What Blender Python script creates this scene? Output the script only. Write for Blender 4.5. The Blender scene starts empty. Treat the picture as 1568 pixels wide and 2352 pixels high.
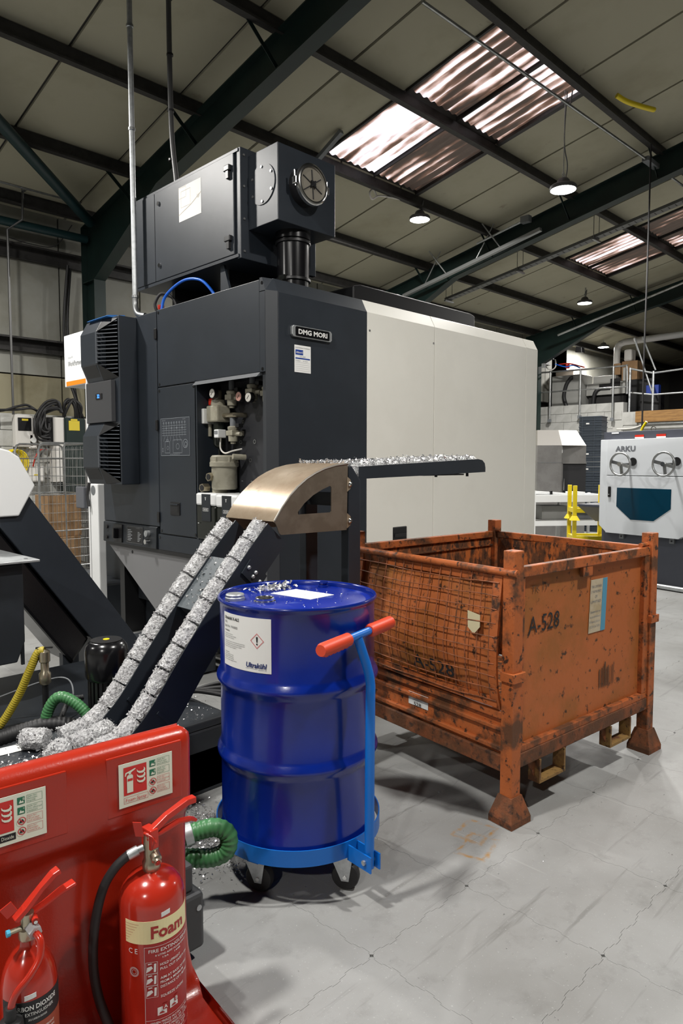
import bpy, bmesh, math, random
from mathutils import Vector, Matrix, noise
random.seed(7)
SC = bpy.context.scene
COL = SC.collection
PI = math.pi
R = math.radians

# ------------------------------------------------------------ camera, world, exposure
cam_d = bpy.data.cameras.new('camera'); cam = bpy.data.objects.new('camera', cam_d); COL.objects.link(cam)
cam_d.sensor_fit = 'VERTICAL'; cam_d.sensor_height = 36.0
cam_d.lens = 1600.0 / 2352.0 * 36.0
cam_d.clip_start = 0.05; cam_d.clip_end = 200
cam.location = (0, 0, 1.5)
cam.rotation_euler = (R(90 - 3.97), 0, R(-45))
SC.camera = cam
w = bpy.data.worlds.new('sky'); SC.world = w; w.use_nodes = True
bg = w.node_tree.nodes['Background']; bg.inputs[0].default_value = (0.75, 0.82, 1.0, 1); bg.inputs[1].default_value = 0.6
SC.view_settings.view_transform = 'Standard'; SC.view_settings.look = 'None'
SC.view_settings.exposure = 0.5; SC.view_settings.gamma = 1.0; SC.view_settings.use_curve_mapping = False
SC.cycles.max_bounces = 5; SC.cycles.diffuse_bounces = 3; SC.cycles.glossy_bounces = 2
SC.cycles.use_adaptive_sampling = True; SC.cycles.adaptive_threshold = 0.05
SC.cycles.transmission_bounces = 5; SC.cycles.transparent_max_bounces = 8
SC.cycles.sample_clamp_indirect = 6.0; SC.cycles.caustics_reflective = False; SC.cycles.caustics_refractive = False
LAMP_W = 150.0          # watts of one high bay lamp
# high bay lamps of the hall (x, y, z of the glowing disc); the first three are in view
LAMPS = [(7.86, 4.15, 4.74), (8.47, 6.80, 5.18), (14.5, 7.10, 4.95),
         (3.0, -0.4, 5.1), (-0.4, 2.2, 4.9), (1.2, 6.6, 4.9), (13.9, 3.6, 4.9),
         (-4.6, 6.3, 4.9), (-4.4, -1.6, 4.9), (13.9, -1.0, 4.9), (19.6, 9.0, 4.83)]

# ------------------------------------------------------------ materials
MATS = {}
def mat(name, col, rough=0.5, metal=0.0, col2=None, scale=6.0, lo=0.45, hi=0.6, detail=5.0, bump=0.0, bscale=60.0,
        emit=None, estr=0.0, coat=0.0, space='Object', stretch=None, col3=None, scale3=30.0, lo3=0.55, hi3=0.65, rough2=None, trans=0.0, alpha=1.0, spec=None, ior=None):
    if name in MATS: return MATS[name]
    m = bpy.data.materials.new(name); m.use_nodes = True; nt = m.node_tree; N = nt.nodes; L = nt.links
    b = N['Principled BSDF']
    b.inputs['Base Color'].default_value = (*col, 1); b.inputs['Roughness'].default_value = rough; b.inputs['Metallic'].default_value = metal
    if coat: b.inputs['Coat Weight'].default_value = coat; b.inputs['Coat Roughness'].default_value = 0.08
    if trans: b.inputs['Transmission Weight'].default_value = trans
    if spec is not None: b.inputs['Specular IOR Level'].default_value = spec
    if ior: b.inputs['IOR'].default_value = ior
    if alpha < 1: b.inputs['Alpha'].default_value = alpha
    if emit: b.inputs['Emission Color'].default_value = (*emit, 1); b.inputs['Emission Strength'].default_value = estr
    vec = None
    if col2 or bump or col3:
        if space == 'World':
            g = N.new('ShaderNodeNewGeometry'); vec = g.outputs['Position']
        else:
            t = N.new('ShaderNodeTexCoord'); vec = t.outputs['Object']
        if stretch:
            mp = N.new('ShaderNodeMapping'); mp.inputs['Scale'].default_value = stretch; L.new(vec, mp.inputs['Vector']); vec = mp.outputs[0]
    def nz(sc, det):
        n = N.new('ShaderNodeTexNoise'); n.inputs['Scale'].default_value = sc; n.inputs['Detail'].default_value = det; n.inputs['Roughness'].default_value = 0.62
        L.new(vec, n.inputs['Vector']); return n.outputs['Fac']
    def ramp(fac, a, b_):
        r = N.new('ShaderNodeMapRange'); r.inputs[1].default_value = a; r.inputs[2].default_value = b_; L.new(fac, r.inputs[0]); return r.outputs[0]
    def mix(fac, A, B):
        x = N.new('ShaderNodeMix'); x.data_type = 'RGBA'
        L.new(fac, x.inputs[0])
        for s, v in ((x.inputs[6], A), (x.inputs[7], B)):
            if isinstance(v, tuple): s.default_value = (*v, 1)
            else: L.new(v, s)
        return x.outputs[2]
    c = col
    if col2:
        fac = ramp(nz(scale, detail), lo, hi); c = mix(fac, col, col2)
        if rough2 is not None:
            rr = N.new('ShaderNodeMapRange'); rr.inputs[3].default_value = rough; rr.inputs[4].default_value = rough2; L.new(fac, rr.inputs[0]); L.new(rr.outputs[0], b.inputs['Roughness'])
    if col3:
        c = mix(ramp(nz(scale3, 4.0), lo3, hi3), c, col3)
    if not isinstance(c, tuple): L.new(c, b.inputs['Base Color'])
    if bump:
        bp = N.new('ShaderNodeBump'); bp.inputs['Strength'].default_value = bump; bp.inputs['Distance'].default_value = 0.02
        L.new(nz(bscale, 4.0), bp.inputs['Height']); L.new(bp.outputs[0], b.inputs['Normal'])
    MATS[name] = m
    return m

M = {}
M['dark'] = mat('slate_paint', (0.0165, 0.0215, 0.029), 0.42, col2=(0.0195, 0.025, 0.0335), scale=3, bump=0.05, bscale=400)
M['dark2'] = mat('slate_paint_dull', (0.014, 0.0175, 0.022), 0.5, col2=(0.018, 0.022, 0.028), scale=5)
M['black'] = mat('black_plastic', (0.008, 0.008, 0.009), 0.4)
M['rubber'] = mat('black_rubber', (0.012, 0.012, 0.013), 0.55)
M['glossblack'] = mat('gloss_black', (0.006, 0.006, 0.007), 0.22)
M['cream'] = mat('off_white_paint', (0.86, 0.845, 0.775), 0.42, col2=(0.83, 0.815, 0.745), scale=1.5)
M['white'] = mat('white_paint', (0.80, 0.81, 0.81), 0.4)
M['arkuwhite'] = mat('light_grey_paint', (0.62, 0.65, 0.68), 0.38)
M['paper'] = mat('paper', (0.86, 0.86, 0.84), 0.7)
M['offpaper'] = mat('label_vinyl', (0.72, 0.73, 0.71), 0.5)
M['ink'] = mat('black_ink', (0.012, 0.012, 0.014), 0.6)
M['greyink'] = mat('grey_ink', (0.22, 0.23, 0.24), 0.6)
M['paleink'] = mat('pale_ink', (0.30, 0.33, 0.36), 0.6)
M['blueink'] = mat('blue_ink', (0.01, 0.05, 0.32), 0.5)
M['navyink'] = mat('navy_ink', (0.015, 0.03, 0.14), 0.5)
M['redink'] = mat('red_ink', (0.55, 0.02, 0.03), 0.5)
M['greenink'] = mat('green_ink', (0.02, 0.17, 0.09), 0.5)
M['whiteink'] = mat('white_ink', (0.78, 0.78, 0.76), 0.5)
M['cage'] = mat('bare_steel', (0.42, 0.43, 0.43), 0.35, 0.85, col2=(0.3, 0.31, 0.31), scale=8)
M['galv'] = mat('galvanised_steel', (0.55, 0.57, 0.58), 0.42, 0.8, col2=(0.45, 0.47, 0.48), scale=25)
M['chrome'] = mat('chrome', (0.75, 0.75, 0.74), 0.16, 1.0)
M['brass'] = mat('nickel_brass', (0.45, 0.40, 0.30), 0.3, 0.9)
M['greysteel'] = mat('grey_paint', (0.16, 0.17, 0.18), 0.45)
M['skirt'] = mat('mid_grey_paint', (0.19, 0.19, 0.195), 0.5)
M['green'] = mat('dark_green_steel', (0.0035, 0.0145, 0.0125), 0.5, col2=(0.005, 0.019, 0.016), scale=4)
M['teal'] = mat('teal_steel', (0.004, 0.026, 0.03), 0.45)
M['purlin'] = mat('grubby_purlin_steel', (0.028, 0.026, 0.025), 0.6, col2=(0.017, 0.016, 0.015), scale=9)
M['ceil'] = mat('cream_ceiling_board', (0.40, 0.38, 0.285), 0.85, col2=(0.33, 0.31, 0.22), scale=1.1, lo=0.5, hi=0.75, space='World', col3=(0.24, 0.21, 0.15), scale3=2.6, lo3=0.68, hi3=0.80)
M['ceildark'] = mat('roof_void', (0.05, 0.047, 0.042), 0.9)
M['clad'] = mat('grey_cladding', (0.27, 0.27, 0.24), 0.7, col2=(0.22, 0.215, 0.18), scale=1.0, space='World', col3=(0.14, 0.11, 0.07), scale3=6, lo3=0.7, hi3=0.8)
M['cladlow'] = mat('yellowed_cladding', (0.28, 0.255, 0.17), 0.8, col2=(0.22, 0.195, 0.12), scale=1.6, space='World')
M['block'] = mat('painted_block', (0.55, 0.55, 0.52), 0.8, col2=(0.48, 0.48, 0.45), scale=4, bump=0.3, bscale=120)
M['blockgrey'] = mat('grey_painted_block', (0.44, 0.44, 0.42), 0.85, col2=(0.38, 0.38, 0.36), scale=4, bump=0.3, bscale=120)
M['mortar'] = mat('mortar', (0.42, 0.42, 0.40), 0.9)
M['darkwall'] = mat('dark_back_wall', (0.03, 0.029, 0.028), 0.9)
M['steel'] = mat('mill_scale_steel', (0.33, 0.245, 0.165), 0.36, 0.45, col2=(0.46, 0.37, 0.27), scale=5, lo=0.4, hi=0.65, rough2=0.28, col3=(0.2, 0.14, 0.09), scale3=9, lo3=0.6, hi3=0.75)
M['steelside'] = mat('brown_steel_plate', (0.17, 0.135, 0.10), 0.5, 0.5, col2=(0.21, 0.17, 0.13), scale=10)
M['bluedrum'] = mat('drum_blue', (0.0015, 0.014, 0.185), 0.22, col2=(0.002, 0.017, 0.21), scale=3, coat=0.3, bump=0.03, bscale=18)
M['drumtop'] = mat('dusty_drum_blue', (0.003, 0.018, 0.25), 0.3, col2=(0.08, 0.12, 0.38), scale=11, lo=0.6, hi=0.8)
M['dolly'] = mat('dolly_blue', (0.003, 0.13, 0.50), 0.35)
M['grip'] = mat('orange_grip', (0.62, 0.06, 0.022), 0.45)
M['red'] = mat('red_plastic', (0.39, 0.020, 0.006), 0.28, col2=(0.36, 0.018, 0.005), scale=2, bump=0.06, bscale=160, coat=0.25)
M['redmetal'] = mat('extinguisher_red', (0.40, 0.022, 0.010), 0.2, coat=0.5, col2=(0.37, 0.020, 0.009), scale=3)
M['redlabel'] = mat('label_red', (0.36, 0.02, 0.018), 0.45)
M['redclip'] = mat('red_tag', (0.50, 0.025, 0.012), 0.35)
M['foamcream'] = mat('label_cream', (0.80, 0.72, 0.40), 0.5)
M['sign'] = mat('luminous_sign', (0.76, 0.79, 0.66), 0.5)
M['signred'] = mat('sign_red', (0.60, 0.03, 0.025), 0.5)
M['brownred'] = mat('label_brown_red', (0.30, 0.06, 0.03), 0.5)
rust = dict(col2=(0.11, 0.042, 0.016), col3=(0.045, 0.02, 0.01))
M['orange'] = mat('chipped_orange_paint', (0.41, 0.105, 0.024), 0.6, scale=7, lo=0.475, hi=0.60, scale3=26, lo3=0.575, hi3=0.65, space='World', bump=0.15, bscale=60, **rust)
M['orangeflat'] = mat('orange_sheet', (0.42, 0.115, 0.028), 0.6, col2=(0.27, 0.095, 0.016), scale=3.2, lo=0.43, hi=0.66, col3=(0.055, 0.022, 0.008), scale3=24, lo3=0.60, hi3=0.68, space='World', bump=0.1, bscale=30)
M['orangein'] = mat('rusty_orange_inside', (0.46, 0.125, 0.026), 0.7, scale=13, lo=0.40, hi=0.54, scale3=34, lo3=0.50, hi3=0.60, space='World', stretch=(1, 1, 0.45), **rust)
M['rustbase'] = mat('rusty_base_steel', (0.24, 0.07, 0.022), 0.7, scale=8, lo=0.36, hi=0.55, scale3=24, lo3=0.54, hi3=0.66, space='World', bump=0.2, bscale=70, **rust)
M['rustwire'] = mat('rusty_orange_wire', (0.38, 0.12, 0.045), 0.6, col2=(0.13, 0.05, 0.02), scale=20)
M['pocket'] = mat('ochre_pocket', (0.26, 0.15, 0.045), 0.65, scale=9, **rust)
M['yellow'] = mat('yellow_paint', (0.80, 0.62, 0.012), 0.4)
M['yellowhose'] = mat('yellow_hose_pvc', (0.42, 0.33, 0.03), 0.4)
M['greenhose'] = mat('green_hose_pvc', (0.06, 0.20, 0.075), 0.38)
M['bluehose'] = mat('blue_air_hose', (0.01, 0.12, 0.62), 0.3)
M['orangestripe'] = mat('orange_stripe', (0.85, 0.24, 0.01), 0.5)
M['alu'] = mat('pressed_aluminium_chip', (0.80, 0.80, 0.81), 0.38, 0.7, col2=(0.30, 0.30, 0.31), scale=110, lo=0.45, hi=0.70, detail=3, bump=0.9, bscale=120)
M['swarf'] = mat('aluminium_swarf', (0.80, 0.80, 0.81), 0.32, 0.85)
M['card'] = mat('cardboard', (0.33, 0.20, 0.10), 0.8, col2=(0.28, 0.165, 0.08), scale=7)
M['arkudark'] = mat('arku_slate', (0.055, 0.06, 0.078), 0.5)
M['stainless'] = mat('brushed_stainless', (0.36, 0.35, 0.34), 0.35, 0.7, col2=(0.30, 0.29, 0.28), scale=3)
M['crate'] = mat('blue_grey_crate', (0.035, 0.048, 0.066), 0.5)
M['timber'] = mat('timber', (0.28, 0.15, 0.045), 0.7, col2=(0.20, 0.10, 0.03), scale=6, stretch=(6, 0.6, 6))
M['windowblue'] = mat('tinted_blue_pane', (0.002, 0.035, 0.065), 0.08, spec=0.6)
M['glass'] = mat('smoked_tank', (0.014, 0.016, 0.013), 0.12)
M['beige'] = mat('valve_beige', (0.34, 0.32, 0.25), 0.45, col2=(0.28, 0.26, 0.2), scale=14)
M['dial'] = mat('gauge_face', (0.72, 0.70, 0.64), 0.4)
M['reddial'] = mat('rosy_gauge_face', (0.62, 0.34, 0.28), 0.4)
M['blueglow'] = mat('blue_display', (0.01, 0.02, 0.2), 0.4, emit=(0.05, 0.25, 1.0), estr=2.5)
M['lampglow'] = mat('lamp_lens', (1, 1, 1), 0.5, emit=(0.97, 0.99, 1.0), estr=22.0)
M['lampbody'] = mat('lamp_body', (0.08, 0.08, 0.08), 0.5)
M['ring'] = mat('screw_steel', (0.3, 0.3, 0.3), 0.35, 0.8)
M['pink'] = mat('dirty_white_plastic', (0.72, 0.70, 0.66), 0.6)
M['bluecrate'] = mat('blue_crate', (0.01, 0.04, 0.3), 0.5)
M['greybox'] = mat('grey_equipment', (0.20, 0.20, 0.19), 0.6)
M['yellowed'] = mat('yellow_label', (0.70, 0.55, 0.04), 0.55)

def tile_material():
    m = bpy.data.materials.new('grey_floor_tile'); m.use_nodes = True; nt = m.node_tree; N = nt.nodes; L = nt.links; b = N['Principled BSDF']
    g = N.new('ShaderNodeNewGeometry'); pos = g.outputs['Position']
    def nz(sc, det=5, rough=0.6, stretch=None, rot=0):
        v = pos
        if stretch:
            mp = N.new('ShaderNodeMapping'); mp.inputs['Scale'].default_value = stretch; mp.inputs['Rotation'].default_value = (0, 0, rot); L.new(pos, mp.inputs['Vector']); v = mp.outputs[0]
        n = N.new('ShaderNodeTexNoise'); n.inputs['Scale'].default_value = sc; n.inputs['Detail'].default_value = det; n.inputs['Roughness'].default_value = rough; L.new(v, n.inputs['Vector']); return n.outputs['Fac']
    def rng(f, a, b_, c=0.0, d=1.0):
        r = N.new('ShaderNodeMapRange'); r.inputs[1].default_value = a; r.inputs[2].default_value = b_; r.inputs[3].default_value = c; r.inputs[4].default_value = d; L.new(f, r.inputs[0]); return r.outputs[0]
    def mix(f, A, B):
        x = N.new('ShaderNodeMix'); x.data_type = 'RGBA'; L.new(f, x.inputs[0])
        for s, v in ((x.inputs[6], A), (x.inputs[7], B)):
            if isinstance(v, tuple): s.default_value = (*v, 1)
            else: L.new(v, s)
        return x.outputs[2]
    def math_(op, a, b_=None):
        x = N.new('ShaderNodeMath'); x.operation = op
        for i, v in enumerate((a, b_)):
            if v is None: continue
            if isinstance(v, (int, float)): x.inputs[i].default_value = v
            else: L.new(v, x.inputs[i])
        return x.outputs[0]
    c = mix(rng(nz(1.6), 0.35, 0.65), (0.265, 0.265, 0.257), (0.33, 0.334, 0.33))
    c = mix(rng(nz(7, 6, 0.72), 0.54, 0.72, 0, 0.6), c, (0.20, 0.20, 0.193))
    c = mix(rng(nz(5, 4, 0.65, (0.25, 3.2, 1), 0.5), 0.60, 0.70, 0, 0.65), c, (0.17, 0.17, 0.163))
    c = mix(rng(nz(6, 3, 0.6, (3.5, 0.2, 1), 0.25), 0.66, 0.73, 0, 0.6), c, (0.42, 0.42, 0.415))
    c = mix(rng(nz(120, 2), 0.66, 0.72, 0, 0.5), c, (0.5, 0.5, 0.5))
    # rust prints left by a stillage foot: two open rectangles
    sp = N.new('ShaderNodeSeparateXYZ'); L.new(pos, sp.inputs[0])
    fac = None
    wob = math_('MULTIPLY', math_('SUBTRACT', nz(14, 3), 0.5), 0.035)
    for (cx, cy, a, hw, hh) in ((2.245, 1.49, 0.25, 0.085, 0.055), (2.33, 1.56, 0.12, 0.075, 0.06)):
        dx = math_('SUBTRACT', sp.outputs[0], cx); dy = math_('SUBTRACT', sp.outputs[1], cy)
        u = math_('ADD', math_('MULTIPLY', dx, math.cos(a)), math_('MULTIPLY', dy, math.sin(a)))
        v = math_('SUBTRACT', math_('MULTIPLY', dy, math.cos(a)), math_('MULTIPLY', dx, math.sin(a)))
        d = math_('MAXIMUM', math_('SUBTRACT', math_('ABSOLUTE', u), hw), math_('SUBTRACT', math_('ABSOLUTE', v), hh))
        d = math_('ABSOLUTE', math_('ADD', d, wob))
        k = rng(d, 0.002, 0.012, 1.0, 0.0)
        fac = k if fac is None else math_('MAXIMUM', fac, k)
    fac = math_('MULTIPLY', fac, rng(nz(26, 4), 0.38, 0.62, 0, 0.85))
    c = mix(fac, c, (0.36, 0.19, 0.045))
    L.new(c, b.inputs['Base Color'])
    b.inputs['Roughness'].default_value = 0.5
    L.new(rng(nz(4), 0.3, 0.7, 0.38, 0.6), b.inputs['Roughness'])
    bp = N.new('ShaderNodeBump'); bp.inputs['Strength'].default_value = 0.08; bp.inputs['Distance'].default_value = 0.01; L.new(nz(220, 2), bp.inputs['Height']); L.new(bp.outputs[0], b.inputs['Normal'])
    return m
M['tile'] = tile_material()

def skylight_material(name, dirt):
    # daylit GRP sheet: gives off the daylight behind it, dirt streaks run down the corrugations
    m = bpy.data.materials.new(name); m.use_nodes = True; nt = m.node_tree; N = nt.nodes; L = nt.links; b = N['Principled BSDF']
    g = N.new('ShaderNodeNewGeometry')
    def nz(sc, st, det=4):
        mp = N.new('ShaderNodeMapping'); mp.inputs['Scale'].default_value = st; L.new(g.outputs['Position'], mp.inputs['Vector'])
        n = N.new('ShaderNodeTexNoise'); n.inputs['Scale'].default_value = sc; n.inputs['Detail'].default_value = det; L.new(mp.outputs[0], n.inputs['Vector']); return n.outputs['Fac']
    wv = N.new('ShaderNodeTexWave'); wv.wave_type = 'BANDS'; wv.bands_direction = 'X'; wv.inputs['Scale'].default_value = 2.05; wv.inputs['Distortion'].default_value = 0.8; wv.inputs['Detail'].default_value = 2; wv.inputs['Detail Scale'].default_value = 1.5
    L.new(g.outputs['Position'], wv.inputs['Vector'])
    a = N.new('ShaderNodeMath'); a.operation = 'MULTIPLY'; L.new(wv.outputs['Fac'], a.inputs[0]); a.inputs[1].default_value = 0.17
    s = N.new('ShaderNodeMath'); s.operation = 'ADD'; L.new(a.outputs[0], s.inputs[0])
    s2 = N.new('ShaderNodeMath'); s2.operation = 'MULTIPLY'; L.new(nz(2.0, (2.4, 0.55, 1)), s2.inputs[0]); s2.inputs[1].default_value = 0.88
    L.new(s2.outputs[0], s.inputs[1])
    r = N.new('ShaderNodeValToRGB'); e = r.color_ramp.elements
    e[0].position = dirt; e[0].color = (0.80, 0.74, 0.80, 1); e[1].position = dirt + 0.19; e[1].color = (0.012, 0.008, 0.007, 1)
    k = e.new(dirt + 0.06); k.color = (0.45, 0.31, 0.27, 1); k = e.new(dirt + 0.12); k.color = (0.09, 0.045, 0.03, 1)
    L.new(s.outputs[0], r.inputs[0]); L.new(r.outputs[0], b.inputs['Emission Color']); b.inputs['Emission Strength'].default_value = 1.05
    b.inputs['Base Color'].default_value = (0.12, 0.09, 0.07, 1); b.inputs['Roughness'].default_value = 0.5
    return m
M['sky1'] = skylight_material('daylit_sheet_clean', 0.53)
M['sky2'] = skylight_material('daylit_sheet_dirty', 0.43)
M['sky3'] = skylight_material('daylit_sheet_grimy', 0.33)

# ------------------------------------------------------------ mesh helpers
WM = {}     # world matrix of each object made here
class MB:
    def __init__(s): s.v = []; s.f = []
    def add(s, vs, fs, mtx=None):
        n = len(s.v)
        s.v += [tuple(mtx @ Vector(p)) if mtx else tuple(p) for p in vs]
        s.f += [tuple(i + n for i in f) for f in fs]; return s
    def box(s, x0, x1, y0, y1, z0, z1, mtx=None):
        vs = [(x, y, z) for z in (z0, z1) for y in (y0, y1) for x in (x0, x1)]
        return s.add(vs, [(0, 2, 3, 1), (4, 5, 7, 6), (0, 1, 5, 4), (2, 6, 7, 3), (0, 4, 6, 2), (1, 3, 7, 5)], mtx)
    def cbox(s, c, d, mtx=None):
        return s.box(c[0]-d[0]/2, c[0]+d[0]/2, c[1]-d[1]/2, c[1]+d[1]/2, c[2]-d[2]/2, c[2]+d[2]/2, mtx)
    def bar(s, p0, p1, wd, ht, upv=(0, 0, 1)):      # rectangular bar from p0 to p1
        p0 = Vector(p0); p1 = Vector(p1); d = (p1-p0).normalized(); u = Vector(upv)
        if abs(d.dot(u)) > 0.98: u = Vector((1, 0, 0))
        a = d.cross(u).normalized() * wd/2; b = a.cross(d).normalized() * ht/2
        vs = [p + i*a + j*b for p in (p0, p1) for i, j in ((-1, -1), (1, -1), (1, 1), (-1, 1))]
        return s.add(vs, [(0, 1, 2, 3), (7, 6, 5, 4), (0, 4, 5, 1), (1, 5, 6, 2), (2, 6, 7, 3), (3, 7, 4, 0)])
    def prism(s, poly, axis, a0, a1, mtx=None):     # poly in the two other axes, extruded along axis from a0 to a1
        def P(u, v, a): return {'x': (a, u, v), 'y': (u, a, v), 'z': (u, v, a)}[axis]
        n = len(poly); vs = [P(u, v, a0) for u, v in poly] + [P(u, v, a1) for u, v in poly]
        fs = [tuple(range(n)), tuple(range(2*n-1, n-1, -1))] + [(i, i+n, (i+1) % n+n, (i+1) % n) for i in range(n)]
        return s.add(vs, fs, mtx)
    def cyl(s, p0, p1, r, seg=16, r1=None, cap=True):
        p0 = Vector(p0); p1 = Vector(p1); d = (p1-p0).normalized(); r1 = r if r1 is None else r1
        u = d.orthogonal().normalized(); v = d.cross(u)
        vs = [p0 + r*(math.cos(2*PI*i/seg)*u + math.sin(2*PI*i/seg)*v) for i in range(seg)] + [p1 + r1*(math.cos(2*PI*i/seg)*u + math.sin(2*PI*i/seg)*v) for i in range(seg)]
        fs = [(i, (i+1) % seg, (i+1) % seg+seg, i+seg) for i in range(seg)]
        if cap: fs += [tuple(range(seg-1, -1, -1)), tuple(range(seg, 2*seg))]
        return s.add(vs, fs)
    def tube(s, pts, r, seg=8, closed=False, rad=None):
        P = [Vector(p) for p in pts]; n = len(P); prev = None; vs = []
        for i in range(n):
            if closed: t = (P[(i+1) % n]-P[i-1])
            else: t = (P[min(i+1, n-1)]-P[max(i-1, 0)])
            t.normalize()
            if prev is None: u = t.orthogonal().normalized()
            else:
                u = (prev - t*prev.dot(t))
                u = u.normalized() if u.length > 1e-6 else t.orthogonal().normalized()
            prev = u; v = t.cross(u); rr = rad[i] if rad else r
            vs += [P[i] + rr*(math.cos(2*PI*k/seg)*u + math.sin(2*PI*k/seg)*v) for k in range(seg)]
        fs = []
        for i in range(n if closed else n-1):
            j = (i+1) % n
            fs += [(i*seg+k, i*seg+(k+1) % seg, j*seg+(k+1) % seg, j*seg+k) for k in range(seg)]
        if not closed: fs += [tuple(range(seg-1, -1, -1)), tuple(range((n-1)*seg, n*seg))]
        return s.add(vs, fs)
    def lathe(s, prof, c=(0, 0, 0), axis=(0, 0, 1), seg=32, cap=True):   # prof: (radius, height)
        ax = Vector(axis).normalized(); u = ax.orthogonal().normalized()
        if abs(ax.z) > 0.99: u = Vector((1, 0, 0))
        v = ax.cross(u); c = Vector(c); vs = []
        for r, h in prof:
            vs += [c + ax*h + r*(math.cos(2*PI*k/seg)*u + math.sin(2*PI*k/seg)*v) for k in range(seg)]
        fs = []
        for i in range(len(prof)-1):
            fs += [(i*seg+k, i*seg+(k+1) % seg, (i+1)*seg+(k+1) % seg, (i+1)*seg+k) for k in range(seg)]
        if cap:
            if prof[0][0] > 1e-5: fs.append(tuple(range(seg-1, -1, -1)))
            if prof[-1][0] > 1e-5: fs.append(tuple(range((len(prof)-1)*seg, len(prof)*seg)))
        return s.add(vs, fs)
    def grid(s, fn, nu, nv, cu=False):
        vs = [fn(i/nu, j/nv) for j in range(nv+1) for i in range(nu+1)]
        fs = [(j*(nu+1)+i, j*(nu+1)+i+1, (j+1)*(nu+1)+i+1, (j+1)*(nu+1)+i) for j in range(nv) for i in range(nu)]
        return s.add(vs, fs)
    def build(s, name, mt, parent=None, smooth=False, bevel=0.0, local=False, seg=2, fix=True, auto=None):
        me = bpy.data.meshes.new(name); me.from_pydata([tuple(p) for p in s.v], [], s.f); me.update()
        if fix or bevel:
            bm = bmesh.new(); bm.from_mesh(me)
            if fix: bmesh.ops.recalc_face_normals(bm, faces=bm.faces)
            if bevel:
                es = [e for e in bm.edges if len(e.link_faces) == 2 and e.calc_face_angle(0) > 0.5]
                bmesh.ops.bevel(bm, geom=es, offset=bevel, offset_type='OFFSET', segments=seg, profile=0.5, affect='EDGES', clamp_overlap=True)
            bm.to_mesh(me); bm.free()
        if smooth:
            for p in me.polygons: p.use_smooth = True
            if auto != 0: me.set_sharp_from_angle(angle=R(auto or 40))
        me.materials.append(M[mt] if isinstance(mt, str) else mt)
        o = bpy.data.objects.new(name, me); COL.objects.link(o)
        if parent is None:
            xs = [p[0] for p in s.v]; ys = [p[1] for p in s.v]; zs = [p[2] for p in s.v]
            c = Vector(((min(xs)+max(xs))/2, (min(ys)+max(ys))/2, min(zs)))
            me.transform(Matrix.Translation(-c)); o.location = c; WM[o.name] = Matrix.Translation(c)
        else:
            o.parent = parent; W = WM[parent.name]
            if local: WM[o.name] = W
            else: o.matrix_parent_inverse = W.inverted(); WM[o.name] = Matrix.Identity(4)
        return o

def tag(o, label, cat, group=None, kind=None):
    o['label'] = label; o['category'] = cat
    if group: o['group'] = group
    if kind: o['kind'] = kind
    return o
def struct(o, label=None):
    o['kind'] = 'structure'
    if label: o['label'] = label
    return o
def thing(name, label, cat, loc, rz=0.0, group=None, kind=None):
    o = bpy.data.objects.new(name, None); COL.objects.link(o); o.empty_display_size = 0.1
    o.location = loc; o.rotation_euler = (0, 0, rz); WM[o.name] = Matrix.Translation(Vector(loc)) @ Matrix.Rotation(rz, 4, 'Z')
    return tag(o, label, cat, group, kind)
def copy_tree(o, parent=None, W=None):
    c = o.copy(); COL.objects.link(c)
    if parent is not None: c.parent = parent
    WM[c.name] = W if W is not None else Matrix.Identity(4)
    for ch in list(o.children): copy_tree(ch, c, WM[c.name])
    return c
def smoothpath(pts, n=8, closed=False):      # Catmull-Rom through points
    P = [Vector(p) for p in pts]; out = []; m = len(P); rg = range(m) if closed else range(m-1)
    for i in rg:
        if closed: a, b, c, d = P[i-1], P[i], P[(i+1) % m], P[(i+2) % m]
        else: a, b, c, d = P[max(i-1, 0)], P[i], P[i+1], P[min(i+2, m-1)]
        for k in range(n):
            t = k/n
            out.append(0.5*((2*b) + (c-a)*t + (2*a-5*b+4*c-d)*t*t + (3*b-a-3*c+d)*t**3))
    if not closed: out.append(P[-1])
    return out
def label(o, text): o['label'] = text; return o

# flat frames for print: F(origin, right, up) -> function (u, v) -> point, lifted a hair off the surface
def frame(o, rgt, up, lift=0.0012):
    o = Vector(o); rgt = Vector(rgt).normalized(); up = Vector(up).normalized(); n = rgt.cross(up)*lift; base = o+n
    f = lambda u, v, l=0.0: base + rgt*u + up*v + n*l
    return f
def cylframe(c, rad, a0, z0, lift=0.0012):
    return lambda u, v, l=0.0: Vector((c[0]+(rad+lift+lift*l)*math.cos(a0+u/rad), c[1]+(rad+lift+lift*l)*math.sin(a0+u/rad), z0+v))
TXT = {}
def text_mesh(s, bold=0.0):
    if (s, bold) in TXT: return TXT[(s, bold)]
    cu = bpy.data.curves.new('text', 'FONT'); cu.body = s; cu.size = 1.0; cu.resolution_u = 2; cu.offset = bold
    ob = bpy.data.objects.new('text', cu); COL.objects.link(ob)
    dg = bpy.context.evaluated_depsgraph_get(); ev = ob.evaluated_get(dg); me = ev.to_mesh()
    vs = [tuple(v.co[:2]) for v in me.vertices]; fs = [tuple(p.vertices) for p in me.polygons]
    ev.to_mesh_clear(); bpy.data.objects.remove(ob); bpy.data.curves.remove(cu)
    TXT[(s, bold)] = (vs, fs); return vs, fs
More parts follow.
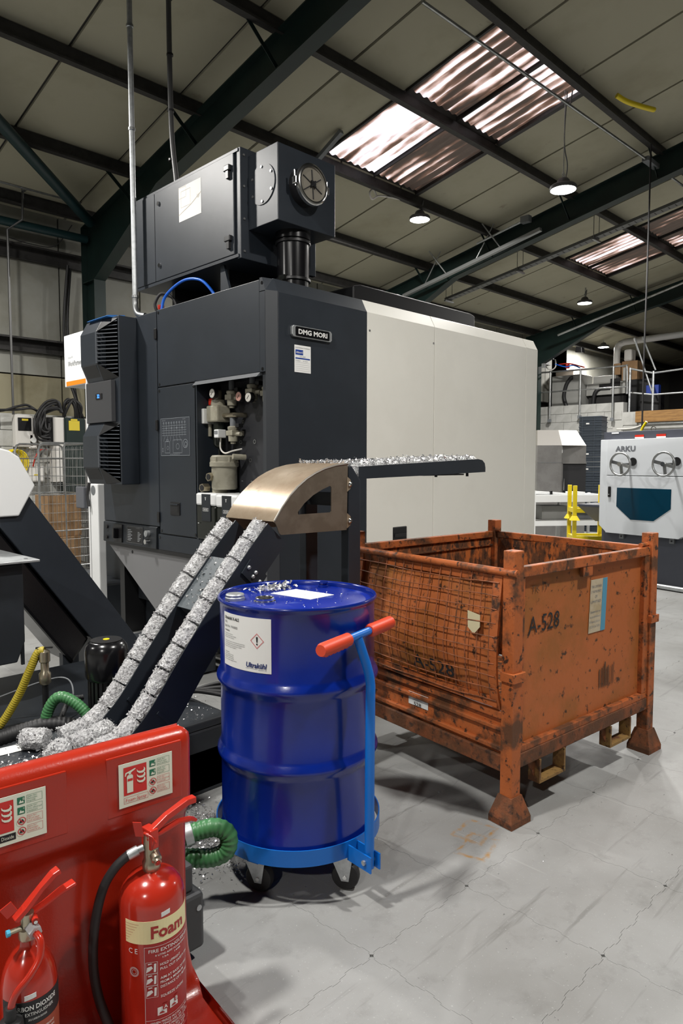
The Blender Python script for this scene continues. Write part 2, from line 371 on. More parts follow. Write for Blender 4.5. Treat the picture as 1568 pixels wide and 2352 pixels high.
def put_text(mb, s, fr, u, v, size, width=None, align='l', bold=0.0, shear=0.0, lift=1.0):
    vs, fs = text_mesh(s, bold)
    if not vs: return mb
    x0 = min(p[0] for p in vs); x1 = max(p[0] for p in vs); k = size/0.72; kx = k
    if width: kx = width/(x1-x0)
    off = {'l': -x0*kx, 'c': -(x0+x1)/2*kx, 'r': -x1*kx}[align]
    return mb.add([fr(u+p[0]*kx+off+shear*p[1]*k, v+p[1]*k, lift) for p in vs], fs)
def put_poly(mb, pts, fr, lift=1.0):
    return mb.add([fr(u, v, lift) for u, v in pts], [tuple(range(len(pts)))])
def put_rect(mb, fr, u0, u1, v0, v1, lift=0.0, nu=1):
    for i in range(nu):
        a = u0+(u1-u0)*i/nu; b = u0+(u1-u0)*(i+1)/nu
        mb.add([fr(a, v0, lift), fr(b, v0, lift), fr(b, v1, lift), fr(a, v1, lift)], [(0, 1, 2, 3)])
    return mb
def put_outline(mb, fr, u0, u1, v0, v1, t, lift=1.0):
    for a, b, c, d in ((u0, u1, v0, v0+t), (u0, u1, v1-t, v1), (u0, u0+t, v0, v1), (u1-t, u1, v0, v1)): put_rect(mb, fr, a, b, c, d, lift)
    return mb
def put_ring(mb, fr, u, v, r0, r1, lift=1.0, n=20):
    for i in range(n):
        a = 2*PI*i/n; b = 2*PI*(i+1)/n
        mb.add([fr(u+r*math.cos(t), v+r*math.sin(t), lift) for r, t in ((r0, a), (r1, a), (r1, b), (r0, b))], [(0, 1, 2, 3)])
    return mb
def slab(fr, u0, u1, v0, v1, th=0.001, nu=1):   # a thin sheet lying on a frame, front at lift 0
    mb = MB()
    o = fr(0, 0); 
    def bk(u, v):
        p = fr(u, v); e = 1e-3; n = (fr(u+e, v)-p).cross(fr(u, v+e)-p).normalized(); return p-n*th
    for i in range(nu):
        a = u0+(u1-u0)*i/nu; b = u0+(u1-u0)*(i+1)/nu
        mb.add([fr(a, v0), fr(b, v0), fr(b, v1), fr(a, v1), bk(a, v0), bk(b, v0), bk(b, v1), bk(a, v1)],
               [(0, 1, 2, 3), (7, 6, 5, 4), (0, 4, 5, 1), (3, 2, 6, 7)] + ([(0, 3, 7, 4)] if i == 0 else []) + ([(1, 5, 6, 2)] if i == nu-1 else []))
    return mb

def mesh_of(mb, name, mt, smooth=False, bevel=0.0):
    o = mb.build(name, mt, smooth=smooth, bevel=bevel); me = o.data; me.transform(Matrix.Translation(o.location)); WM.pop(o.name, None)
    bpy.data.objects.remove(o); return me
def inst(me, name, parent, loc, rot=None, scale=None, mt=None):
    o = bpy.data.objects.new(name, me); COL.objects.link(o); o.location = loc
    if rot: o.rotation_euler = rot
    if scale: o.scale = scale
    if parent is not None:
        o.parent = parent; o.matrix_parent_inverse = WM[parent.name].inverted()
    WM[o.name] = Matrix.Translation(Vector(loc))
    return o
_F = Vector((1, 1, 0))/math.sqrt(2)*math.cos(R(3.97)) + Vector((0, 0, -math.sin(R(3.97)))); _R = Vector((1, -1, 0))/math.sqrt(2); _U = _R.cross(_F)
def in_frame(p, m=60):
    d = Vector(p)-Vector((0, 0, 1.5)); z = d.dot(_F)
    if z < 0.2: return False
    u = 784+1600*d.dot(_R)/z; v = 1176-1600*d.dot(_U)/z
    return -m < u < 1568+m and -m < v < 2352+m

# ------------------------------------------------------------ the hall: floor
floor = struct(MB().box(-8, 27, -9.85, 9.85, -0.2, -0.006).build('floor', 'mortar'), 'grey interlocking tile floor of the workshop')
M['joint'] = mat('tile_joint', (0.10, 0.10, 0.096), 0.8)
floor.data.materials[0] = M['joint']
def edge(n=8, amp=0.0065, pitch=0.5/8):
    pts = []
    for i in range(n):
        t0 = i*pitch
        for a, b in ((0.12, 0), (0.26, 0.35), (0.22, 1), (0.5, 1.12), (0.78, 1), (0.74, 0.35), (0.88, 0)):
            pts.append((t0+a*pitch, (amp if i % 2 == 0 else -amp)*b))
    return pts
E_ = edge(); S_ = 0.5; g_ = 0.0005
def tile_poly():
    P = []
    P += [(t, o) for t, o in E_]                        # bottom
    P += [(S_+o, t) for t, o in E_]                     # right
    P += [(t, S_+o) for t, o in reversed(E_)]           # top
    P += [(o, t) for t, o in reversed(E_)]              # left
    out = []
    n = len(P)
    for i in range(n):                                  # shrink by the joint
        a = Vector(P[i-1]); b = Vector(P[i]); c = Vector(P[(i+1) % n]); t = (c-a).normalized(); out.append((b.x-t.y*g_-S_/2, b.y+t.x*g_-S_/2))
    return out
tile_me = mesh_of(MB().prism(tile_poly(), 'z', -0.006, 0.0), 'tile', 'tile')
TX0, TY0 = 0.0, 0.37
cells = [(i, j) for i in range(-16, 54) for j in range(-21, 19)]
cells = [(i, j, TX0+0.5*i+0.25, TY0+0.5*j+0.25) for i, j in cells]
vis = [c for c in cells if any(in_frame((c[2]+a, c[3]+b, 0), 90) for a in (-.25, 0, .25) for b in (-.25, 0, .25)) and not (2.9 < c[2] < 6.1 and 3.7 < c[3] < 5.6)]
vis.sort(key=lambda c: c[2]**2+c[3]**2); near = vis[:300]; nset = {(c[0], c[1]) for c in near}
for c in near: inst(tile_me, 'tile', floor, (c[2], c[3], 0.0))
rest = MB()
for i, j, x, y in cells:
    if (i, j) in nset or not (-8 < x-.3 and x+.3 < 27 and -9.8 < y-.3 and y+.3 < 9.8): continue
    rest.add([(x-.2493, y-.2493, 0), (x+.2493, y-.2493, 0), (x+.2493, y+.2493, 0), (x-.2493, y+.2493, 0)], [(0, 1, 2, 3)])
for i, j in sorted({(i+a, j+b) for i, j in nset for a in (-1, 0, 1) for b in (-1, 0, 1)}-nset):
    x, y = TX0+0.5*i+0.25, TY0+0.5*j+0.25
    if -7.7 < x < 26.7 and -9.5 < y < 9.5: rest.add([(x-.2605, y-.2605, -.0016), (x+.2605, y-.2605, -.0016), (x+.2605, y+.2605, -.0016), (x-.2605, y+.2605, -.0016)], [(0, 1, 2, 3)])
o = rest.build('distant_tiles', 'tile', floor, fix=False); o['kind'] = 'stuff'

# ------------------------------------------------------------ roof: z of the board underside = 6.88 - 0.2 y
def rz(y): return 6.88-0.2*abs(y)
ceil = MB()
for s in (1, -1):
    ceil.prism([(0, 6.93), (s*9.95, 4.94), (s*9.95, 5.04), (0, 7.03)], 'x', -8, 27)
ceiling = struct(ceil.build('ceiling', 'ceildark'), 'sloping roof lined with cream insulation boards')
PUR = [9.46, 8.22, 6.81, 5.41, 4.07, 2.70, 1.35, 0.10]
SEAM = [3.11+1.235*k for k in range(-4, 20)]
rowmesh = {}
def roof_panel(x0, x1, y0, y1, parent=ceiling, name='ceiling_panel'):
    key = (round(x1-x0, 3), y0, y1)
    if key not in rowmesh:
        L_ = x1-x0; h = rz(y0)-rz(y1)
        mb = MB(); g = 0.018
        a, b = y0+0.006, y1-0.006
        za, zb = rz(a), rz(b); zc = rz((y0+y1)/2); yc = (y0+y1)/2
        mb.add([(sx*(L_/2-g), y-yc, z-zc+d) for d in (0, 0.03) for sx, y, z in ((-1, a, za), (1, a, za), (1, b, zb), (-1, b, zb))],
               [(3, 2, 1, 0), (4, 5, 6, 7), (0, 1, 5, 4), (1, 2, 6, 5), (2, 3, 7, 6), (3, 0, 4, 7)])
        rowmesh[key] = mesh_of(mb, name, 'ceil')
    return inst(rowmesh[key], name, parent, ((x0+x1)/2, (y0+y1)/2, rz((y0+y1)/2)))
SKYS = [(6.44, 7.42, 8.36, 5.41, 6.81), (6.44, 7.42, 8.36, 4.07, 5.41), (13.0, 13.95, 14.85, 5.41, 6.81), (13.0, 13.95, 14.85, 4.07, 5.41)]
rows = [(b, a) for a, b in zip(PUR[:-1], PUR[1:])] + [(9.46, 9.9)]
for y0, y1 in rows:
    for a, b in zip(SEAM[:-1], SEAM[1:]):
        segs = [(a, b)]
        for s0, sm, s1, ya, yb in SKYS:
            if ya <= (y0+y1)/2 <= yb:
                ns = []
                for p, q in segs:
                    if q <= s0 or p >= s1: ns.append((p, q)); continue
                    if s0-p > 0.12: ns.append((p, s0))
                    if q-s1 > 0.12: ns.append((s1, q))
                segs = ns
        for p, q in segs:
            if any(in_frame((x, y, rz(y)), 40) for x in (p, (p+q)/2, q) for y in (y0, y1)): roof_panel(p, q, y0, y1)
for p in [(-8, 27)]:                                   # the boards nobody sees: the far slope and behind the camera
    mb = MB()
    mb.add([(-8, -9.9, rz(9.9)), (27, -9.9, rz(9.9)), (27, 0, rz(0)), (-8, 0, rz(0))], [(0, 1, 2, 3)])
    mb.add([(-8, 0.1, rz(.1)+.035), (27, 0.1, rz(.1)+.035), (27, 9.9, rz(9.9)+.035), (-8, 9.9, rz(9.9)+.035)], [(0, 1, 2, 3)])
    mb.build('roof_lining', 'ceildark', ceiling)
M['ceilfar'] = M['ceil']
ceiling.children[-1].data.materials[0] = M['ceildark']
def skylight(x0, x1, y0, y1, mt):
    n = 48
    def f(u, v):
        y = y0+0.06+(y1-y0-0.12)*v; x = x0+0.03+(x1-x0-0.06)*u
        return (x, y, rz(y)+0.012+0.014*math.sin(u*2*PI*6.5))
    MB().grid(f, n, 6).build('skylight_sheet', mt, ceiling, smooth=True, fix=False, auto=0)
for k, (s0, sm, s1, ya, yb) in enumerate(SKYS):
    ms = [('sky1', 'sky3'), ('sky2', 'sky2'), ('sky2', 'sky3'), ('sky3', 'sky3')][k]
    skylight(s0, sm, ya, yb, ms[0]); skylight(sm, s1, ya, yb, ms[1])
    for xx, wd in ((sm, 0.022), (s0, 0.03), (s1, 0.07)):
        MB().bar((xx, ya+.03, rz(ya+.03)-.005), (xx, yb-.03, rz(yb-.03)-.005), wd, 0.05).build('glazing_bar', 'purlin', ceiling)
    ym = (ya+yb)/2+.05
    MB().bar((s0, ym, rz(ym)+.04), (s1, ym, rz(ym)+.04), 0.03, 0.012).build('sheet_batten', mat('rusty_batten', (0.30, 0.12, 0.06), 0.7), ceiling)
# purlins, Z sections along the hall
for y in PUR[:-1]:
    d = 0.175; z1 = rz(y)-0.004; z0 = z1-d
    mb = MB()
    mb.prism([(y-.075, z0), (y+.004, z0), (y+.004, z1-.006), (y+.075, z1-.02), (y+.075, z1-.012), (y-.004, z1), (y-.004, z0+.006), (y-.069, z0+.006), (y-.069, z0+.022), (y-.075, z0+.022)], 'x', -8, 26.9)
    mb.build('purlin', 'purlin', ceiling)

# portal frames
def portal(x, lab):
    t = thing('portal_frame', lab, 'steel frame', (x, 9.4, 0), kind='structure')
    def top(y): return 6.70-0.2*abs(y)
    D = 0.345
    def I(name, pts_out, pts_in, mt):           # web polygon between two edge lists, flanges along both
        mb = MB(); poly = pts_out + pts_in[::-1]
        mb.prism(poly, 'x', x-.006, x+.006)
        for pts in (pts_out, pts_in):
            for a, b in zip(pts[:-1], pts[1:]):
                mb.bar((x, a[0], a[1]), (x, b[0], b[1]), 0.165, 0.014, (1, 0, 0)) if False else mb.add(
                    [(x+sx*.0825, p[0]+n[0]*s, p[1]+n[1]*s) for s in (-.007, .007) for p in (a, b) for n in [((b[1]-a[1])/math.dist(a, b), -(b[0]-a[0])/math.dist(a, b))] for sx in (-1, 1)],
                    [(0, 1, 3, 2), (4, 6, 7, 5), (0, 4, 5, 1), (2, 3, 7, 6), (0, 2, 6, 4), (1, 5, 7, 3)])
        return mb.build(name, mt, t)
    I('rafter', [(0, top(0)), (9.62, top(9.62))], [(0, top(0)-D), (7.6, top(7.6)-D), (9.26, 4.02)], 'green')
    I('column', [(9.62, top(9.62)), (9.62, 0.0)], [(9.26, 4.02), (9.26, 0.0)], 'green')
    MB().bar((x, 9.26, 4.02), (x, 9.62, 4.02), .15, .012).build('stiffener', 'green', t)
    if x > -2:
        I('opposite_rafter', [(0, top(0)), (-9.62, top(9.62))], [(0, top(0)-D), (-9.26, top(9.26)-D)], 'green')
        for y in PUR[1:5]:
            z1 = top(y); MB().bar((x-.40, y, z1+.03), (x-.03, y, z1-D+.05), .045, .006, (0, 1, 0)).build('flange_stay', 'green', t)
            MB().box(x-.07, x+.07, y+.004, y+.014, z1, z1+.15).build('purlin_cleat', 'purlin', t)
    return t
portal(-1.5, 'dark green steel portal frame behind the viewpoint')
portal(4.56, 'dark green steel portal frame over the big machine, nearest in view')
portal(10.5, 'dark green steel rafter carrying the long light trunking')
portal(16.5, 'dark green steel portal frame in front of the mezzanine')
# roof bracing tubes
tag(MB().cyl((1.6, 6.78, 5.24), (4.42, 9.20, 4.74), 0.068, 14).build('bracing_tube', 'teal', smooth=True), 'diagonal teal roof bracing tube running down to the portal knee', 'tube')
tag(MB().cyl((-1.4, 9.50, 4.56), (4.50, 9.50, 4.60), 0.055, 14).build('tie_tube', 'teal', smooth=True), 'horizontal teal tie tube along the top of the left wall', 'tube')

# ------------------------------------------------------------ walls
wl = struct(MB().box(-8, 27, 9.88, 9.98, 0, 5.05).build('wall_left', 'ceildark'), 'clad wall with pale sheets above painted blockwork')
WS = [4.25+1.235*k for k in range(-10, 18)]
for a, b in zip(WS[:-1], WS[1:]):
    if b < 1.5 or a > 18: 
        continue
    MB().box(a+.012, b-.012, 9.84, 9.88, 2.72, 4.98).build('cladding_panel', 'clad', wl)
    MB().box(a+.012, b-.012, 9.838, 9.88, 0.6, 2.70).build('cladding_panel', 'cladlow', wl)
MB().box(-8, 1.0, 9.84, 9.88, 0, 5.0).build('cladding_run', 'clad', wl); MB().box(18.2, 27, 9.84, 9.88, 0, 5.0).build('cladding_run', 'clad', wl)
for z in (4.32, 3.10):
    mb = MB(); y = 9.83
    mb.prism([(y, z+.09), (y-.16, z+.09), (y-.16, z+.065), (y-.154, z+.065), (y-.154, z+.084), (y-.006, z+.084), (y-.006, z-.084), (y-.07, z-.084), (y-.07, z-.09), (y, z-.09)], 'x', -8, 18); mb.build('sheeting_rail', 'purlin', wl)
bw = struct(MB().box(-8, 18, 9.58, 9.83, 0, 2.16).build('wall_left_plinth', 'mortar'), 'white painted block wall at the foot of the left wall')
blk = mesh_of(MB().box(-.2165, .2165, -.006, .02, -.104, .104), 'block', 'block', bevel=0.004)
for r in range(10):
    for c in range(11):
        x = 2.2+.2165+c*.443+(.22 if r % 2 else 0); inst(blk, 'block', bw, (x, 9.58-.014, .11+r*.2155))
struct(MB().box(-8, 27, -9.98, -9.88, 0, 5.05).build('wall_right', 'clad'))
struct(MB().box(-8.1, -8, -9.98, 9.98, 0, 7.0).build('wall_back', 'clad'))
struct(MB().box(27, 27.1, -9.98, 9.98, 0, 7.0).build('wall_front', 'darkwall'))

# ------------------------------------------------------------ the machining centre
X0, Y0, YL, ZT = 2.855, 3.51, 5.81, 2.685
mc = thing('machining_centre', 'large dark slate and off-white machining centre in the middle of the hall', 'machine', (4.5, 4.6, 0))
RB = 0.22      # depth of the valve recess
core = MB()
core.box(X0+RB+.01, 6.25, Y0+.09, YL, .30, ZT-.02)
core.box(X0+.02, X0+RB+.01, 4.36, YL, .82, ZT-.02); core.box(X0+.02, X0+RB+.01, Y0+.09, 4.36, 2.09, ZT-.02); core.box(X0+.02, X0+RB+.01, Y0+.09, 4.36, .82, .95)
core.box(X0+.6, 6.2, Y0+.25, YL-.2, 0, .30); core.box(X0+.30, X0+.7, Y0+.3, YL-.03, 0, .82)
core.build('housing', 'dark2', mc)
def facex(name, y0, y1, z0, z1, mt='dark', x=X0, th=.02, bevel=.004, parent=None):
    return MB().box(x, x+th, y0, y1, z0, z1).build(name, mt, parent or mc, bevel=bevel)
facex('top_panel', 3.603, 4.868, 2.093, 2.68); MB().box(X0, X0+.02, 3.546, 3.601, 2.093, 2.60).build('corner_filler', 'dark', mc)
door = facex('access_door', 4.345, 4.872, .955, 2.085)
facex('rear_panel', 4.88, YL, 1.005, 2.675)
strip = facex('drawer_panel', 3.545, 4.905, .822, .945)
# corner column and the side facing right
MB().prism([(X0, 3.542), (X0+.075, Y0), (X0+.079, Y0), (X0+.079, 3.60), (X0+.021, 3.60), (X0+.021, 3.5435), (X0, 3.5435)], 'z', .30, 2.605).build('corner_post', mat('corner_post_grey', (0.036, 0.04, 0.046), 0.45), mc)
PROF = [(Y0, .22), (Y0, 2.60), (Y0+.05, 2.695), (Y0+.09, 2.695), (Y0+.09, .22)]
def side(name, xa, xb, mt): return MB().prism(PROF, 'x', xa, xb).build(name, mt, mc, bevel=.003)
MB().add([(X0, 3.542, 2.605), (X0+.075, Y0, 2.605), (X0+.079, Y0, 2.605), (X0+.079, 3.6, 2.605), (X0, 3.6, 2.605), (X0, 3.575, 2.69), (X0+.075, Y0+.048, 2.69), (X0+.079, Y0+.048, 2.69), (X0+.079, 3.6, 2.69), (X0, 3.6, 2.69)], [(4, 3, 2, 1, 0), (5, 6, 7, 8, 9), (0, 1, 6, 5), (1, 2, 7, 6), (2, 3, 8, 7), (3, 4, 9, 8), (4, 0, 5, 9)]).build('corner_cap', 'dark', mc)
side('side_panel', X0+.08, 3.772, 'dark'); side('white_panel', 3.776, 4.573, 'cream'); side('white_panel', 4.578, 6.0, 'cream'); 
MB().prism([(6.003, Y0), (6.21, Y0), (6.27, Y0+.07), (6.27, Y0+.12), (6.003, Y0+.12)], 'z', .22, 2.60).build('white_end_panel', 'cream', mc, bevel=.003)
MB().prism([(Y0, 2.60), (Y0+.05, 2.695), (Y0+.12, 2.695), (Y0+.12, 2.60)], 'x', 6.003, 6.21).build('white_end_cap', 'cream', mc, bevel=.003)
MB().box(3.776, 6.25, Y0+.09, YL, 2.62, 2.69).build('roof_plate', 'dark2', mc)
MB().box(3.0, 3.77, Y0+.09, YL, 2.62, 2.682).build('roof_plate', 'dark2', mc)
MB().prism([(3.97, 2.69), (3.97, 2.88), (4.06, 2.905), (5.55, 2.905), (5.62, 2.89), (5.62, 2.69)], 'y', 3.84, 5.3).build('roof_cover', 'black', mc, bevel=.01)
h = MB().box(4.07, 4.235, Y0-.006, Y0+.01, .895, 1.01).build('recessed_handle', 'black', mc, bevel=.006)
MB().box(4.085, 4.22, Y0-.016, Y0-.005, .93, .957).build('handle_bar', 'rubber', h, bevel=.003)
for x, z in ((3.80, 2.47), (4.56, 2.47)): MB().cyl((x, Y0-.003, z), (x, Y0+.01, z), .008, 10).build('screw', 'ring', mc)
# maker's badge
bd = MB().prism([(3.035, 2.345), (3.048, 2.332), (3.383, 2.332), (3.396, 2.345), (3.396, 2.392), (3.383, 2.405), (3.048, 2.405), (3.035, 2.392)], 'y', Y0-.022, Y0).build('badge', 'galv', mc, bevel=.003)
MB().prism([(3.062, 2.343), (3.07, 2.338), (3.361, 2.338), (3.37, 2.343), (3.37, 2.394), (3.361, 2.399), (3.07, 2.399), (3.062, 2.394)], 'y', Y0-.0245, Y0-.02).build('badge_plate', 'glossblack', bd)
fr = frame((3.216, Y0-.0245, 2.353), (1, 0, 0), (0, 0, 1))
put_text(MB(), 'DMG MORI', fr, 0, 0, .031, width=.262, align='c', bold=.035).build('badge_lettering', 'whiteink', bd)
# inspection notice
fr = frame((3.07, Y0-.001, 2.105), (1, 0, 0), (0, 0, 1))
pp = slab(fr, 0, .145, 0, .178).build('inspection_notice', 'paper', mc); pp['label'] = 'white inspection notice with a blue insurer logo'
mb = MB(); put_rect(mb, fr, .008, .075, .115, .148, 1); put_rect(mb, fr, .008, .137, .088, .096, 1); mb.build('blue_print', 'blueink', pp)
mb = MB(); put_text(mb, 'Allianz', fr, .012, .125, .012, lift=2, bold=.02); put_ring(mb, fr, .066, .131, .004, .006, 2); mb.build('logo_lettering', 'whiteink', pp)
mb = MB(); put_text(mb, 'Local Exhaust Ventilation', fr, .008, .158, .009, width=.128); put_text(mb, '1501 0025', fr, .045, .1, .009, shear=.2); put_text(mb, '01-08-23', fr, .01, .072, .008, shear=.2); put_text(mb, '01-10-24', fr, .075, .072, .008, shear=.2)
for i in range(5): put_rect(mb, fr, .008, .137, .012+i*.013, .0128+i*.013, 1)
mb.build('notice_lettering', 'greyink', pp)
# access door: schematic plate, recessed handle, screws
fr = frame((X0-.0006, 4.835, 1.56), (0, -1, 0), (0, 0, 1))
dg = slab(fr, 0, .405, 0, .285, .0006).build('schematic_plate', mat('schematic_ground', (0.034, 0.04, 0.05), 0.5), door)
mb = MB(); put_outline(mb, fr, 0, .405, 0, .285, .0022)
for i in range(5): put_rect(mb, fr, .02, .36, .155+.018*i, .1568+.018*i, 1)
for i in range(9):
    u = .045+.037*i; put_rect(mb, fr, u, u+.0018, .15, .24, 1); put_ring(mb, fr, u, .25, .005, .008); 
    if i % 2: put_ring(mb, fr, u, .21, .004, .007)
put_text(mb, 'HYDRAULIC', fr, .02, .266, .007); put_text(mb, 'UNIT SET', fr, .31, .268, .007); put_text(mb, 'FLUID AND LUBRICATION UNIT', fr, .13, .008, .007)
for u, v, a, b in ((.02, .03, .035, .06), (.06, .02, .13, .11), (.175, .02, .30, .12), (.08, .11, .11, .125)): put_outline(mb, fr, u, a if a > u else u+a, v, b, .0022)
put_ring(mb, fr, .345, .09, .03, .033); put_ring(mb, fr, .35, .085, .015, .018); put_ring(mb, fr, .24, .07, .02, .022); put_ring(mb, fr, .1, .06, .012, .014)
for i in range(6): mb.add([fr(.06+.04*i, .15, 1), fr(.062+.04*i, .15, 1), fr(.042+.05*i, .11, 1), fr(.04+.05*i, .11, 1)], [(0, 1, 2, 3)])
mb.build('schematic_lines', 'paleink', dg)
def flush_handle(y, z, w_=.135, hh=.10, parent=mc):
    h = MB().box(X0-.008, X0+.005, y-w_/2, y+w_/2, z-hh/2, z+hh/2).build('flush_handle', 'black', parent, bevel=.006)
    MB().box(X0-.0095, X0-.007, y-w_/2+.018, y+w_/2-.018, z-hh/2+.022, z+hh/2-.025).build('handle_recess', 'rubber', h)
    MB().box(X0-.016, X0-.006, y-w_/2+.015, y+w_/2-.015, z+hh/2-.022, z+hh/2-.012).build('handle_lip', 'dark', h, bevel=.002)
flush_handle(4.645, 1.157, parent=door); flush_handle(4.20, .885, .20, .075, strip)
for y, z, p in ((4.845, 2.655, None), (3.575, 2.655, None), (3.575, 2.11, None), (4.845, 2.11, None), (4.375, 2.06, door), (4.85, 2.06, door), (4.375, .975, door), (4.85, .975, door), (4.88, .92, strip), (3.6, .92, strip)):
    MB().cyl((X0-.002, y, z), (X0+.01, y, z), .011, 10).build('panel_screw', 'glossblack', p or mc)
for z in (2.50, 1.80, 1.08): MB().box(X0-.012, X0, 4.868, 4.90, z-.04, z+.04).build('hinge', 'black', mc, bevel=.003)
# recess with pneumatic units and oil tanks
rc = MB().box(X0+RB-.01, X0+RB, Y0+.09, 4.36, .945, 2.10).build('recess_back', mat('recess_back_paint', (0.03, 0.031, 0.036), 0.5), mc)
MB().prism([(X0+.0, 4.345), (X0+.0, 4.335), (X0+RB, 4.335), (X0+RB, 4.36), (X0, 4.36)], 'z', .945, 2.10).build('recess_side', 'dark', mc)
MB().prism([(X0-.03, 2.062), (X0, 2.092), (X0+.02, 2.092), (X0+.02, 2.075)], 'y', 3.60, 4.345).build('recess_hood', mat('recess_hood_paint', (0.075, 0.082, 0.09), 0.45), mc)
XB = X0+RB-.01
def rec(u, v, d=0.0):      # point in the recess from photo-plane y and z at depth d in front of the back panel
    return (XB-d, u, v)
for y, z, r in ((4.06, 1.80, .012), (3.93, 1.655, .016), (3.78, 1.66, .016), (3.72, 1.60, .016), (4.09, 1.655, .014), (3.98, 1.525, .016)):
    mb = MB(); fr = frame((XB, y, z), (0, -1, 0), (0, 0, 1)); put_ring(mb, fr, 0, 0, r*.62, r, 2); mb.build('grommet', 'cage', rc)
for y in (4.08, 3.97, 3.87, 3.77):
    for z in (1.375, 1.225): MB().box(XB-.003, XB, y-.008, y+.008, z-.003, z+.003).build('slot', 'galv', rc)
def gauge(y, z, face, d=.14, parent=rc):
    g = MB().cyl(rec(y, z, d-.03), rec(y, z, d), .036, 20).build('pressure_gauge', 'black', parent, smooth=True)
    MB().cyl(rec(y, z, d), rec(y, z, d+.002), .031, 20).build('dial', face, g)
    MB().bar(rec(y+.012, z-.012, d+.003), rec(y-.010, z+.012, d+.003), .003, .002, (1, 0, 0)).build('pointer', 'ink', g)
    return g
def regulator(y, z, s=1.0, d=.07, parent=rc, gy=None, face='dial'):
    c = lambda dz: rec(y, z+dz*s, d)
    b = MB().lathe([(.018*s, -.075*s), (.02*s, -.06*s), (.032*s, -.058*s), (.034*s, -.02*s), (.034*s, .02*s), (.038*s, .025*s), (.038*s, .04*s), (.026*s, .045*s)], rec(y, z, d), seg=18).build('regulator', 'beige', parent, smooth=True)
    MB().box(XB-d-.036*s, XB, y-.036*s, y+.036*s, z-.02*s, z+.015*s).build('regulator_body', 'beige', b, bevel=.004)
    k = MB().lathe([(.022*s, .045*s), (.022*s, .10*s), (.019*s, .108*s)], rec(y, z, d), seg=14).build('adjusting_knob', 'greysteel', b, smooth=True)
    MB().cyl(rec(y-.02, z-.01, d), rec(y-.085*s, z-.012, d), .014*s, 12).build('outlet', 'beige', b, smooth=True)
    MB().box(XB-d-.01, XB-d+.03, y-.075*s, y-.035*s, z+.035*s, z+.06*s).build('mount_clip', 'black', b, bevel=.003)
    return b
regulator(4.10, 1.975, 1.05); gauge(3.955, 1.965, 'reddial', .12); regulator(3.86, 2.0, 1.05); gauge(3.82, 1.95, 'dial', .14); regulator(3.70, 1.975, 1.0)
# main filter regulator unit
fb = MB().box(XB-.15, XB-.03, 4.17, 4.31, 1.80, 1.92).build('filter_regulator', 'beige', rc, bevel=.012)
MB().lathe([(.05, .0), (.055, .02), (.048, .05), (.026, .055), (.026, .115), (.022, .12)], (XB-.09, 4.24, 1.91), seg=18).build('regulator_dome', 'beige', fb, smooth=True)
MB().lathe([(.04, 0), (.043, -.05), (.043, -.17), (.03, -.19), (.006, -.2), (.006, -.28)], (XB-.09, 4.235, 1.81), seg=16).build('filter_bowl', 'glass', fb, smooth=True)
MB().box(XB-.17, XB-.07, 4.31, 4.38, 1.79, 1.90).build('pressure_switch', 'offpaper', fb, bevel=.006)
MB().box(XB-.12, XB-.06, 4.275, 4.325, 1.925, 1.975).build('shutoff_knob', 'redclip', fb, bevel=.006)
MB().cyl((XB-.1, 4.335, 1.79), (XB-.1, 4.335, 1.70), .016, 12).build('silencer', 'beige', fb, smooth=True)
MB().tube([(XB-.09, 4.17, 1.845), (XB-.09, 4.05, 1.845), (XB-.05, 4.035, 1.845), (XB, 4.03, 1.845)], .017, 10).build('elbow_pipe', 'brass', fb, smooth=True)
gauge(4.20, 2.0, 'dial', .17)
r2 = regulator(4.09, 1.72, 1.05)
MB().box(XB-.15, XB-.08, 4.16, 4.215, 1.685, 1.745).build('digital_pressure_switch', 'white', rc, bevel=.006)
MB().box(XB-.152, XB-.149, 4.168, 4.207, 1.712, 1.736).build('switch_display', 'greyink', rc)
MB().tube(smoothpath([(XB-.11, 4.185, 1.685), (XB-.11, 4.19, 1.61), (XB-.1, 4.15, 1.575), (XB-.08, 4.09, 1.59), (XB-.03, 4.04, 1.605)], 5), .006, 8).build('sensor_cable', 'pink', rc, smooth=True)
# cast filter body with ports
fl = MB().lathe([(.085, -.16), (.092, -.15), (.092, 0), (.105, .005), (.105, .035), (.095, .04), (.095, .075), (.085, .085), (.0, .085)], (XB-.10, 4.16, 1.475), seg=28).build('suction_filter', 'beige', rc, smooth=True)
MB().lathe([(.05, -.29), (.055, -.28), (.055, -.10)], (XB-.11, 4.205, 1.46), seg=20).build('filter_sump', 'beige', fl, smooth=True)
for y, z in ((4.20, 1.405), (4.285, 1.325)):
    p = MB().cyl((XB-.16, y, z), (XB-.215, y-.005, z), .032, 6).build('hex_port', 'brass', fl)
    MB().cyl((XB-.212, y-.005, z), (XB-.217, y-.005, z), .022, 14).build('port_hole', 'ink', fl)
for i in range(6):
    a = 2*PI*i/6+.3; MB().cyl((XB-.10+.09*math.cos(a), 4.16+.09*math.sin(a), 1.50), (XB-.10+.09*math.cos(a), 4.16+.09*math.sin(a), 1.545), .011, 8).build('clamp_bolt', 'beige', fl)
MB().tube([(XB-.03, 4.0, 1.545), (XB-.12, 4.03, 1.55)], .02, 10).build('branch_fitting', 'beige', fl, smooth=True)
MB().tube([(XB-.1, 4.17, 1.185), (XB-.1, 4.17, 1.15), (XB-.06, 4.15, 1.145), (XB, 4.14, 1.15)], .011, 8).build('drain_elbow', 'offpaper', rc, smooth=True)
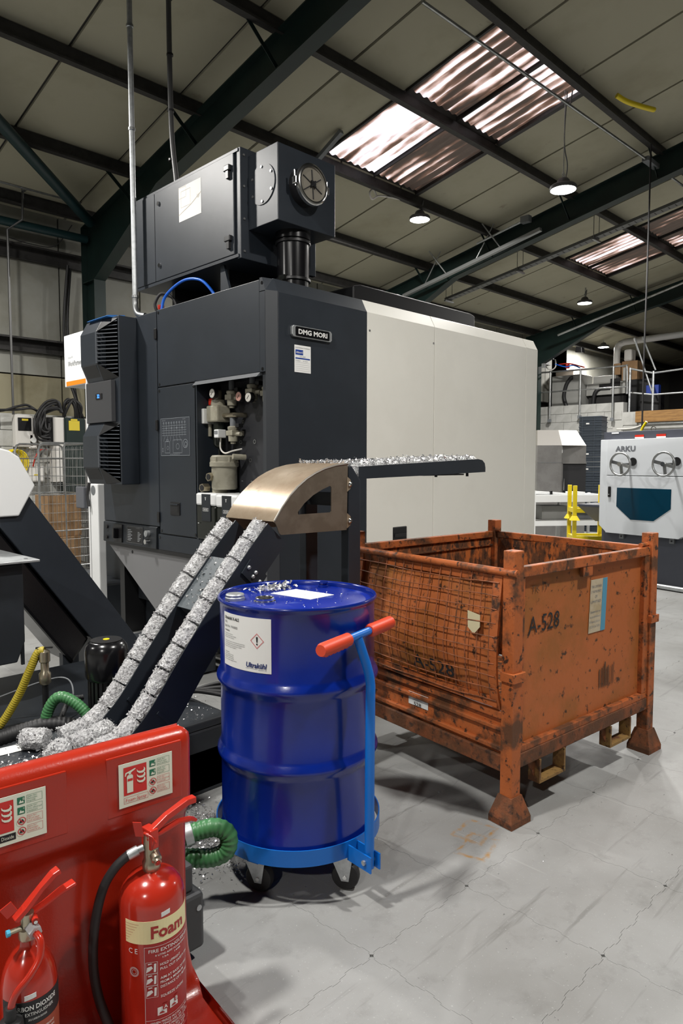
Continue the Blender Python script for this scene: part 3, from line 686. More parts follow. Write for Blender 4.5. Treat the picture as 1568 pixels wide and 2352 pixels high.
# two lubricant tanks at the foot of the recess
def tank(y0, y1, zt):
    t = MB().box(X0-.03, XB-.01, y0, y1, .955, zt-.09).build('lubricant_tank', 'glass', mc, bevel=.012)
    MB().box(X0-.034, XB-.01, y0-.002, y1+.002, zt-.09, zt).build('tank_lid', 'white', t, bevel=.014)
    ym = (y0+y1)/2-.01
    MB().box(X0-.0365, X0-.028, ym-.055, ym+.055, zt-.20, zt-.006).build('tank_front_plate', 'dark2', t, bevel=.003)
    fr = frame((X0-.0367, ym, zt), (0, -1, 0), (0, 0, 1)); mb = MB()
    put_outline(mb, fr, -.035, .035, -.128, -.105, .0022); put_text(mb, 'DMG MORI', fr, 0, -.122, .011, width=.05, align='c', bold=.02); put_rect(mb, fr, -.008, .008, -.035, -.028, 1); put_rect(mb, fr, -.003, .003, -.05, -.028, 1); mb.build('tank_lettering', 'whiteink', t)
    mb = MB(); put_rect(mb, fr, .08, .094, -.355, -.342, 1.5); put_rect(mb, fr, -.097, -.085, -.22, -.214, 1.5); mb.build('level_marks', 'offpaper', t)
tank(4.075, 4.315, 1.29); tank(3.83, 4.065, 1.285)
# control strip at the lower left
cp = MB().prism([(X0-.0, 1.0), (X0-.010, .992), (X0-.016, .83), (X0-.012, .822), (X0+.02, .822), (X0+.02, 1.0)], 'y', 4.915, YL).build('isolator_panel', 'dark2', mc, bevel=.004)
nx = Vector((-.155, 0, .03)).normalized(); upv = Vector((.006, 0, .162)).normalized()

def onp(y, h, d=0): return Vector((X0-.013, y, .91)) + upv*h + Vector((-.999, 0, .037)).normalized()*d
sw = MB().bar(onp(5.53, 0, -.005), onp(5.53, 0, .012), .15, .15).build('isolator_plate', 'black', cp)
sw2 = MB().bar(onp(5.53, -.045, .03), onp(5.53, .045, .03), .035, .05, (1, 0, 0)).build('isolator_handle', 'glossblack', cp, bevel=.008)
fr = frame(onp(5.38, -.065, .002), (0, -1, 0), upv, .0015)
pl = slab(fr, 0, .26, 0, .135).build('rating_plate', 'black', cp)
mb = MB()
for i in range(7):
    put_rect(mb, fr, .015, .07+.02*(i % 2), .018+i*.014, .025+i*.014, 1); put_rect(mb, fr, .18, .21+.012*(i % 3), .018+i*.012, .024+i*.012, 1)
put_text(mb, 'MACHINE DATA', fr, .15, .122, .006); put_outline(mb, fr, 0, .26, 0, .135, .0015); mb.build('rating_plate_lettering', 'greyink', pl)
MB().cyl(onp(5.03, .03, 0), onp(5.03, .03, .03), .026, 14).build('key_switch', 'galv', cp, smooth=True); MB().cyl(onp(5.03, -.035, 0), onp(5.03, -.035, .035), .02, 14).build('push_button', 'chrome', cp, smooth=True)
for h in (.045, -.045): MB().cyl(onp(5.73, h, 0), onp(5.73, h, .015), .018, 12).build('cable_plug', 'rubber', cp, smooth=True)
# grey skirt below
MB().prism([(5.78, .80), (4.95, .29), (3.57, .29), (3.57, .80)], 'x', X0+.02, X0+.05).build('skirt', 'skirt', mc)
MB().box(X0+.0, X0+.05, 3.57, 5.78, .795, .822).build('skirt_lip', 'black', mc)
MB().cyl((X0+.018, 5.36, .76), (X0+.03, 5.36, .76), .014, 10).build('skirt_screw', 'ink', mc)
for y in (4.93, 4.55): MB().box(X0+.1, X0+.14, y, y+.02, 0, .32).build('levelling_leg', 'white', mc)
MB().box(X0+.10, X0+.29, 5.66, 5.74, 0, .82).build('rear_leg', 'black', mc)
# cabinet cooler on the rear panel
XF = 2.646; ya, yb, za, zb = 5.175, 5.685, 1.332, 2.665
ac = MB().box(XF+.05, X0, ya, yb, za, zb).build('cabinet_cooler', 'dark', mc, bevel=.006); ac['label'] = 'tall louvred cabinet cooler'
for (z0, z1) in ((2.165, zb), (za, 1.835)):
    # faceted nose: centre facet, sloped top and bottom, louvred side
    y1 = yb-.005; ys = ya+.12; 
    MB().prism([(XF+.05, z0), (XF+.05, z1), (XF+.03, z1), (XF-.03, z1-.11), (XF-.03, z0+.14), (XF+.03, z0)], 'y', ys+.10, y1).build('cooler_nose', 'dark', ac, bevel=.003)
    mb = MB(); mb.add([(XF-.03, ys+.10, z1-.11), (XF-.03, ys+.10, z0+.14), (XF+.052, ya+.012, z0+.02), (XF+.052, ya+.012, z1-.02), (XF+.03, ys+.10, z1), (XF+.03, ys+.10, z0)], [(0, 3, 4), (1, 5, 2)])
    mb.add([(XF+.05, ya+.012, z0+.02), (XF+.05, ya+.012, z1-.02), (XF+.05, ys+.1, z1), (XF+.05, ys+.1, z0)], [(0, 1, 2, 3)]); mb.build('nose_cheek', 'black', ac)
    n = 14
    for i in range(n):
        z = z0+.06+(z1-z0-.10)*i/(n-1); k = min(1, (z1-.02-z)/.11, (z-z0-.01)/.14)
        a = Vector((XF+.052, ya+.02, z)); b = Vector((XF+.05-.08*max(k, .15), ys+.10, z+.005))
        MB().bar(a, b, .012, .008, (0, 0, 1)).build('louvre_slat', mat('louvre_grey', (0.06, 0.067, 0.078), 0.45), ac)
    MB().prism([(XF-.028, z0+.13), (XF+.03, z0+.002), (XF+.04, z0+.01), (XF-.02, z0+.135)], 'y', ys+.12, y1-.03).build('nose_grille', 'rubber', ac)
    MB().bar((XF-.028, ys+.10, z0+.14), (XF-.028, ys+.10, z1-.11), .02, .012).build('nose_edge', mat('louvre_grey', (0.05, 0.057, 0.068), 0.45), ac)
MB().box(XF+.01, XF+.05, ya+.07, yb, 1.835, 2.165).build('cooler_middle', mat('cooler_mid', (0.045, 0.046, 0.05), 0.5), ac, bevel=.004)
ds = MB().box(XF+.004, XF+.012, 5.395, 5.505, 2.025, 2.07).build('temperature_display', 'black', ac, bevel=.003)
put_text(MB(), '32', frame((XF+.004, 5.47, 2.033), (0, -1, 0), (0, 0, 1)), 0, 0, .03, bold=.02).build('display_digits', 'blueglow', ac)
MB().prism([(XF, zb), (XF+.02, zb+.012), (X0-.05, zb+.03), (X0-.02, zb)], 'y', 5.28, 5.62).build('cooler_top_film', mat('blue_film', (0.05, 0.22, 0.62), 0.3), ac)
# roof fittings of the machine
bc = MB().cyl((2.96, 4.98, 2.68), (2.96, 4.98, 2.715), .018, 12).build('beacon', 'galv', mc); MB().lathe([(.022, .035), (.026, .045), (.026, .07), (.0, .075)], (2.96, 4.98, 2.68), seg=12).build('beacon_cap', 'redclip', bc, smooth=True)
tag(MB().tube(smoothpath([(2.93, 4.93, 2.66), (2.95, 4.90, 2.80), (2.98, 4.70, 2.89), (3.0, 4.50, 2.87), (3.02, 4.38, 2.78), (3.05, 4.33, 2.68)], 8), .011, 10).build('blue_air_hose', 'bluehose', smooth=True), 'bright blue air hose arching over the machine roof edge', 'hose')
tag(MB().tube(smoothpath([(2.95, 5.0, 2.68), (2.93, 5.02, 2.76), (2.96, 4.97, 2.84), (3.02, 4.9, 2.80), (3.04, 4.85, 2.68)], 6), .012, 8).build('black_cable', 'rubber', smooth=True), 'short black cable beside the blue air hose', 'cable')

# ------------------------------------------------------------ mist collector on the roof
ms = thing('mist_collector', 'dark slate mist collector standing on the machine roof', 'mist collector', (3.4, 4.5, 2.68))
x0, x1 = 3.0, 3.72
cab = MB().box(x0+.02, x1, 4.04, 5.42, 2.95, 3.665).build('cabinet', 'dark', ms, bevel=.004)
MB().box(x0+.0, x0+.02, 5.125, 5.425, 2.965, 3.655).build('fixed_panel', 'dark', ms, bevel=.003)
dr = MB().box(x0+.0, x0+.02, 4.065, 5.118, 2.965, 3.655).build('filter_door', 'dark', ms, bevel=.003)
for z in (3.56, 3.08):
    MB().cyl((x0-.012, 5.05, z), (x0+.005, 5.05, z), .017, 12).build('quarter_turn_lock', 'chrome', dr, smooth=True)
    MB().box(x0-.025, x0+.0, 4.085, 4.15, z-.02, z+.02).build('hinge', 'black', ms, bevel=.005); MB().box(x0-.02, x0+.0, 4.10, 4.13, z-.07, z-.02).build('hinge_leaf', 'black', ms)
MB().box(x0+.005, x1, 4.02, 5.43, 3.655, 3.675).build('top_lip', 'dark', ms); MB().box(x0+.005, x1, 4.02, 5.43, 2.94, 2.962).build('bottom_lip', 'dark', ms)
fg = MB().box(x0+.012, x1, 4.0, 4.04, 2.93, 3.68).build('end_flange', 'dark', ms, bevel=.003)
for z in (3.63, 3.42, 3.2, 2.98): MB().cyl((x0+.04, 4.0, z), (x0+.04, 3.992, z), .008, 8).build('flange_bolt', 'ring', fg)
fr = frame((x0, 4.76, 3.345), (0, -1, 0), (0, 0, 1)); nt_ = slab(fr, 0, .30, 0, .255).build('torn_notice', 'paper', dr)
mb = MB(); mb.add([fr(0, .05, 1), fr(0, .053, 1), fr(.17, .10, 1), fr(.30, .155, 1), fr(.30, .151, 1), fr(.17, .096, 1)], [(0, 1, 2, 5), (5, 2, 3, 4)]); put_outline(mb, fr, .03, .16, .10, .22, .0015); put_outline(mb, fr, .0, .10, .17, .25, .0015); put_text(mb, 'U', fr, .25, .12, .03); mb.build('notice_marks', mat('faint_brown_ink', (0.55, 0.47, 0.36), 0.6), nt_)
hb = MB().box(3.08, 3.615, 3.68, 4.0, 3.13, 3.635).build('fan_box', 'dark', ms, bevel=.004)
cvp = MB().cyl((3.074, 3.84, 3.40), (3.08, 3.84, 3.40), .135, 32).build('cover_plate', 'dark', hb)
for i in range(6):
    a = 2*PI*i/6+.5; MB().cyl((3.068, 3.84+.115*math.cos(a), 3.40+.115*math.sin(a)), (3.076, 3.84+.115*math.cos(a), 3.40+.115*math.sin(a)), .009, 8).build('cover_bolt', 'ring', hb)
og = MB().lathe([(.122, 0), (.122, .09), (.128, .09), (.128, .0)], (3.305, 3.68, 3.39), (0, -1, 0), 36).build('outlet_collar', 'black', hb, smooth=True)
MB().lathe([(.124, .07), (.136, .075), (.136, .10), (.126, .108), (.112, .108), (.112, .095)], (3.305, 3.68, 3.39), (0, -1, 0), 36, cap=False).build('clamp_ring', 'chrome', hb, smooth=True)
MB().cyl((3.305, 3.585, 3.39), (3.305, 3.592, 3.39), .113, 32).build('outlet_disc', mat('dusty_disc', (0.24, 0.22, 0.18), 0.5, 0.3), hb)
for i in range(6):
    a = 2*PI*i/6+.6; MB().bar((3.305+.025*math.cos(a), 3.583, 3.39+.025*math.sin(a)), (3.305+.095*math.cos(a), 3.583, 3.39+.095*math.sin(a)), .006, .006, (0, 1, 0)).build('disc_slot', 'ink', hb)
MB().cyl((3.305, 3.585, 3.39), (3.305, 3.565, 3.39), .018, 10).build('disc_knob', 'black', hb)
for i in range(4): 
    a = PI/4+PI/2*i; MB().cyl((3.305, 3.572, 3.39), (3.305+.028*math.cos(a), 3.572, 3.39+.028*math.sin(a)), .008, 8).build('knob_arm', 'black', hb)
for s in (-1, 1):
    MB().box(3.305+s*.135-.02, 3.305+s*.135+.02, 3.58, 3.62, 3.36, 3.41).build('clamp_lug', 'chrome', hb, bevel=.006); MB().cyl((3.305+s*.14, 3.6, 3.35), (3.305+s*.15, 3.6, 3.45), .007, 8).build('clamp_bolt', 'chrome', hb)
du = MB().lathe([(.125, 3.13), (.125, 3.08), (.115, 3.075), (.112, 2.68)], (3.35, 3.84, 0), seg=32).build('inlet_duct', 'glossblack', ms, smooth=True)
for z in (3.06, 2.80, 2.72): MB().lathe([(.118, z-.012), (.126, z-.008), (.126, z+.008), (.118, z+.012)], (3.35, 3.84, 0), seg=32, cap=False).build('hose_clamp', 'black', du, smooth=True)
for z in (2.80, 2.72): MB().box(3.215, 3.25, 3.78, 3.84, z-.015, z+.015).build('clamp_screw', 'chrome', du)
for y in (4.35, 5.1):
    MB().box(3.15, 3.60, y-.02, y+.02, 2.68, 2.95).build('support_leg', 'black', ms)
MB().prism([(4.30, 2.68), (4.30, 2.94), (4.26, 2.94), (4.18, 2.72), (4.18, 2.68)], 'x', 3.05, 3.07).build('support_bracket', 'dark', ms)
MB().cyl((3.06, 4.22, 2.68), (3.06, 4.22, 2.74), .012, 8).build('bracket_bolt', 'black', ms)

# vertical service pipes
sp = thing('steel_conduit', 'tall bare steel conduit rising from the machine roof to the hall roof', 'pipe', (2.93, 5.33, 2.7))
xp, yp = 2.93, 5.33
MB().cyl((xp, yp, 2.86), (xp, yp, rz(yp)-.1), .022, 14).build('pipe', 'galv', sp, smooth=True)
MB().tube(smoothpath([(xp, yp, 2.88), (xp, yp, 2.80), (xp+.0, yp-.04, 2.725), (xp+.02, yp-.12, 2.70)], 6), .025, 12).build('elbow', 'cage', sp, smooth=True)
for z in (2.87, 4.2, 5.0): MB().lathe([(.022, z-.014), (.029, z-.01), (.029, z+.01), (.022, z+.014)], (xp, yp, 0), seg=14, cap=False).build('coupling', 'cage', sp, smooth=True)
sp = thing('dark_conduit', 'dark flexible conduit dropping onto the mist collector', 'pipe', (3.3, 5.42, 3.67))
MB().tube(smoothpath([(3.30, 5.25, 3.67), (3.29, 5.26, 3.9), (3.27, 5.29, 4.4), (3.27, 5.30, rz(5.3)-.1)], 8), .022, 12).build('pipe', mat('dull_conduit', (0.11, 0.11, 0.11), 0.4, 0.6), sp, smooth=True)
for z in (4.05, 4.45, 4.9, 5.35): MB().lathe([(.022, z-.01), (.028, z-.008), (.028, z+.008), (.022, z+.01)], (3.272, 5.295, 0), seg=12, cap=False).build('band', 'black', sp)

# ------------------------------------------------------------ briquettes and swarf
def flake(mb, p, s, rng=random):
    a = rng.uniform(0, 2*PI); t = rng.uniform(-.9, .9); d = Vector((math.cos(a)*math.cos(t), math.sin(a)*math.cos(t), math.sin(t)))
    n = d.cross(Vector((rng.uniform(-1, 1), rng.uniform(-1, 1), rng.uniform(-1, 1)))); n = n.normalized() if n.length > 1e-3 else Vector((0, 0, 1))
    b = d.cross(n); wv = n*s*rng.uniform(.12, .3); p = Vector(p); k = b*s*rng.uniform(.05, .35)
    q = [p-d*s*.5, p+k, p+d*s*.5]
    mb.add([q[0]-wv, q[0]+wv, q[1]-wv, q[1]+wv, q[2]-wv*.6, q[2]+wv*.6], [(0, 1, 3, 2), (2, 3, 5, 4)])
def briquette_mesh(k, r=.039, Ln=.1):
    rg = random.Random(50+k); mb = MB(); seg = 22; nr = 9
    rings = [(0.0, -Ln/2+.002)] + [(r*(.93 if i in (0, nr-1) else 1), -Ln/2+.003+(Ln-.006)*i/(nr-1)) for i in range(nr)] + [(0.0, Ln/2-.002)]
    vs = []
    for i, (rr, x) in enumerate(rings):
        for s in range(seg):
            a = 2*PI*s/seg; nv = noise.noise(Vector((math.cos(a)*2.4, math.sin(a)*2.4, x*45+k*7)))+.6*noise.noise(Vector((math.cos(a)*6, math.sin(a)*6, x*120+k*3)))
            q = rr+(nv*.0035 if rr > 0 else 0); vs.append((x+(nv*.002 if 0 < i < len(rings)-1 else 0), q*math.cos(a), q*math.sin(a)))
    fs = [(i*seg+s, i*seg+(s+1) % seg, (i+1)*seg+(s+1) % seg, (i+1)*seg+s) for i in range(len(rings)-1) for s in range(seg)]
    mb.add(vs, fs)
    for i in range(110):
        a = rg.uniform(0, 2*PI); x = rg.uniform(-Ln/2, Ln/2) if rg.random() < .7 else rg.choice((-1, 1))*Ln/2*.97
        flake(mb, (x, (r+.001)*math.cos(a), (r+.001)*math.sin(a)), rg.uniform(.004, .013), rg)
    return mesh_of(mb, 'metal_briquette', 'alu')
BQ = [briquette_mesh(k) for k in range(4)]
def path_points(pts, step, start=0.0):
    P = smoothpath(pts, 14); out = []; acc = -start
    for a, b in zip(P[:-1], P[1:]):
        L_ = (b-a).length; 
        while acc <= L_ :
            if acc >= 0:
                out.append((a+(b-a)*(acc/L_), (b-a).normalized()))
            acc += step
        acc -= L_
    return out
def swarf(name, lab, fn, n, s0=.004, s1=.014, seed=1, parent=None):
    rg = random.Random(seed); mb = MB()
    for i in range(n): flake(mb, fn(rg), rg.uniform(s0, s1), rg)
    o = mb.build(name, 'swarf', parent, fix=False); o['kind'] = 'stuff'
    if parent is None: tag(o, lab, 'metal chips', kind='stuff')
    return o

# ------------------------------------------------------------ briquette chute
YN, YF = 2.28, 2.60
CH = [(1.02, .475), (1.12, .48), (1.21, .515), (1.291, .594), (1.436, .783), (1.579, .955), (1.721, 1.113), (1.86, 1.262), (1.94, 1.335)]
ct = thing('briquette_chute', 'two-track slate steel chute with a brown hood carrying metal briquettes to the stillage', 'chute', (2.3, 2.44, 0))
def channel(yc, pth, name, hw=.045, dep=.10, mt='dark'):
    P = smoothpath([(x, yc, z) for x, z in pth], 6); n = len(P); mb = MB()
    def nrm(i):
        t = (P[min(i+1, n-1)]-P[max(i-1, 0)]).normalized(); return Vector((-t.z, 0, t.x))
    def strip(off0, off1, y0, y1):
        vs = []
        for i in range(n):
            k = nrm(i); a = P[i]+k*off0; b = P[i]+k*off1
            vs += [(a.x, y0, a.z), (a.x, y1, a.z), (b.x, y1, b.z), (b.x, y0, b.z)]
        fs = []
        for i in range(n-1):
            for s in range(4): fs.append((i*4+s, i*4+(s+1) % 4, i*4+4+(s+1) % 4, i*4+4+s))
        fs += [(3, 2, 1, 0), (n*4-4, n*4-3, n*4-2, n*4-1)]
        mb.add(vs, fs)
    strip(-dep-.03, .006, yc-hw-.004, yc-hw); strip(-dep-.03, .006, yc+hw, yc+hw+.004); strip(-.05, -.046, yc-hw, yc+hw)
    return mb.build(name, mt, ct)
CH2 = CH[2:-2]+[(1.848, 1.246)]
channel(2.33, CH2, 'channel'); channel(2.555, CH2, 'channel')
def lip(yc, hw):      # joint flanges where the channel sections meet
    for i in (3,):
        x, z = CH[i]; MB().bar((x+.02, yc-hw-.006, z-.02), (x+.095, yc-hw-.006, z-.105), .012, .006, (0, 1, 0)).build('joint_flange', 'dark', ct)
lip(2.33, .045); lip(2.555, .045)
# hood over the bend
ARC = [(1.868, 1.262), (1.91, 1.318), (1.955, 1.366), (2.0, 1.403), (2.053, 1.437), (2.105, 1.461), (2.16, 1.480), (2.23, 1.495), (2.31, 1.503)]
mb = MB(); n = len(ARC); A2 = [(x, z-.006) for x, z in ARC]
mb.prism(ARC+A2[::-1], 'y', YN-.012, YF+.012); mb.build('hood', 'steel', ct, smooth=True, auto=50)
MB().tube([(x, YN-.012, z-.003) for x, z in ARC], .0045, 6).build('hood_weld_edge', mat('ground_weld', (0.5, 0.47, 0.42), 0.35, 0.8), ct, smooth=True)
def side_plate(y, th=.005):
    outer = [(1.895, 1.205), (1.905, 1.197), (2.302, 1.192)] + [(x, z-.008) for x, z in ARC[::-1]] + [(1.878, 1.245)]
    win = [(2.000, 1.290), (2.003, 1.279), (2.197, 1.279), (2.203, 1.285), (2.203, 1.392), (2.196, 1.400), (2.15, 1.386), (2.09, 1.360), (2.04, 1.328)]
    # ring of quads between outer and window
    def at_ang(poly, c, a):
        best = None; d = Vector((math.cos(a), math.sin(a)))
        for p, q in zip(poly, poly[1:]+poly[:1]):
            p = Vector(p)-c; q = Vector(q)-c; e = q-p; den = d.x*e.y-d.y*e.x
            if abs(den) < 1e-9: continue
            t = (p.x*e.y-p.y*e.x)/den; s = (p.x*d.y-p.y*d.x)/den
            if t > 0 and -1e-6 <= s <= 1+1e-6 and (best is None or t > best): best = t
        return c+d*best
    c = Vector((2.14, 1.32)); N_ = 72; angs = sorted([2*PI*i/N_ for i in range(N_)] + [math.atan2(p[1]-c.y, p[0]-c.x) % (2*PI) for p in outer+win])
    O = [at_ang(outer, c, a) for a in angs]; W_ = [at_ang(win, c, a) for a in angs]; k = len(angs); mb = MB()
    vs = [(p.x, y+dy, p.y) for dy in (0, th) for lst in (O, W_) for p in lst]; fs = []
    for i in range(k):
        j = (i+1) % k
        fs += [(i, j, k+j, k+i), (2*k+i, 3*k+i, 3*k+j, 2*k+j), (i, 2*k+i, 2*k+j, j), (k+i, k+j, 3*k+j, 3*k+i)]
    mb.add(vs, fs); return mb.build('hood_side', 'steelside', ct)
side_plate(YN-.012); side_plate(YF+.006)
for z in (1.405, 1.235):
    MB().prism([(2.302, z-.035), (2.302, z+.035), (2.322, z+.022), (2.332, z), (2.322, z-.022)], 'y', YN-.016, YN-.010).build('hood_tab', 'steel', ct); MB().lathe([(.012, 0), (.012, .006), (.006, .011), (0, .011)], (2.318, YN-.016, z), (0, -1, 0), 12).build('tab_bolt', 'chrome', ct, smooth=True)
# posts
for y in (YN-.012, YF-.035):
    MB().prism([(2.315, 0), (2.315, 1.485), (2.335, 1.49), (2.395, 1.42), (2.395, 0)], 'y', y, y+.05).build('post', 'dark', ct, bevel=.003)
MB().box(2.29, 2.42, YN-.05, YF+.05, 0, .012).build('foot_plate', 'dark', ct)
MB().box(2.33, 2.38, YN+.03, YF-.03, .55, .60).build('cross_rail', 'dark', ct); MB().box(2.31, 2.39, YN+.03, YF-.03, 1.30, 1.36).build('cross_rail', 'dark', ct)
# level trough over the stillage
TR = [(2.39, 1.428), (2.39, 1.486), (3.38, 1.526), (3.42, 1.520), (3.445, 1.502), (3.452, 1.475), (3.452, 1.452), (2.99, 1.440)]
for y in (YN-.008, 2.445, YF): MB().prism(TR, 'y', y, y+.004).build('trough_side', 'dark', ct)
MB().prism([(2.30, 1.425), (3.452, 1.452), (3.452, 1.456), (2.30, 1.429)], 'y', YN-.004, YF).build('trough_floor', 'dark', ct)
for x in (3.02, 3.31): MB().cyl((x, YN+.02, 1.452), (x, YN+.02, 1.428), .008, 8).build('trough_bolt', 'dark', ct)
MB().box(2.9, 3.25, YN, YN+.05, 1.436, 1.444).build('stiffening_strip', 'dark', ct)
# link plate between the tracks and bolted splice
t = Vector((.142, 0, .158)).normalized(); kx, kz = -t.z*.03, t.x*.03
MB().prism([(1.545, .905), (1.715, 1.098), (1.711, 1.102), (1.541, .909)], 'y', 2.378, 2.508).build('link_plate', mat('link_plate_grey', (0.085, 0.10, 0.11), 0.4), ct)
MB().prism([(1.60, .845), (1.70, .96), (1.68, .98), (1.545, .905)], 'y', 2.40, 2.49).build('link_box', 'dark2', ct)
sp_ = MB().prism([(1.70, 1.055), (1.745, 1.108), (1.83, 1.03), (1.785, .975)], 'y', YN-.008, YN-.002).build('splice_plate', 'dark', ct)
for x, z in ((1.735, 1.075), (1.77, 1.05), (1.755, 1.035), (1.79, 1.01)): MB().lathe([(.009, 0), (.009, .004), (.005, .008), (0, .008)], (x, YN-.008, z), (0, -1, 0), 10).build('splice_bolt', 'galv', ct, smooth=True)
# the briquettes riding in the two tracks and along the trough
def row(yc, lab, grp, pts, start=0.0, step=.102, r=.04):
    Q_ = smoothpath([(x, yc, z) for x, z in pts], 14); start = -(sum((b-a).length for a, b in zip(Q_[:-1], Q_[1:])) % step)+1e-4
    for i, (p, d) in enumerate(path_points([(x, yc, z) for x, z in pts], step, start)):
        o = inst(BQ[(i*3+int(yc*100)) % 4], 'metal_briquette', None, tuple(p), (random.uniform(0, 6.28), -math.atan2(d.z, d.x)+random.uniform(-.03, .03), random.uniform(-.02, .02)))
        o.rotation_mode = 'XYZ'; tag(o, (lab % ('lowest', 'second', 'third', 'fourth', 'fifth', 'sixth', 'seventh', 'eighth', 'ninth', 'tenth', 'eleventh', 'twelfth', 'thirteenth', 'fourteenth')[i]).replace('lowest from the bottom', 'lowest').replace('lowest from the hood', 'closest to the hood'), 'briquette', grp)
row(2.33, 'silvery chip briquette, %s from the bottom in the near track of the rising chute', 'briquettes in the near chute track', CH[:-2]+[(1.812, 1.208)], -.03)
row(2.555, 'silvery chip briquette, %s from the bottom in the far track of the rising chute', 'briquettes in the far chute track', CH[:-2]+[(1.806, 1.202)], -.07)
TOPP = [(2.36, 1.468), (2.9, 1.488), (3.40, 1.506)]
row(2.36, 'silvery chip briquette in the near row of the level trough, %s from the hood', 'briquettes in the level trough, near row', TOPP, -.03, .1)
row(2.53, 'silvery chip briquette in the far row of the level trough, %s from the hood', 'briquettes in the level trough, far row', TOPP, -.06, .1)
def trough_fn(g):
    x = 2.30+abs(g.gauss(0, 1))*.06 if g.random() < .30 else g.uniform(2.30, 3.36)
    return (x, g.uniform(YN, YF), 1.500+.04*max(0, x-2.39)+abs(g.gauss(0, .007)))
swarf('trough_swarf', 'bright loose swarf strewn along the level trough and hood top', trough_fn, 1500, .006, .02, 3)
def link_fn(g):
    u = g.random()*.95+.02; x = 1.545+.17*u; return (x, g.uniform(2.385, 2.5), .912+.193*u+.004)
swarf('link_plate_swarf', 'few bright chips lying on the plate between the chute tracks', link_fn, 70, .004, .016, 5)

# ------------------------------------------------------------ briquette press behind the fire point
bp_ = thing('briquette_press', 'dark low briquette press with hopper behind the red fire point', 'machine', (1.1, 3.2, 0))
MB().box(.35, 1.90, 2.62, 4.08, 0, .30).build('base_tank', 'dark2', bp_, bevel=.012)
MB().prism([(1.28, .30), (1.28, .335), (1.86, .335), (1.92, .31), (1.92, .26), (1.90, .25), (1.90, .30)], 'y', 2.62, 3.12).build('deck_plate', 'dark2', bp_, bevel=.006)
MB().box(.30, 1.20, 2.18, 2.72, .22, .435).build('press_head', 'dark2', bp_, bevel=.01)
MB().box(.30, 1.10, 2.24, 2.68, 0, .22).build('press_plinth', 'dark2', bp_)
MB().box(1.12, 1.86, 2.62, 2.64, .02, .20).build('front_skirt', mat('near_black_skirt', (0.012, 0.013, 0.015), 0.6), bp_)  # front skirt in one even near-black colour
fr = frame((1.86, 2.86, .336), (0, 1, 0), (-1, 0, 0)); 
tag(slab(frame((1.80, 2.86, .3365), (.35, .6, 0), (-.6, .35, 0)), 0, .14, -.01, .085).build('paper_sheet', 'paper'), 'white paper sheet lying on the press deck left of the blue drum', 'paper')
tag(slab(frame((.86, 2.63, .4365), (.9, -.1, 0), (.1, .9, 0)), 0, .10, 0, .07).build('paper_sheet', 'offpaper'), 'white paper scrap under the loose briquettes', 'paper')
# hopper at the far left
MB().prism([(1.30, 1.01), (1.30, .62), (1.26, .52), (.6, .52), (.6, 1.01)], 'y', 3.52, 4.0).build('hopper', 'dark2', bp_, bevel=.006)
MB().prism([(1.36, 1.018), (1.36, 1.03), (.55, 1.03), (.55, 1.018)], 'y', 3.46, 4.02).build('hopper_rim', 'galv', bp_, bevel=.002)
MB().box(1.285, 1.30, 3.535, 3.55, .50, .62).build('hopper_tab', 'dark2', bp_); MB().cyl((1.31, 3.51, 1.03), (1.31, 3.51, 1.034), .01, 10).build('rim_screw', 'chrome', bp_)
MB().box(.75, 1.0, 3.6, 3.9, .3, .54).build('hopper_neck', 'dark2', bp_)
# pump motor
pm = thing('pump_motor', 'black upright pump motor with a yellow dot on its fan cover', 'motor', (1.40, 2.86, .30))
MB().lathe([(.084, .56), (.092, .575), (.092, .68), (.087, .705), (.074, .722), (.066, .727)], (1.40, 2.86, 0), seg=32).build('fan_cover', 'glossblack', pm, smooth=True)
MB().lathe([(.066, .728), (.066, .731), (.016, .731)], (1.40, 2.86, 0), seg=24).build('fan_grille', 'black', pm); MB().cyl((1.40, 2.86, .731), (1.40, 2.86, .733), .014, 14).build('yellow_dot', 'yellow', pm)
MB().lathe([(.074, .40), (.074, .575)], (1.40, 2.86, 0), seg=24).build('stator', 'black', pm)
for i in range(24):
    a = 2*PI*i/24; c_, s_ = math.cos(a), math.sin(a); MB().bar((1.40+.08*c_, 2.86+.08*s_, .41), (1.40+.08*c_, 2.86+.08*s_, .57), .012, .003, (c_, s_, 0)).build('cooling_fin', 'black', pm)
MB().lathe([(.11, .30), (.11, .32), (.08, .335), (.08, .40), (.092, .405), (.092, .42)], (1.40, 2.86, 0), seg=24).build('pump_flange', 'black', pm, smooth=True)
# hoses on the press
def hose(name, lab, pts, r, mt, ribs=True, n=16, pitch=None, cat='hose'):
    P = smoothpath(pts, n); rad = None
    if ribs:
        Q = []; acc = 0
        L_ = [0]
        for a, b in zip(P[:-1], P[1:]): L_.append(L_[-1]+(b-a).length)
        pitch = pitch or r*.55; m = int(L_[-1]/pitch*4); k = 0; rad = []
        for i in range(m+1):
            s = L_[-1]*i/m
            while k < len(L_)-2 and L_[k+1] < s: k += 1
            q = P[k].lerp(P[k+1], (s-L_[k])/max(1e-9, L_[k+1]-L_[k])); Q.append(q); rad.append(r*(1.0 if i % 4 in (0, 1) else .94))
        P = Q
    return tag(MB().tube(P, r, 14, rad=rad).build(name, mt, smooth=True, auto=70), lab, cat)
hose('yellow_hose', 'yellow ribbed hose curving down from a hose valve', [(1.245, 3.145, .655), (1.222, 3.165, .645), (1.19, 3.19, .56), (1.15, 3.23, .44), (1.08, 3.28, .31), (1.0, 3.3, .3)], .019, 'yellowhose')
sv = thing('hose_valve', 'brass hose valve on a thin black standpipe', 'valve', (1.245, 3.15, .3))
MB().cyl((1.245, 3.15, .30), (1.245, 3.15, .56), .014, 12).build('standpipe', 'black', sv, smooth=True)
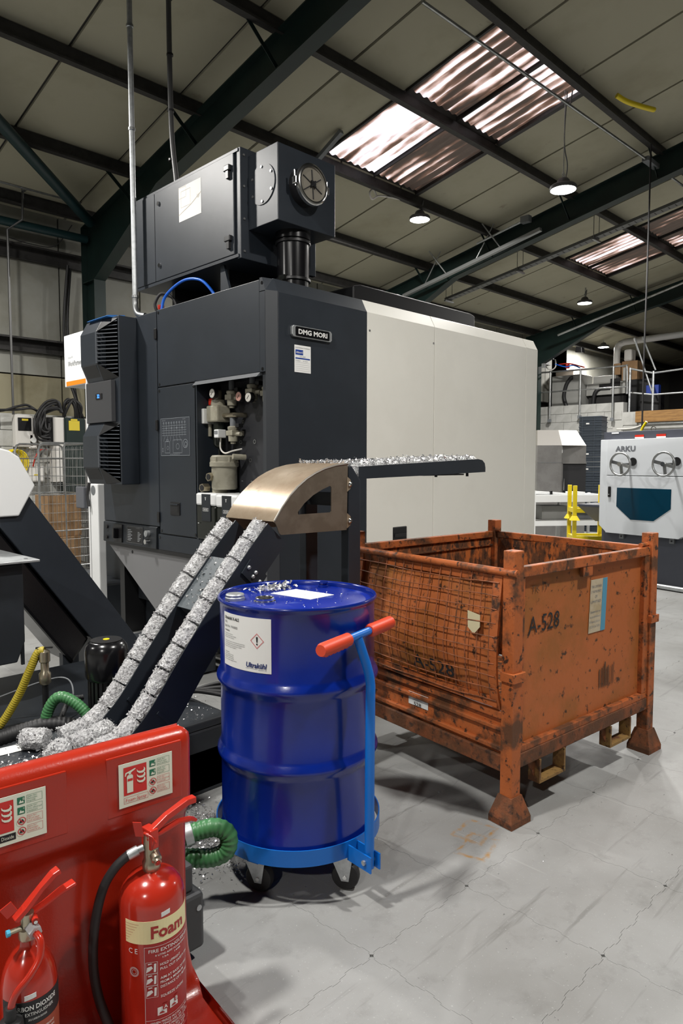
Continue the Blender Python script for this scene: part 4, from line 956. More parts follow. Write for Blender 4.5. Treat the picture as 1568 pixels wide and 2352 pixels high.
MB().lathe([(.02, .50), (.026, .51), (.026, .55), (.018, .56), (.018, .60), (.024, .605), (.024, .65), (.012, .66)], (1.245, 3.15, 0), seg=12).build('valve_body', 'brass', sv, smooth=True)
MB().bar((1.215, 3.17, .668), (1.275, 3.13, .668), .012, .006).build('valve_handle', 'black', sv); MB().box(1.215, 1.23, 3.15, 3.165, .63, .668).build('valve_lug', 'brass', sv)
hose('green_hose', 'green ribbed hose looping beside the pump motor', [(1.15, 2.95, .31), (1.165, 2.935, .44), (1.20, 2.90, .51), (1.25, 2.85, .485), (1.30, 2.80, .41), (1.34, 2.74, .33)], .024, 'greenhose')
hose('black_hose', 'fat black corrugated hose lying on the press deck', [(.75, 3.1, .33), (.95, 3.0, .36), (1.15, 2.93, .395), (1.27, 2.88, .37), (1.33, 2.87, .34)], .032, 'rubber')
hose('thin_grey_cable', 'thin grey cable looping across the press deck', [(.9, 3.5, .31), (1.1, 3.35, .42), (1.33, 3.2, .50), (1.36, 3.12, .44), (1.28, 3.05, .36), (1.26, 2.98, .31)], .004, 'greysteel', ribs=False, cat='cable')
hose('banded_cable', 'black cable with a yellow printed band beside the pump motor', [(1.18, 2.9, .31), (1.22, 2.93, .40), (1.28, 2.98, .455), (1.34, 2.97, .46)], .012, 'rubber', cat='cable')
for i in range(4):
    hose('black_cable', ['uppermost', 'second', 'third', 'lowest'][i]+' of the four black cables between press deck and drum', [(1.70+.01*i, 3.06, .335), (1.82, 2.95-.02*i, .36+.012*i), (1.98, 2.80-.02*i, .42-.02*i), (2.12, 2.72, .36-.03*i), (2.2, 2.7, .1)], .011, 'rubber', ribs=False, cat='cable')
hose('yellow_cable', 'short yellow cable end under the chute', [(1.38, 2.76, .31), (1.42, 2.74, .375), (1.46, 2.72, .37), (1.48, 2.74, .31)], .006, 'yellow', ribs=False, cat='cable')
# loose briquettes on the press head
loose = [((.985, 2.60, .476), 1.0, 'single grey metal briquette lying on white paper, leftmost on the press', (.3, 0, 2.25)), ((.985, 2.405, .476), 1.1, 'metal briquette lying end-on to the viewer at the front of the pile', (1.2, 0, .95)),
         ((1.09, 2.45, .476), 1.0, 'metal briquette in the middle of the short row feeding the chute', (2.0, 0, .35)), ((1.175, 2.47, .480), 1.0, 'metal briquette on the press nearest to the chute foot', (.8, -.1, .25))]
for i, (p, s, lab, ro) in enumerate(loose):
    o = inst(BQ[i], 'metal_briquette', None, p, ro, (s, s, s)); tag(o, lab, 'briquette', 'loose briquettes on the press head')
swarf('press_swarf', 'drift of bright swarf covering the press head behind the red fire point', lambda g: (g.uniform(.50, 1.24) if g.random() < .5 else g.gauss(.9, .13), max(2.19, min(2.71, g.gauss(2.33, .10))), .437+abs(g.gauss(0, .009))), 4200, .005, .017, 8)
swarf('deck_swarf', 'scatter of bright chips on the press deck beside the white paper', lambda g: (g.uniform(1.55, 1.9), g.uniform(2.64, 3.0), .339), 110, .003, .012, 9)
swarf('floor_swarf', 'swarf spilled on the floor between press and blue drum', lambda g: (g.gauss(1.52, .10), g.gauss(2.34, .15), .002+abs(g.gauss(0, .006))), 2200, .004, .014, 10)
swarf('floor_chips', 'few scattered chips on the open floor around the drum', lambda g: (g.uniform(1.1, 3.4), g.uniform(.6, 1.9), .002), 160, .002, .006, 11)

# ------------------------------------------------------------ chip conveyor
cv = thing('chip_conveyor', 'inclined slate chip conveyor with a white head at the left edge', 'conveyor', (2.2, 4.3, 0))
MB().prism([(1.55, 1.33), (2.27, .30), (2.27, .0), (2.05, 0.0), (1.915, .415), (1.395, 1.145), (1.39, 1.3)], 'y', 4.10, 4.50).build('incline_body', 'dark', cv, bevel=.006)
MB().prism([(1.395, 1.145), (1.915, .415), (1.80, .27), (1.46, .75), (1.25, 1.02), (1.25, 1.145)], 'y', 4.13, 4.47).build('underside_duct', 'glossblack', cv, bevel=.02)
MB().box(2.0, 2.84, 4.12, 4.48, .02, .30).build('horizontal_section', 'dark2', cv)
MB().prism([(1.25, 1.585), (1.41, 1.585), (1.455, 1.572), (1.505, 1.537), (1.59, 1.374), (1.495, 1.203), (1.25, 1.200)], 'y', 4.08, 4.52).build('conveyor_head', 'white', cv, bevel=.008)
MB().box(1.75, 1.85, 4.15, 4.2, 0, .4).build('support_foot', 'dark2', cv)

# ------------------------------------------------------------ blue drum
DC = (1.69, 1.92); DR = .284
dm = thing('steel_drum', 'glossy blue steel drum standing on the wheeled dolly', 'drum', (*DC, .16))
zb_, zt_ = .165, 1.02
prof = [(0, zb_+.015), (DR-.012, zb_+.015), (DR-.006, zb_), (DR+.004, zb_+.004), (DR+.004, zb_+.014), (DR, zb_+.022)]
for zc in (.462, .735):
    prof += [(DR, zc-.035), (DR+.004, zc-.024), (DR+.013, zc-.008), (DR+.0145, zc), (DR+.013, zc+.008), (DR+.004, zc+.024), (DR, zc+.035)]
prof += [(DR, zt_-.022), (DR+.003, zt_-.014), (DR+.008, zt_-.008), (DR+.009, zt_-.002), (DR+.005, zt_+.003), (DR-.001, zt_+.002), (DR-.004, zt_-.004), (DR-.006, zt_-.018)]
MB().lathe(prof, (*DC, 0), seg=96, cap=False).build('shell', 'bluedrum', dm, smooth=True, auto=60)
MB().lathe([(DR-.0055, zt_-.018), (DR-.03, zt_-.020), (DR-.035, zt_-.016), (0, zt_-.016)], (*DC, 0), seg=96, cap=False).build('lid', 'drumtop', dm, smooth=True)
ZL = zt_-.016
a_c = math.atan2(-DC[1], -DC[0])
# curved product label
RW = DR; a0 = a_c-R(64); fr = cylframe(DC, RW, a0, .800); Wd = RW*R(46)
lb = slab(fr, 0, Wd, 0, .185, .0008, 20).build('product_label', 'offpaper', dm); lb['label'] = 'white product label with a hazard diamond'
mb = MB(); put_text(mb, 'Ultrakühl X-ALS', fr, .010, .164, .0105, width=.088, bold=.025); put_text(mb, '205L', fr, .010, .151, .007); put_text(mb, 'Batch No: 1910/0025', fr, .010, .136, .0085, width=.08); put_text(mb, 'WARNING', fr, .010, .122, .005, bold=.02)
lines = ['Contains oil mixture', 'Causes serious eye irritation', 'May cause skin reaction', '', 'If in eyes rinse with water for several minutes and remove lenses', 'Wear protective gloves and eye protection when handling the drum', 'Avoid release to the environment or drains', 'Keep out of reach of children', '', '', 'Ultrakühl', 'Coolant systems house', 'Industrial lubricants', 'Made for metal working', 'Keep container tightly closed']
for i, s in enumerate(lines):
    if s: put_text(mb, s, fr, .010, .112-i*.0065, .0038, width=min(.115, .0021*len(s)+.012))
mb.build('label_lettering', 'ink', lb)
mb = MB(); cu_, cv_, rr_ = Wd-.052, .108, .026
for i in range(4):
    p = [(math.cos(PI/2*i), math.sin(PI/2*i)), (math.cos(PI/2*(i+1)), math.sin(PI/2*(i+1)))]
    put_poly(mb, [(cu_+p[0][0]*rr_, cv_+p[0][1]*rr_), (cu_+p[1][0]*rr_, cv_+p[1][1]*rr_), (cu_+p[1][0]*(rr_-.0024), cv_+p[1][1]*(rr_-.0024)), (cu_+p[0][0]*(rr_-.0024), cv_+p[0][1]*(rr_-.0024))], fr)
mb.build('hazard_diamond', 'redink', lb)
mb = MB(); put_poly(mb, [(cu_-.0035, cv_+.014), (cu_+.0035, cv_+.014), (cu_+.002, cv_-.005), (cu_-.002, cv_-.005)], fr); put_ring(mb, fr, cu_, cv_-.011, 0, .003); mb.build('exclamation_mark', 'ink', lb)
mb = MB(); put_text(mb, 'Ultrakühl', fr, Wd-.098, .016, .017, width=.08, bold=.03, shear=.15); put_rect(mb, fr, Wd-.1, Wd-.05, .011, .0118, 1); put_text(mb, 'lubrication for metal', fr, Wd-.047, .009, .004, width=.03); mb.build('brand_lettering', 'navyink', lb)
# bungs
cpx = (1.505, 2.055)
MB().lathe([(.036, 0), (.036, .010), (.034, .012), (.034, .02), (.031, .023), (0, .022)], (*cpx, ZL), seg=24).build('bung_cap', 'galv', dm, smooth=True)
MB().lathe([(.040, 0), (.040, .006), (.034, .008), (.034, .016), (.031, .018), (.029, .016), (.029, .001)], (1.555, 1.945, ZL), seg=28, cap=False).build('bung_flange', 'chrome', dm, smooth=True)
MB().cyl((1.555, 1.945, ZL+.0005), (1.555, 1.945, ZL+.0012), .029, 24).build('bung_hole', 'ink', dm)
MB().lathe([(.02, 0), (.02, .006), (.016, .008), (.016, .014), (.02, .016), (.02, .02), (0, .02)], (1.915, 2.02, ZL), seg=18).build('small_bung', 'bluedrum', dm, smooth=True)
pts = [(1.672, 2.055), (1.80, 2.055), (1.825, 1.865), (1.70, 1.86)]
MB().prism(pts, 'z', ZL+.0005, ZL+.0016).build('paper_sheet', 'paper', dm).name = 'lid_paper'
o = dm.children[-1]
swarf('lid_swarf', 'small heap of bright swarf on the drum lid', lambda g: (max(1.5, g.gauss(1.74, .045)), min(2.16, g.gauss(2.125, .018)), ZL+.001+abs(g.gauss(0, .008))), 420, .006, .02, 21)
swarf('lid_chips', 'loose chips sprinkled over the drum lid', lambda g: (DC[0]+g.uniform(-.18, .18), DC[1]+g.uniform(-.18, .18), ZL+.002), 80, .003, .008, 22)

# ------------------------------------------------------------ drum dolly
dl = thing('drum_dolly', 'bright blue drum dolly with casters and an orange-gripped handle', 'dolly', (*DC, 0))
MB().lathe([(.302, .148), (.302, .205), (.306, .205), (.306, .148), (.302, .148)], (*DC, 0), seg=72, cap=False).build('rim', 'dolly', dl, smooth=True, auto=30)
for a in (0, PI/2): MB().bar((DC[0]-.302*math.cos(a+.3), DC[1]-.302*math.sin(a+.3), .153), (DC[0]+.302*math.cos(a+.3), DC[1]+.302*math.sin(a+.3), .153), .045, .02).build('cross_bar', 'dolly', dl)
def caster(az, sw):
    c = Vector((DC[0]+.235*math.cos(az), DC[1]+.235*math.sin(az), 0)); d = Vector((math.cos(sw), math.sin(sw), 0)); s = Vector((-d.y, d.x, 0))
    k = MB().lathe([(.05, .145), (.05, .135), (.03, .132), (.03, .122)], tuple(c), seg=16).build('caster', 'galv', dl)
    w_ = c+d*.022+Vector((0, 0, .05))
    MB().lathe([(.012, -.016), (.046, -.016), (.0495, -.010), (.0495, .010), (.046, .016), (.012, .016)], w_, tuple(s), 28).build('wheel', 'rubber', k, smooth=True)
    for q in (-1, 1):
        mb = MB(); b = c+s*q*.021
        pts_ = [b+d*-.03+Vector((0, 0, .125)), b+d*.05+Vector((0, 0, .125)), w_+s*q*.021+d*.014+Vector((0, 0, -.014)), w_+s*q*.021-d*.012+Vector((0, 0, -.014))]
        mb.add([p-s*q*.0015 for p in pts_]+[p+s*q*.0015 for p in pts_], [(0, 1, 2, 3), (7, 6, 5, 4), (0, 4, 5, 1), (1, 5, 6, 2), (2, 6, 7, 3), (3, 7, 4, 0)]); mb.build('fork_cheek', 'galv', k)
    MB().cyl(w_-s*.026, w_+s*.026, .007, 10).build('axle_bolt', 'chrome', k)
caster(a_c-R(42), a_c+R(70)); caster(a_c+R(38), a_c+R(75)); caster(a_c+R(138), 1.0); caster(a_c-R(138), 2.0)
# handle
HB = Vector((1.668, 1.535, 0)); hd = (HB-Vector((*DC, 0))).normalized(); tg = Vector((-hd.y, hd.x, 0))
if tg.x < 0: tg = -tg
for q in (-1, 1):
    b = HB+tg*q*.021
    MB().bar(b-hd*.085+Vector((0, 0, .165)), b+hd*.03+Vector((0, 0, .165)), .005, .055).build('handle_bracket', 'dolly', dl)
MB().cyl(HB+tg*.03+Vector((0, 0, .165)), HB-tg*.03+Vector((0, 0, .165)), .009, 8).build('pivot_bolt', 'galv', dl)
Tm = Vector((1.668, 1.590, .925))
MB().tube(smoothpath([HB+Vector((0, 0, .14)), HB+Vector((.005, .004, .45)), HB+Vector((.018, .014, .70)), HB+Vector((.026, .022, .765)), HB+Vector((.022, .034, .82)), Tm+Vector((0, 0, -.01))], 6), .0165, 14).build('handle_post', 'dolly', dl, smooth=True)
tb = Vector((.432, .092, 0)).normalized(); tb = Vector((.42, .10, .0)).normalized()
MB().cyl(Tm-tb*.20, Tm+tb*.20, .0135, 14).build('cross_handle', 'dolly', dl, smooth=True)
for q, (s0, s1) in enumerate(((-.228, -.06), (.075, .235))):
    P = []; rad = []
    for i in range(61):
        s = s0+(s1-s0)*i/60; P.append(Tm+tb*s); rad.append((.0215+.0016*math.sin(i*1.05*2)) if 1 < i < 59 else .0185)
    gp = MB().tube(P, .02, 16, rad=rad).build('grip', 'grip', dl, smooth=True)
    mb = MB()
    for i in range(6): mb.lathe([(0, -.014), (.011, -.009), (.014, 0), (.011, .009), (0, .014)], Tm+tb*(s0+.028+(s1-s0-.05)*i/5)+Vector((0, 0, -.013)), tuple(tb), 10)
    mb.build('finger_ridges', 'grip', gp, smooth=True)

# ------------------------------------------------------------ orange stillage
st = thing('stillage', 'battered orange steel stillage with mesh gate, stencilled A-528', 'stillage', (3.1, 2.0, 0))
SO = Vector((2.508, 1.508, 0)); SU = Vector((math.cos(R(-5)), math.sin(R(-5)), 0)); SV = Vector((-math.sin(R(-8)), math.cos(R(-8)), 0))
SM = Matrix(((SU.x, SV.x, 0, SO.x), (SU.y, SV.y, 0, SO.y), (0, 0, 1, 0), (0, 0, 0, 1)))
SW, SD = 1.16, 1.035
def sb(mb, name, mt, parent=None, **k):
    mb.v = [tuple(SM @ Vector(p)) for p in mb.v]; return mb.build(name, mt, parent or st, **k)
hp = .031
for (u, v, zt) in ((0, 0, 1.145), (0, SD, 1.145), (SW, 0, 1.145), (SW, SD, 1.145)):
    p = sb(MB().box(u-hp, u+hp, v-hp, v+hp, .06, zt), 'corner_post', 'orange', bevel=.004)
    mb = MB(); mb.add([(u+a, v+b, .0) for a, b in ((-.066, -.062), (.066, -.062), (.066, .062), (-.066, .062))] + [(u+a*1.0, v+b, .025) for a, b in ((-.066, -.062), (.066, -.062), (.066, .062), (-.066, .062))] + [(u+a, v+b, .115) for a, b in ((-.036, -.036), (.036, -.036), (.036, .036), (-.036, .036))],
        [(3, 2, 1, 0), (0, 1, 5, 4), (1, 2, 6, 5), (2, 3, 7, 6), (3, 0, 4, 7), (4, 5, 9, 8), (5, 6, 10, 9), (6, 7, 11, 10), (7, 4, 8, 11), (8, 9, 10, 11)]); sb(mb, 'foot', 'rustbase', p)
# base frame
for (a, b) in (((0, 0), (SW, 0)), ((0, SD), (SW, SD))): sb(MB().box(a[0]+hp, b[0]-hp, a[1]-.025, a[1]+.025, .225, .285), 'base_rail', 'rustbase', bevel=.004)
for u in (0, SW): sb(MB().box(u-.025, u+.025, hp, SD-hp, .205, .275), 'base_rail', 'rustbase', bevel=.004)
sb(MB().box(.02, SW-.02, .02, SD-.02, .272, .284), 'floor_sheet', 'orangein')
for u in (.40, .76): sb(MB().box(u-.025, u+.025, .03, SD-.03, .225, .272), 'floor_bearer', 'orange')
# fork pockets under the right-hand side
for u in (.27, .86):
    for v in (0, SD):
        mb = MB(); mb.box(u-.10, u+.10, v-.03, v+.03, .118, .13); mb.box(u-.10, u-.088, v-.03, v+.03, .13, .225); mb.box(u+.088, u+.10, v-.03, v+.03, .13, .225)
        sb(mb, 'fork_loop', 'pocket')
        for q in (-1, 1): sb(MB().prism([(u+q*.155, .225), (u+q*.10, .225), (u+q*.10, .14)], 'y', v-.004, v+.004), 'fork_gusset', 'rustbase')
# right-hand side: plain sheet inside an angle frame
def bulge(u, v): return .012*math.sin(u*PI)*math.sin(v*PI)+.004*noise.noise(Vector((u*5, v*4, 2)))
def sheet(name, f, mt, th=(0, .004, 0), nu=14, nv=12, parent=None):
    mb = MB(); mb.grid(f, nu, nv); n = len(mb.v); t = Vector(th); mb.add([tuple(Vector(p)+t) for p in mb.v[:n]], [tuple(i-0 for i in reversed(q)) for q in [tuple(k for k in fq) for fq in mb.f[:]]])
    m2 = nu+1; ed = [(j*m2+i) for j, i in [(0, i) for i in range(nu+1)]]
    lp = [i for i in range(nu+1)] + [j*m2+nu for j in range(1, nv+1)] + [nv*m2+i for i in range(nu-1, -1, -1)] + [j*m2 for j in range(nv-1, 0, -1)]
    for a, b in zip(lp, lp[1:]+lp[:1]): mb.f.append((a, b, b+n, a+n))
    return sb(mb, name, mt, parent, smooth=True, auto=50)
rs = sheet('side_sheet', lambda u, v: (.035+(SW-.07)*u, .005+bulge(u, v)*.6, .30+.74*v), 'orangeflat')
sb(MB().box(hp, SW-hp, -.022, .012, 1.03, 1.075), 'top_rail', 'orange', bevel=.004)
sb(MB().box(hp, SW-hp, -.020, .010, .285, .315), 'bottom_rail', 'orange', bevel=.003)
sb(MB().box(hp, hp+.028, -.018, .008, .315, 1.03), 'edge_angle', 'orange', bevel=.002); sb(MB().box(SW-hp-.05, SW-hp, -.02, .008, .315, 1.03), 'edge_angle', 'orange', bevel=.003)
sb(MB().box(.50, .58, -.019, .0, .985, 1.032), 'rail_patch', 'orange')
for u, z in ((-.0, .62), (SW, .70)): sb(MB().box(u-.042, u+.042, -.042, .03, z-.02, z+.02), 'hinge_lug', 'orange', bevel=.003)
# back sides
sheet('back_sheet', lambda u, v: (SW-.004+.006*math.sin(u*9), .035+(SD-.07)*u, .29+.75*v), 'orangein', (-.004, 0, 0))
sheet('far_sheet', lambda u, v: (.035+(SW-.07)*u, SD+bulge(u, v)*.4, .29+.75*v), 'orangein', (0, .004, 0))
sb(MB().box(SW-.012, SW+.022, hp, SD-hp, 1.035, 1.075), 'top_rail', 'orange', bevel=.004); sb(MB().box(hp, SW-hp, SD-.012, SD+.022, 1.035, 1.075), 'top_rail', 'orange', bevel=.004)
sb(MB().box(SW-.006, SW+.012, hp, SD-hp, .985, .993), 'inner_bead', 'orangein'); sb(MB().box(hp, SW-hp, SD-.010, SD+.012, .985, .993), 'inner_bead', 'orangein')
sb(MB().prism([(SW+.035, .40), (SW+.035, .98), (SW+.05, .98), (SW+.085, .42), (SW+.085, .40)], 'y', .04, SD-.05), 'rear_gate', 'orange', bevel=.003)
for v in (0, SD): sb(MB().cyl((SW-.02, v-.06, 1.085) if v else (SW-.10, 0.0, 1.085), (SW-.02, v-.03, 1.085) if v else (SW-.03, 0, 1.085), .012, 8), 'gate_pin', 'orange')
# mesh side (faces left): fixed lower panel with ribs, gate with bulging sheet and wire mesh
lp = sb(MB().box(-.006, .006, hp, SD-hp, .275, .46), 'lower_panel', 'orange')
for z, w_ in ((.300, .022), (.385, .02), (.445, .035)): sb(MB().box(-.022, .0, hp, SD-hp, z-w_/2, z+w_/2), 'rib', 'orange', lp, bevel=.005)
def gz(v, t): return .47+.57*t
def gout(v, t): return -.012-.075*math.sin(PI*min(1, t*1.02))**.8*(.35+.65*(1-t))*(.6+.4*math.sin(PI*v))
gt = sheet('gate_sheet', lambda a, t: (gout(a, t)+.012+.012*noise.noise(Vector((a*4, t*4, 9))), .06+(SD-.12)*a, gz(a, t)), 'orangeflat', (.004, 0, 0), 18, 14)
sb(MB().cyl((-.03, -.045, 1.055), (-.03, SD+.02, 1.055), .016, 10), 'gate_top_bar', 'orange', smooth=True)
sb(MB().box(-.022, .0, hp, SD-hp, 1.00, 1.045), 'gate_top_angle', 'orange', bevel=.003)
for a in (.06, SD-.06):
    P = [(gout(a/SD, t)-.006, a, gz(0, t)) for t in [i/10 for i in range(11)]]; mb = MB()
    for p, q in zip(P[:-1], P[1:]): mb.bar(p, q, .045, .012, (1, 0, 0))
    sb(mb, 'gate_stile', 'orange')
P = [(gout(a/SD, .06)-.004, a, gz(0, .05)) for a in (.05, SD/2, SD-.05)]; mb = MB()
for p, q in zip(P[:-1], P[1:]): mb.bar(p, q, .012, .04, (0, 0, 1))
sb(mb, 'gate_bottom_bar', 'orange')
nv_, nh_ = 15, 10
for i in range(nv_):
    a = .08+(SD-.16)*i/(nv_-1); sb(MB().tube([(gout(a/SD, t)-.010+.004*noise.noise(Vector((a*9, t*6, 1))), a+.006*noise.noise(Vector((t*5, a*3, 4))), gz(0, t)) for t in [j/12 for j in range(1, 13)]], .0026, 5), 'mesh_wire', 'rustwire')
for j in range(nh_):
    t = .06+.88*j/(nh_-1); sb(MB().tube([(gout(a, t)-.015, .05+(SD-.10)*a, gz(0, t)+.008*noise.noise(Vector((a*4, t*9, 3)))-.010*math.sin(a*PI)) for a in [k/14 for k in range(15)]], .0026, 5), 'mesh_wire', 'rustwire')
# print and labels on the stillage
vd = -SV
fr = frame(SM @ Vector((.085, -.0045, .735)), SU, (0, 0, 1), .002)
fr2 = lambda u, v, l=0.0: SM @ Vector((u, .004+bulge((u-.035)/(SW-.07), (v-.30)/.74)*.6-.0025-.001*l, v))
put_text(MB(), 'A-528', fr2, .115, .775, .078, width=.235, align='l').build('stencil', 'ink', rs)
fr3 = lambda u, v, l=0.0: SM @ Vector((gout(1-u/SD, (v-.47)/.57)+.012-.012-.008-.001*l, SD-u, v))
put_text(MB(), 'A-528', fr3, .50, .555, .062, width=.26, align='l', bold=.01).build('stencil', 'ink', gt)
lab_ = slab(lambda u, v, l=0.0: fr2(.60+u+.03*v, .70+v, l), 0, .145, 0, .255, .001).build('property_label', mat('faded_label', (0.50, 0.42, 0.30), 0.6, col2=(0.42, 0.33, 0.2), scale=12), rs)
frl = lambda u, v, l=0.0: fr2(.60+u+.03*v, .70+v, l)
mb = MB(); put_rect(mb, frl, .105, .145, 0, .255, 1); mb.build('label_band', mat('faded_blue', (0.08, 0.28, 0.42), 0.6), lab_)
mb = MB()
for i, s in enumerate(['THIS CONTAINER', 'IS THE PROPERTY', 'OF', 'LIMITED', '', 'Unauthorised use', 'is prohibited', 'If found phone', '01234 567 890']):
    if s: put_text(mb, s, frl, .052, .215-i*.024, .0125, width=.09 if len(s) > 4 else .02, align='c')
mb.build('label_lettering', 'greyink', lab_)
slab(lambda u, v, l=0.0: SM @ Vector((-.0085-.001*l, .62-u, .335+v)), 0, .135, 0, .062, .001).build('torn_sticker', 'offpaper', lp)
mb = MB(); put_text(mb, '528', lambda u, v, l=0.0: SM @ Vector((-.0105-.001*l, .62-u, .335+v)), .04, .0, .02, width=.05); mb.build('sticker_print', 'ink', lp)
mb = MB(); fr4 = lambda u, v, l=0.0: fr3(u, v, 3+l); put_poly(mb, [(.83, .87), (.90, .86), (.905, .81), (.875, .775), (.84, .80)], fr4); mb.build('torn_label', mat('aged_paper', (0.55, 0.48, 0.30), 0.7), gt)
mb = MB()
for i in range(9): put_rect(mb, fr2, .70+i*.016+random.uniform(0, .004), .706+i*.016+random.uniform(0, .006), .42, .52+random.uniform(-.01, .02), 1)
mb.build('ghost_barcode', mat('faint_black', (0.10, 0.045, 0.018), 0.7), rs)
mb = MB(); put_text(mb, 'TK 17', fr2, .13, .955, .028, width=.12); mb.build('faint_stencil', mat('faint_black', (0.10, 0.045, 0.018), 0.7), rs)
tag(MB().prism([(2.06, 1.99), (2.075, 2.0), (2.08, 1.985), (2.068, 1.978)], 'z', .0005, .002).build('paint_flake', 'orange'), 'small orange paint flake on the floor beside the stillage', 'paint flake')
tag(MB().prism([(1.98, 2.13), (1.995, 2.135), (1.992, 2.12)], 'z', .0005, .002).build('paint_flake', 'orange'), 'tiny orange paint flake on the floor close to the drum', 'paint flake')

# ------------------------------------------------------------ red fire point stand
fs_ = thing('fire_point_stand', 'moulded red plastic fire extinguisher stand in the foreground', 'stand', (1.0, 1.60, 0), R(-6))
PR = [(-.285, 0), (-.29, .03), (-.285, .062), (-.27, .072), (-.255, .066), (-.245, .052), (-.22, .048), (-.12, .048), (-.06, .05), (-.03, .065), (-.012, .10), (-.004, .16), (.0, .25), (.0, .42), (-.002, .50), (-.006, .535), (-.018, .562), (-.032, .578), (-.040, .60), (-.042, .64), (-.042, .72), (-.040, .765), (-.034, .785), (-.022, .798), (-.004, .803), (.014, .800), (.03, .79), (.035, .77)]
XLs = -.66
def xr(z): return .004+.034*max(0, 1-z/.24)**1.8-(.034*(1-math.sqrt(max(0, 1-((z-.765)/.0385)**2))) if z > .765 else 0)
def front(u, j):
    y, z = PR[j]; x = XLs+(xr(z)-XLs)*u
    # two shallow bays for the extinguishers, blended below the sign ledge
    if .1 < z < .56:
        k = min(1, (z-.1)/.12, (.56-z)/.05)
        b = sum(math.exp(-((x-c)/.10)**4) for c in (-.14, -.45)); y += k*(.018*b-.006)
        e = min(1, (xr(z)-x)/.03, (x-XLs)/.03); y -= (1-e)*.0
    e = min(1.0, (xr(z)-x)/.022, (x-XLs)/.022)
    if z > .07: y += (1-e)**2*.022*(1 if z < .76 else max(0, (.803-z)/.043))
    return (x, y, z)
mb = MB(); NU = 60; nj = len(PR)
us = [0, .004, .010, .018, .03]+[.03+.94*i/(NU-10) for i in range(1, NU-10)]+[.97, .982, .99, .996, 1]
vs = [front(u, j) for j in range(nj) for u in us]; m_ = len(us)
back = [(XLs+(xr(z)-XLs)*u, .045, max(0, min(z, .77))) for (y, z) in PR for u in us]
fs = [(j*m_+i, j*m_+i+1, (j+1)*m_+i+1, (j+1)*m_+i) for j in range(nj-1) for i in range(m_-1)]
K = nj*m_
fs += [tuple(K+q for q in reversed(f)) for f in fs]
for j in range(nj-1): fs += [(j*m_, (j+1)*m_, K+(j+1)*m_, K+j*m_), (j*m_+m_-1, K+j*m_+m_-1, K+(j+1)*m_+m_-1, (j+1)*m_+m_-1)]
for i in range(m_-1): fs += [(i, K+i, K+i+1, i+1), ((nj-1)*m_+i, (nj-1)*m_+i+1, K+(nj-1)*m_+i+1, K+(nj-1)*m_+i)]
mb.add(vs+back, fs); mb.build('stand_body', 'red', fs_, smooth=True, local=True, auto=60)
# raised fields behind the signs
for c in (-.13, -.425): MB().box(c-.10, c+.10, -.0424, -.03, .622, .775).build('sign_panel', 'red', fs_, local=True, bevel=.0025)
def flame(mb, fr, u, v, s):
    for k, dv in ((1.0, 0), (1.0, -.34), (1.0, -.68)):
        top = [(0.0, .30), (.10, .16), (.28, .10), (.45, .12), (.52, .22), (.50, .36), (.62, .22), (.60, .05), (.42, -.06), (.18, -.02), (.02, .12)]
        put_poly(mb, [(u+s*a, v+s*(b+dv)) for a, b in top], fr, 3)
def ext_icon(mb, fr, u, v, s):
    put_poly(mb, [(u+s*a, v+s*b) for a, b in ((0, 0), (.36, 0), (.36, .95), (.30, 1.04), (.06, 1.04), (0, .95))], fr, 3)
    put_poly(mb, [(u+s*a, v+s*b) for a, b in ((.12, 1.06), (.24, 1.06), (.26, 1.16), (.52, 1.30), (.50, 1.36), (.22, 1.28), (-.08, 1.20), (-.12, 1.0), (-.06, 1.0), (-.02, 1.12), (.10, 1.16))], fr, 3)
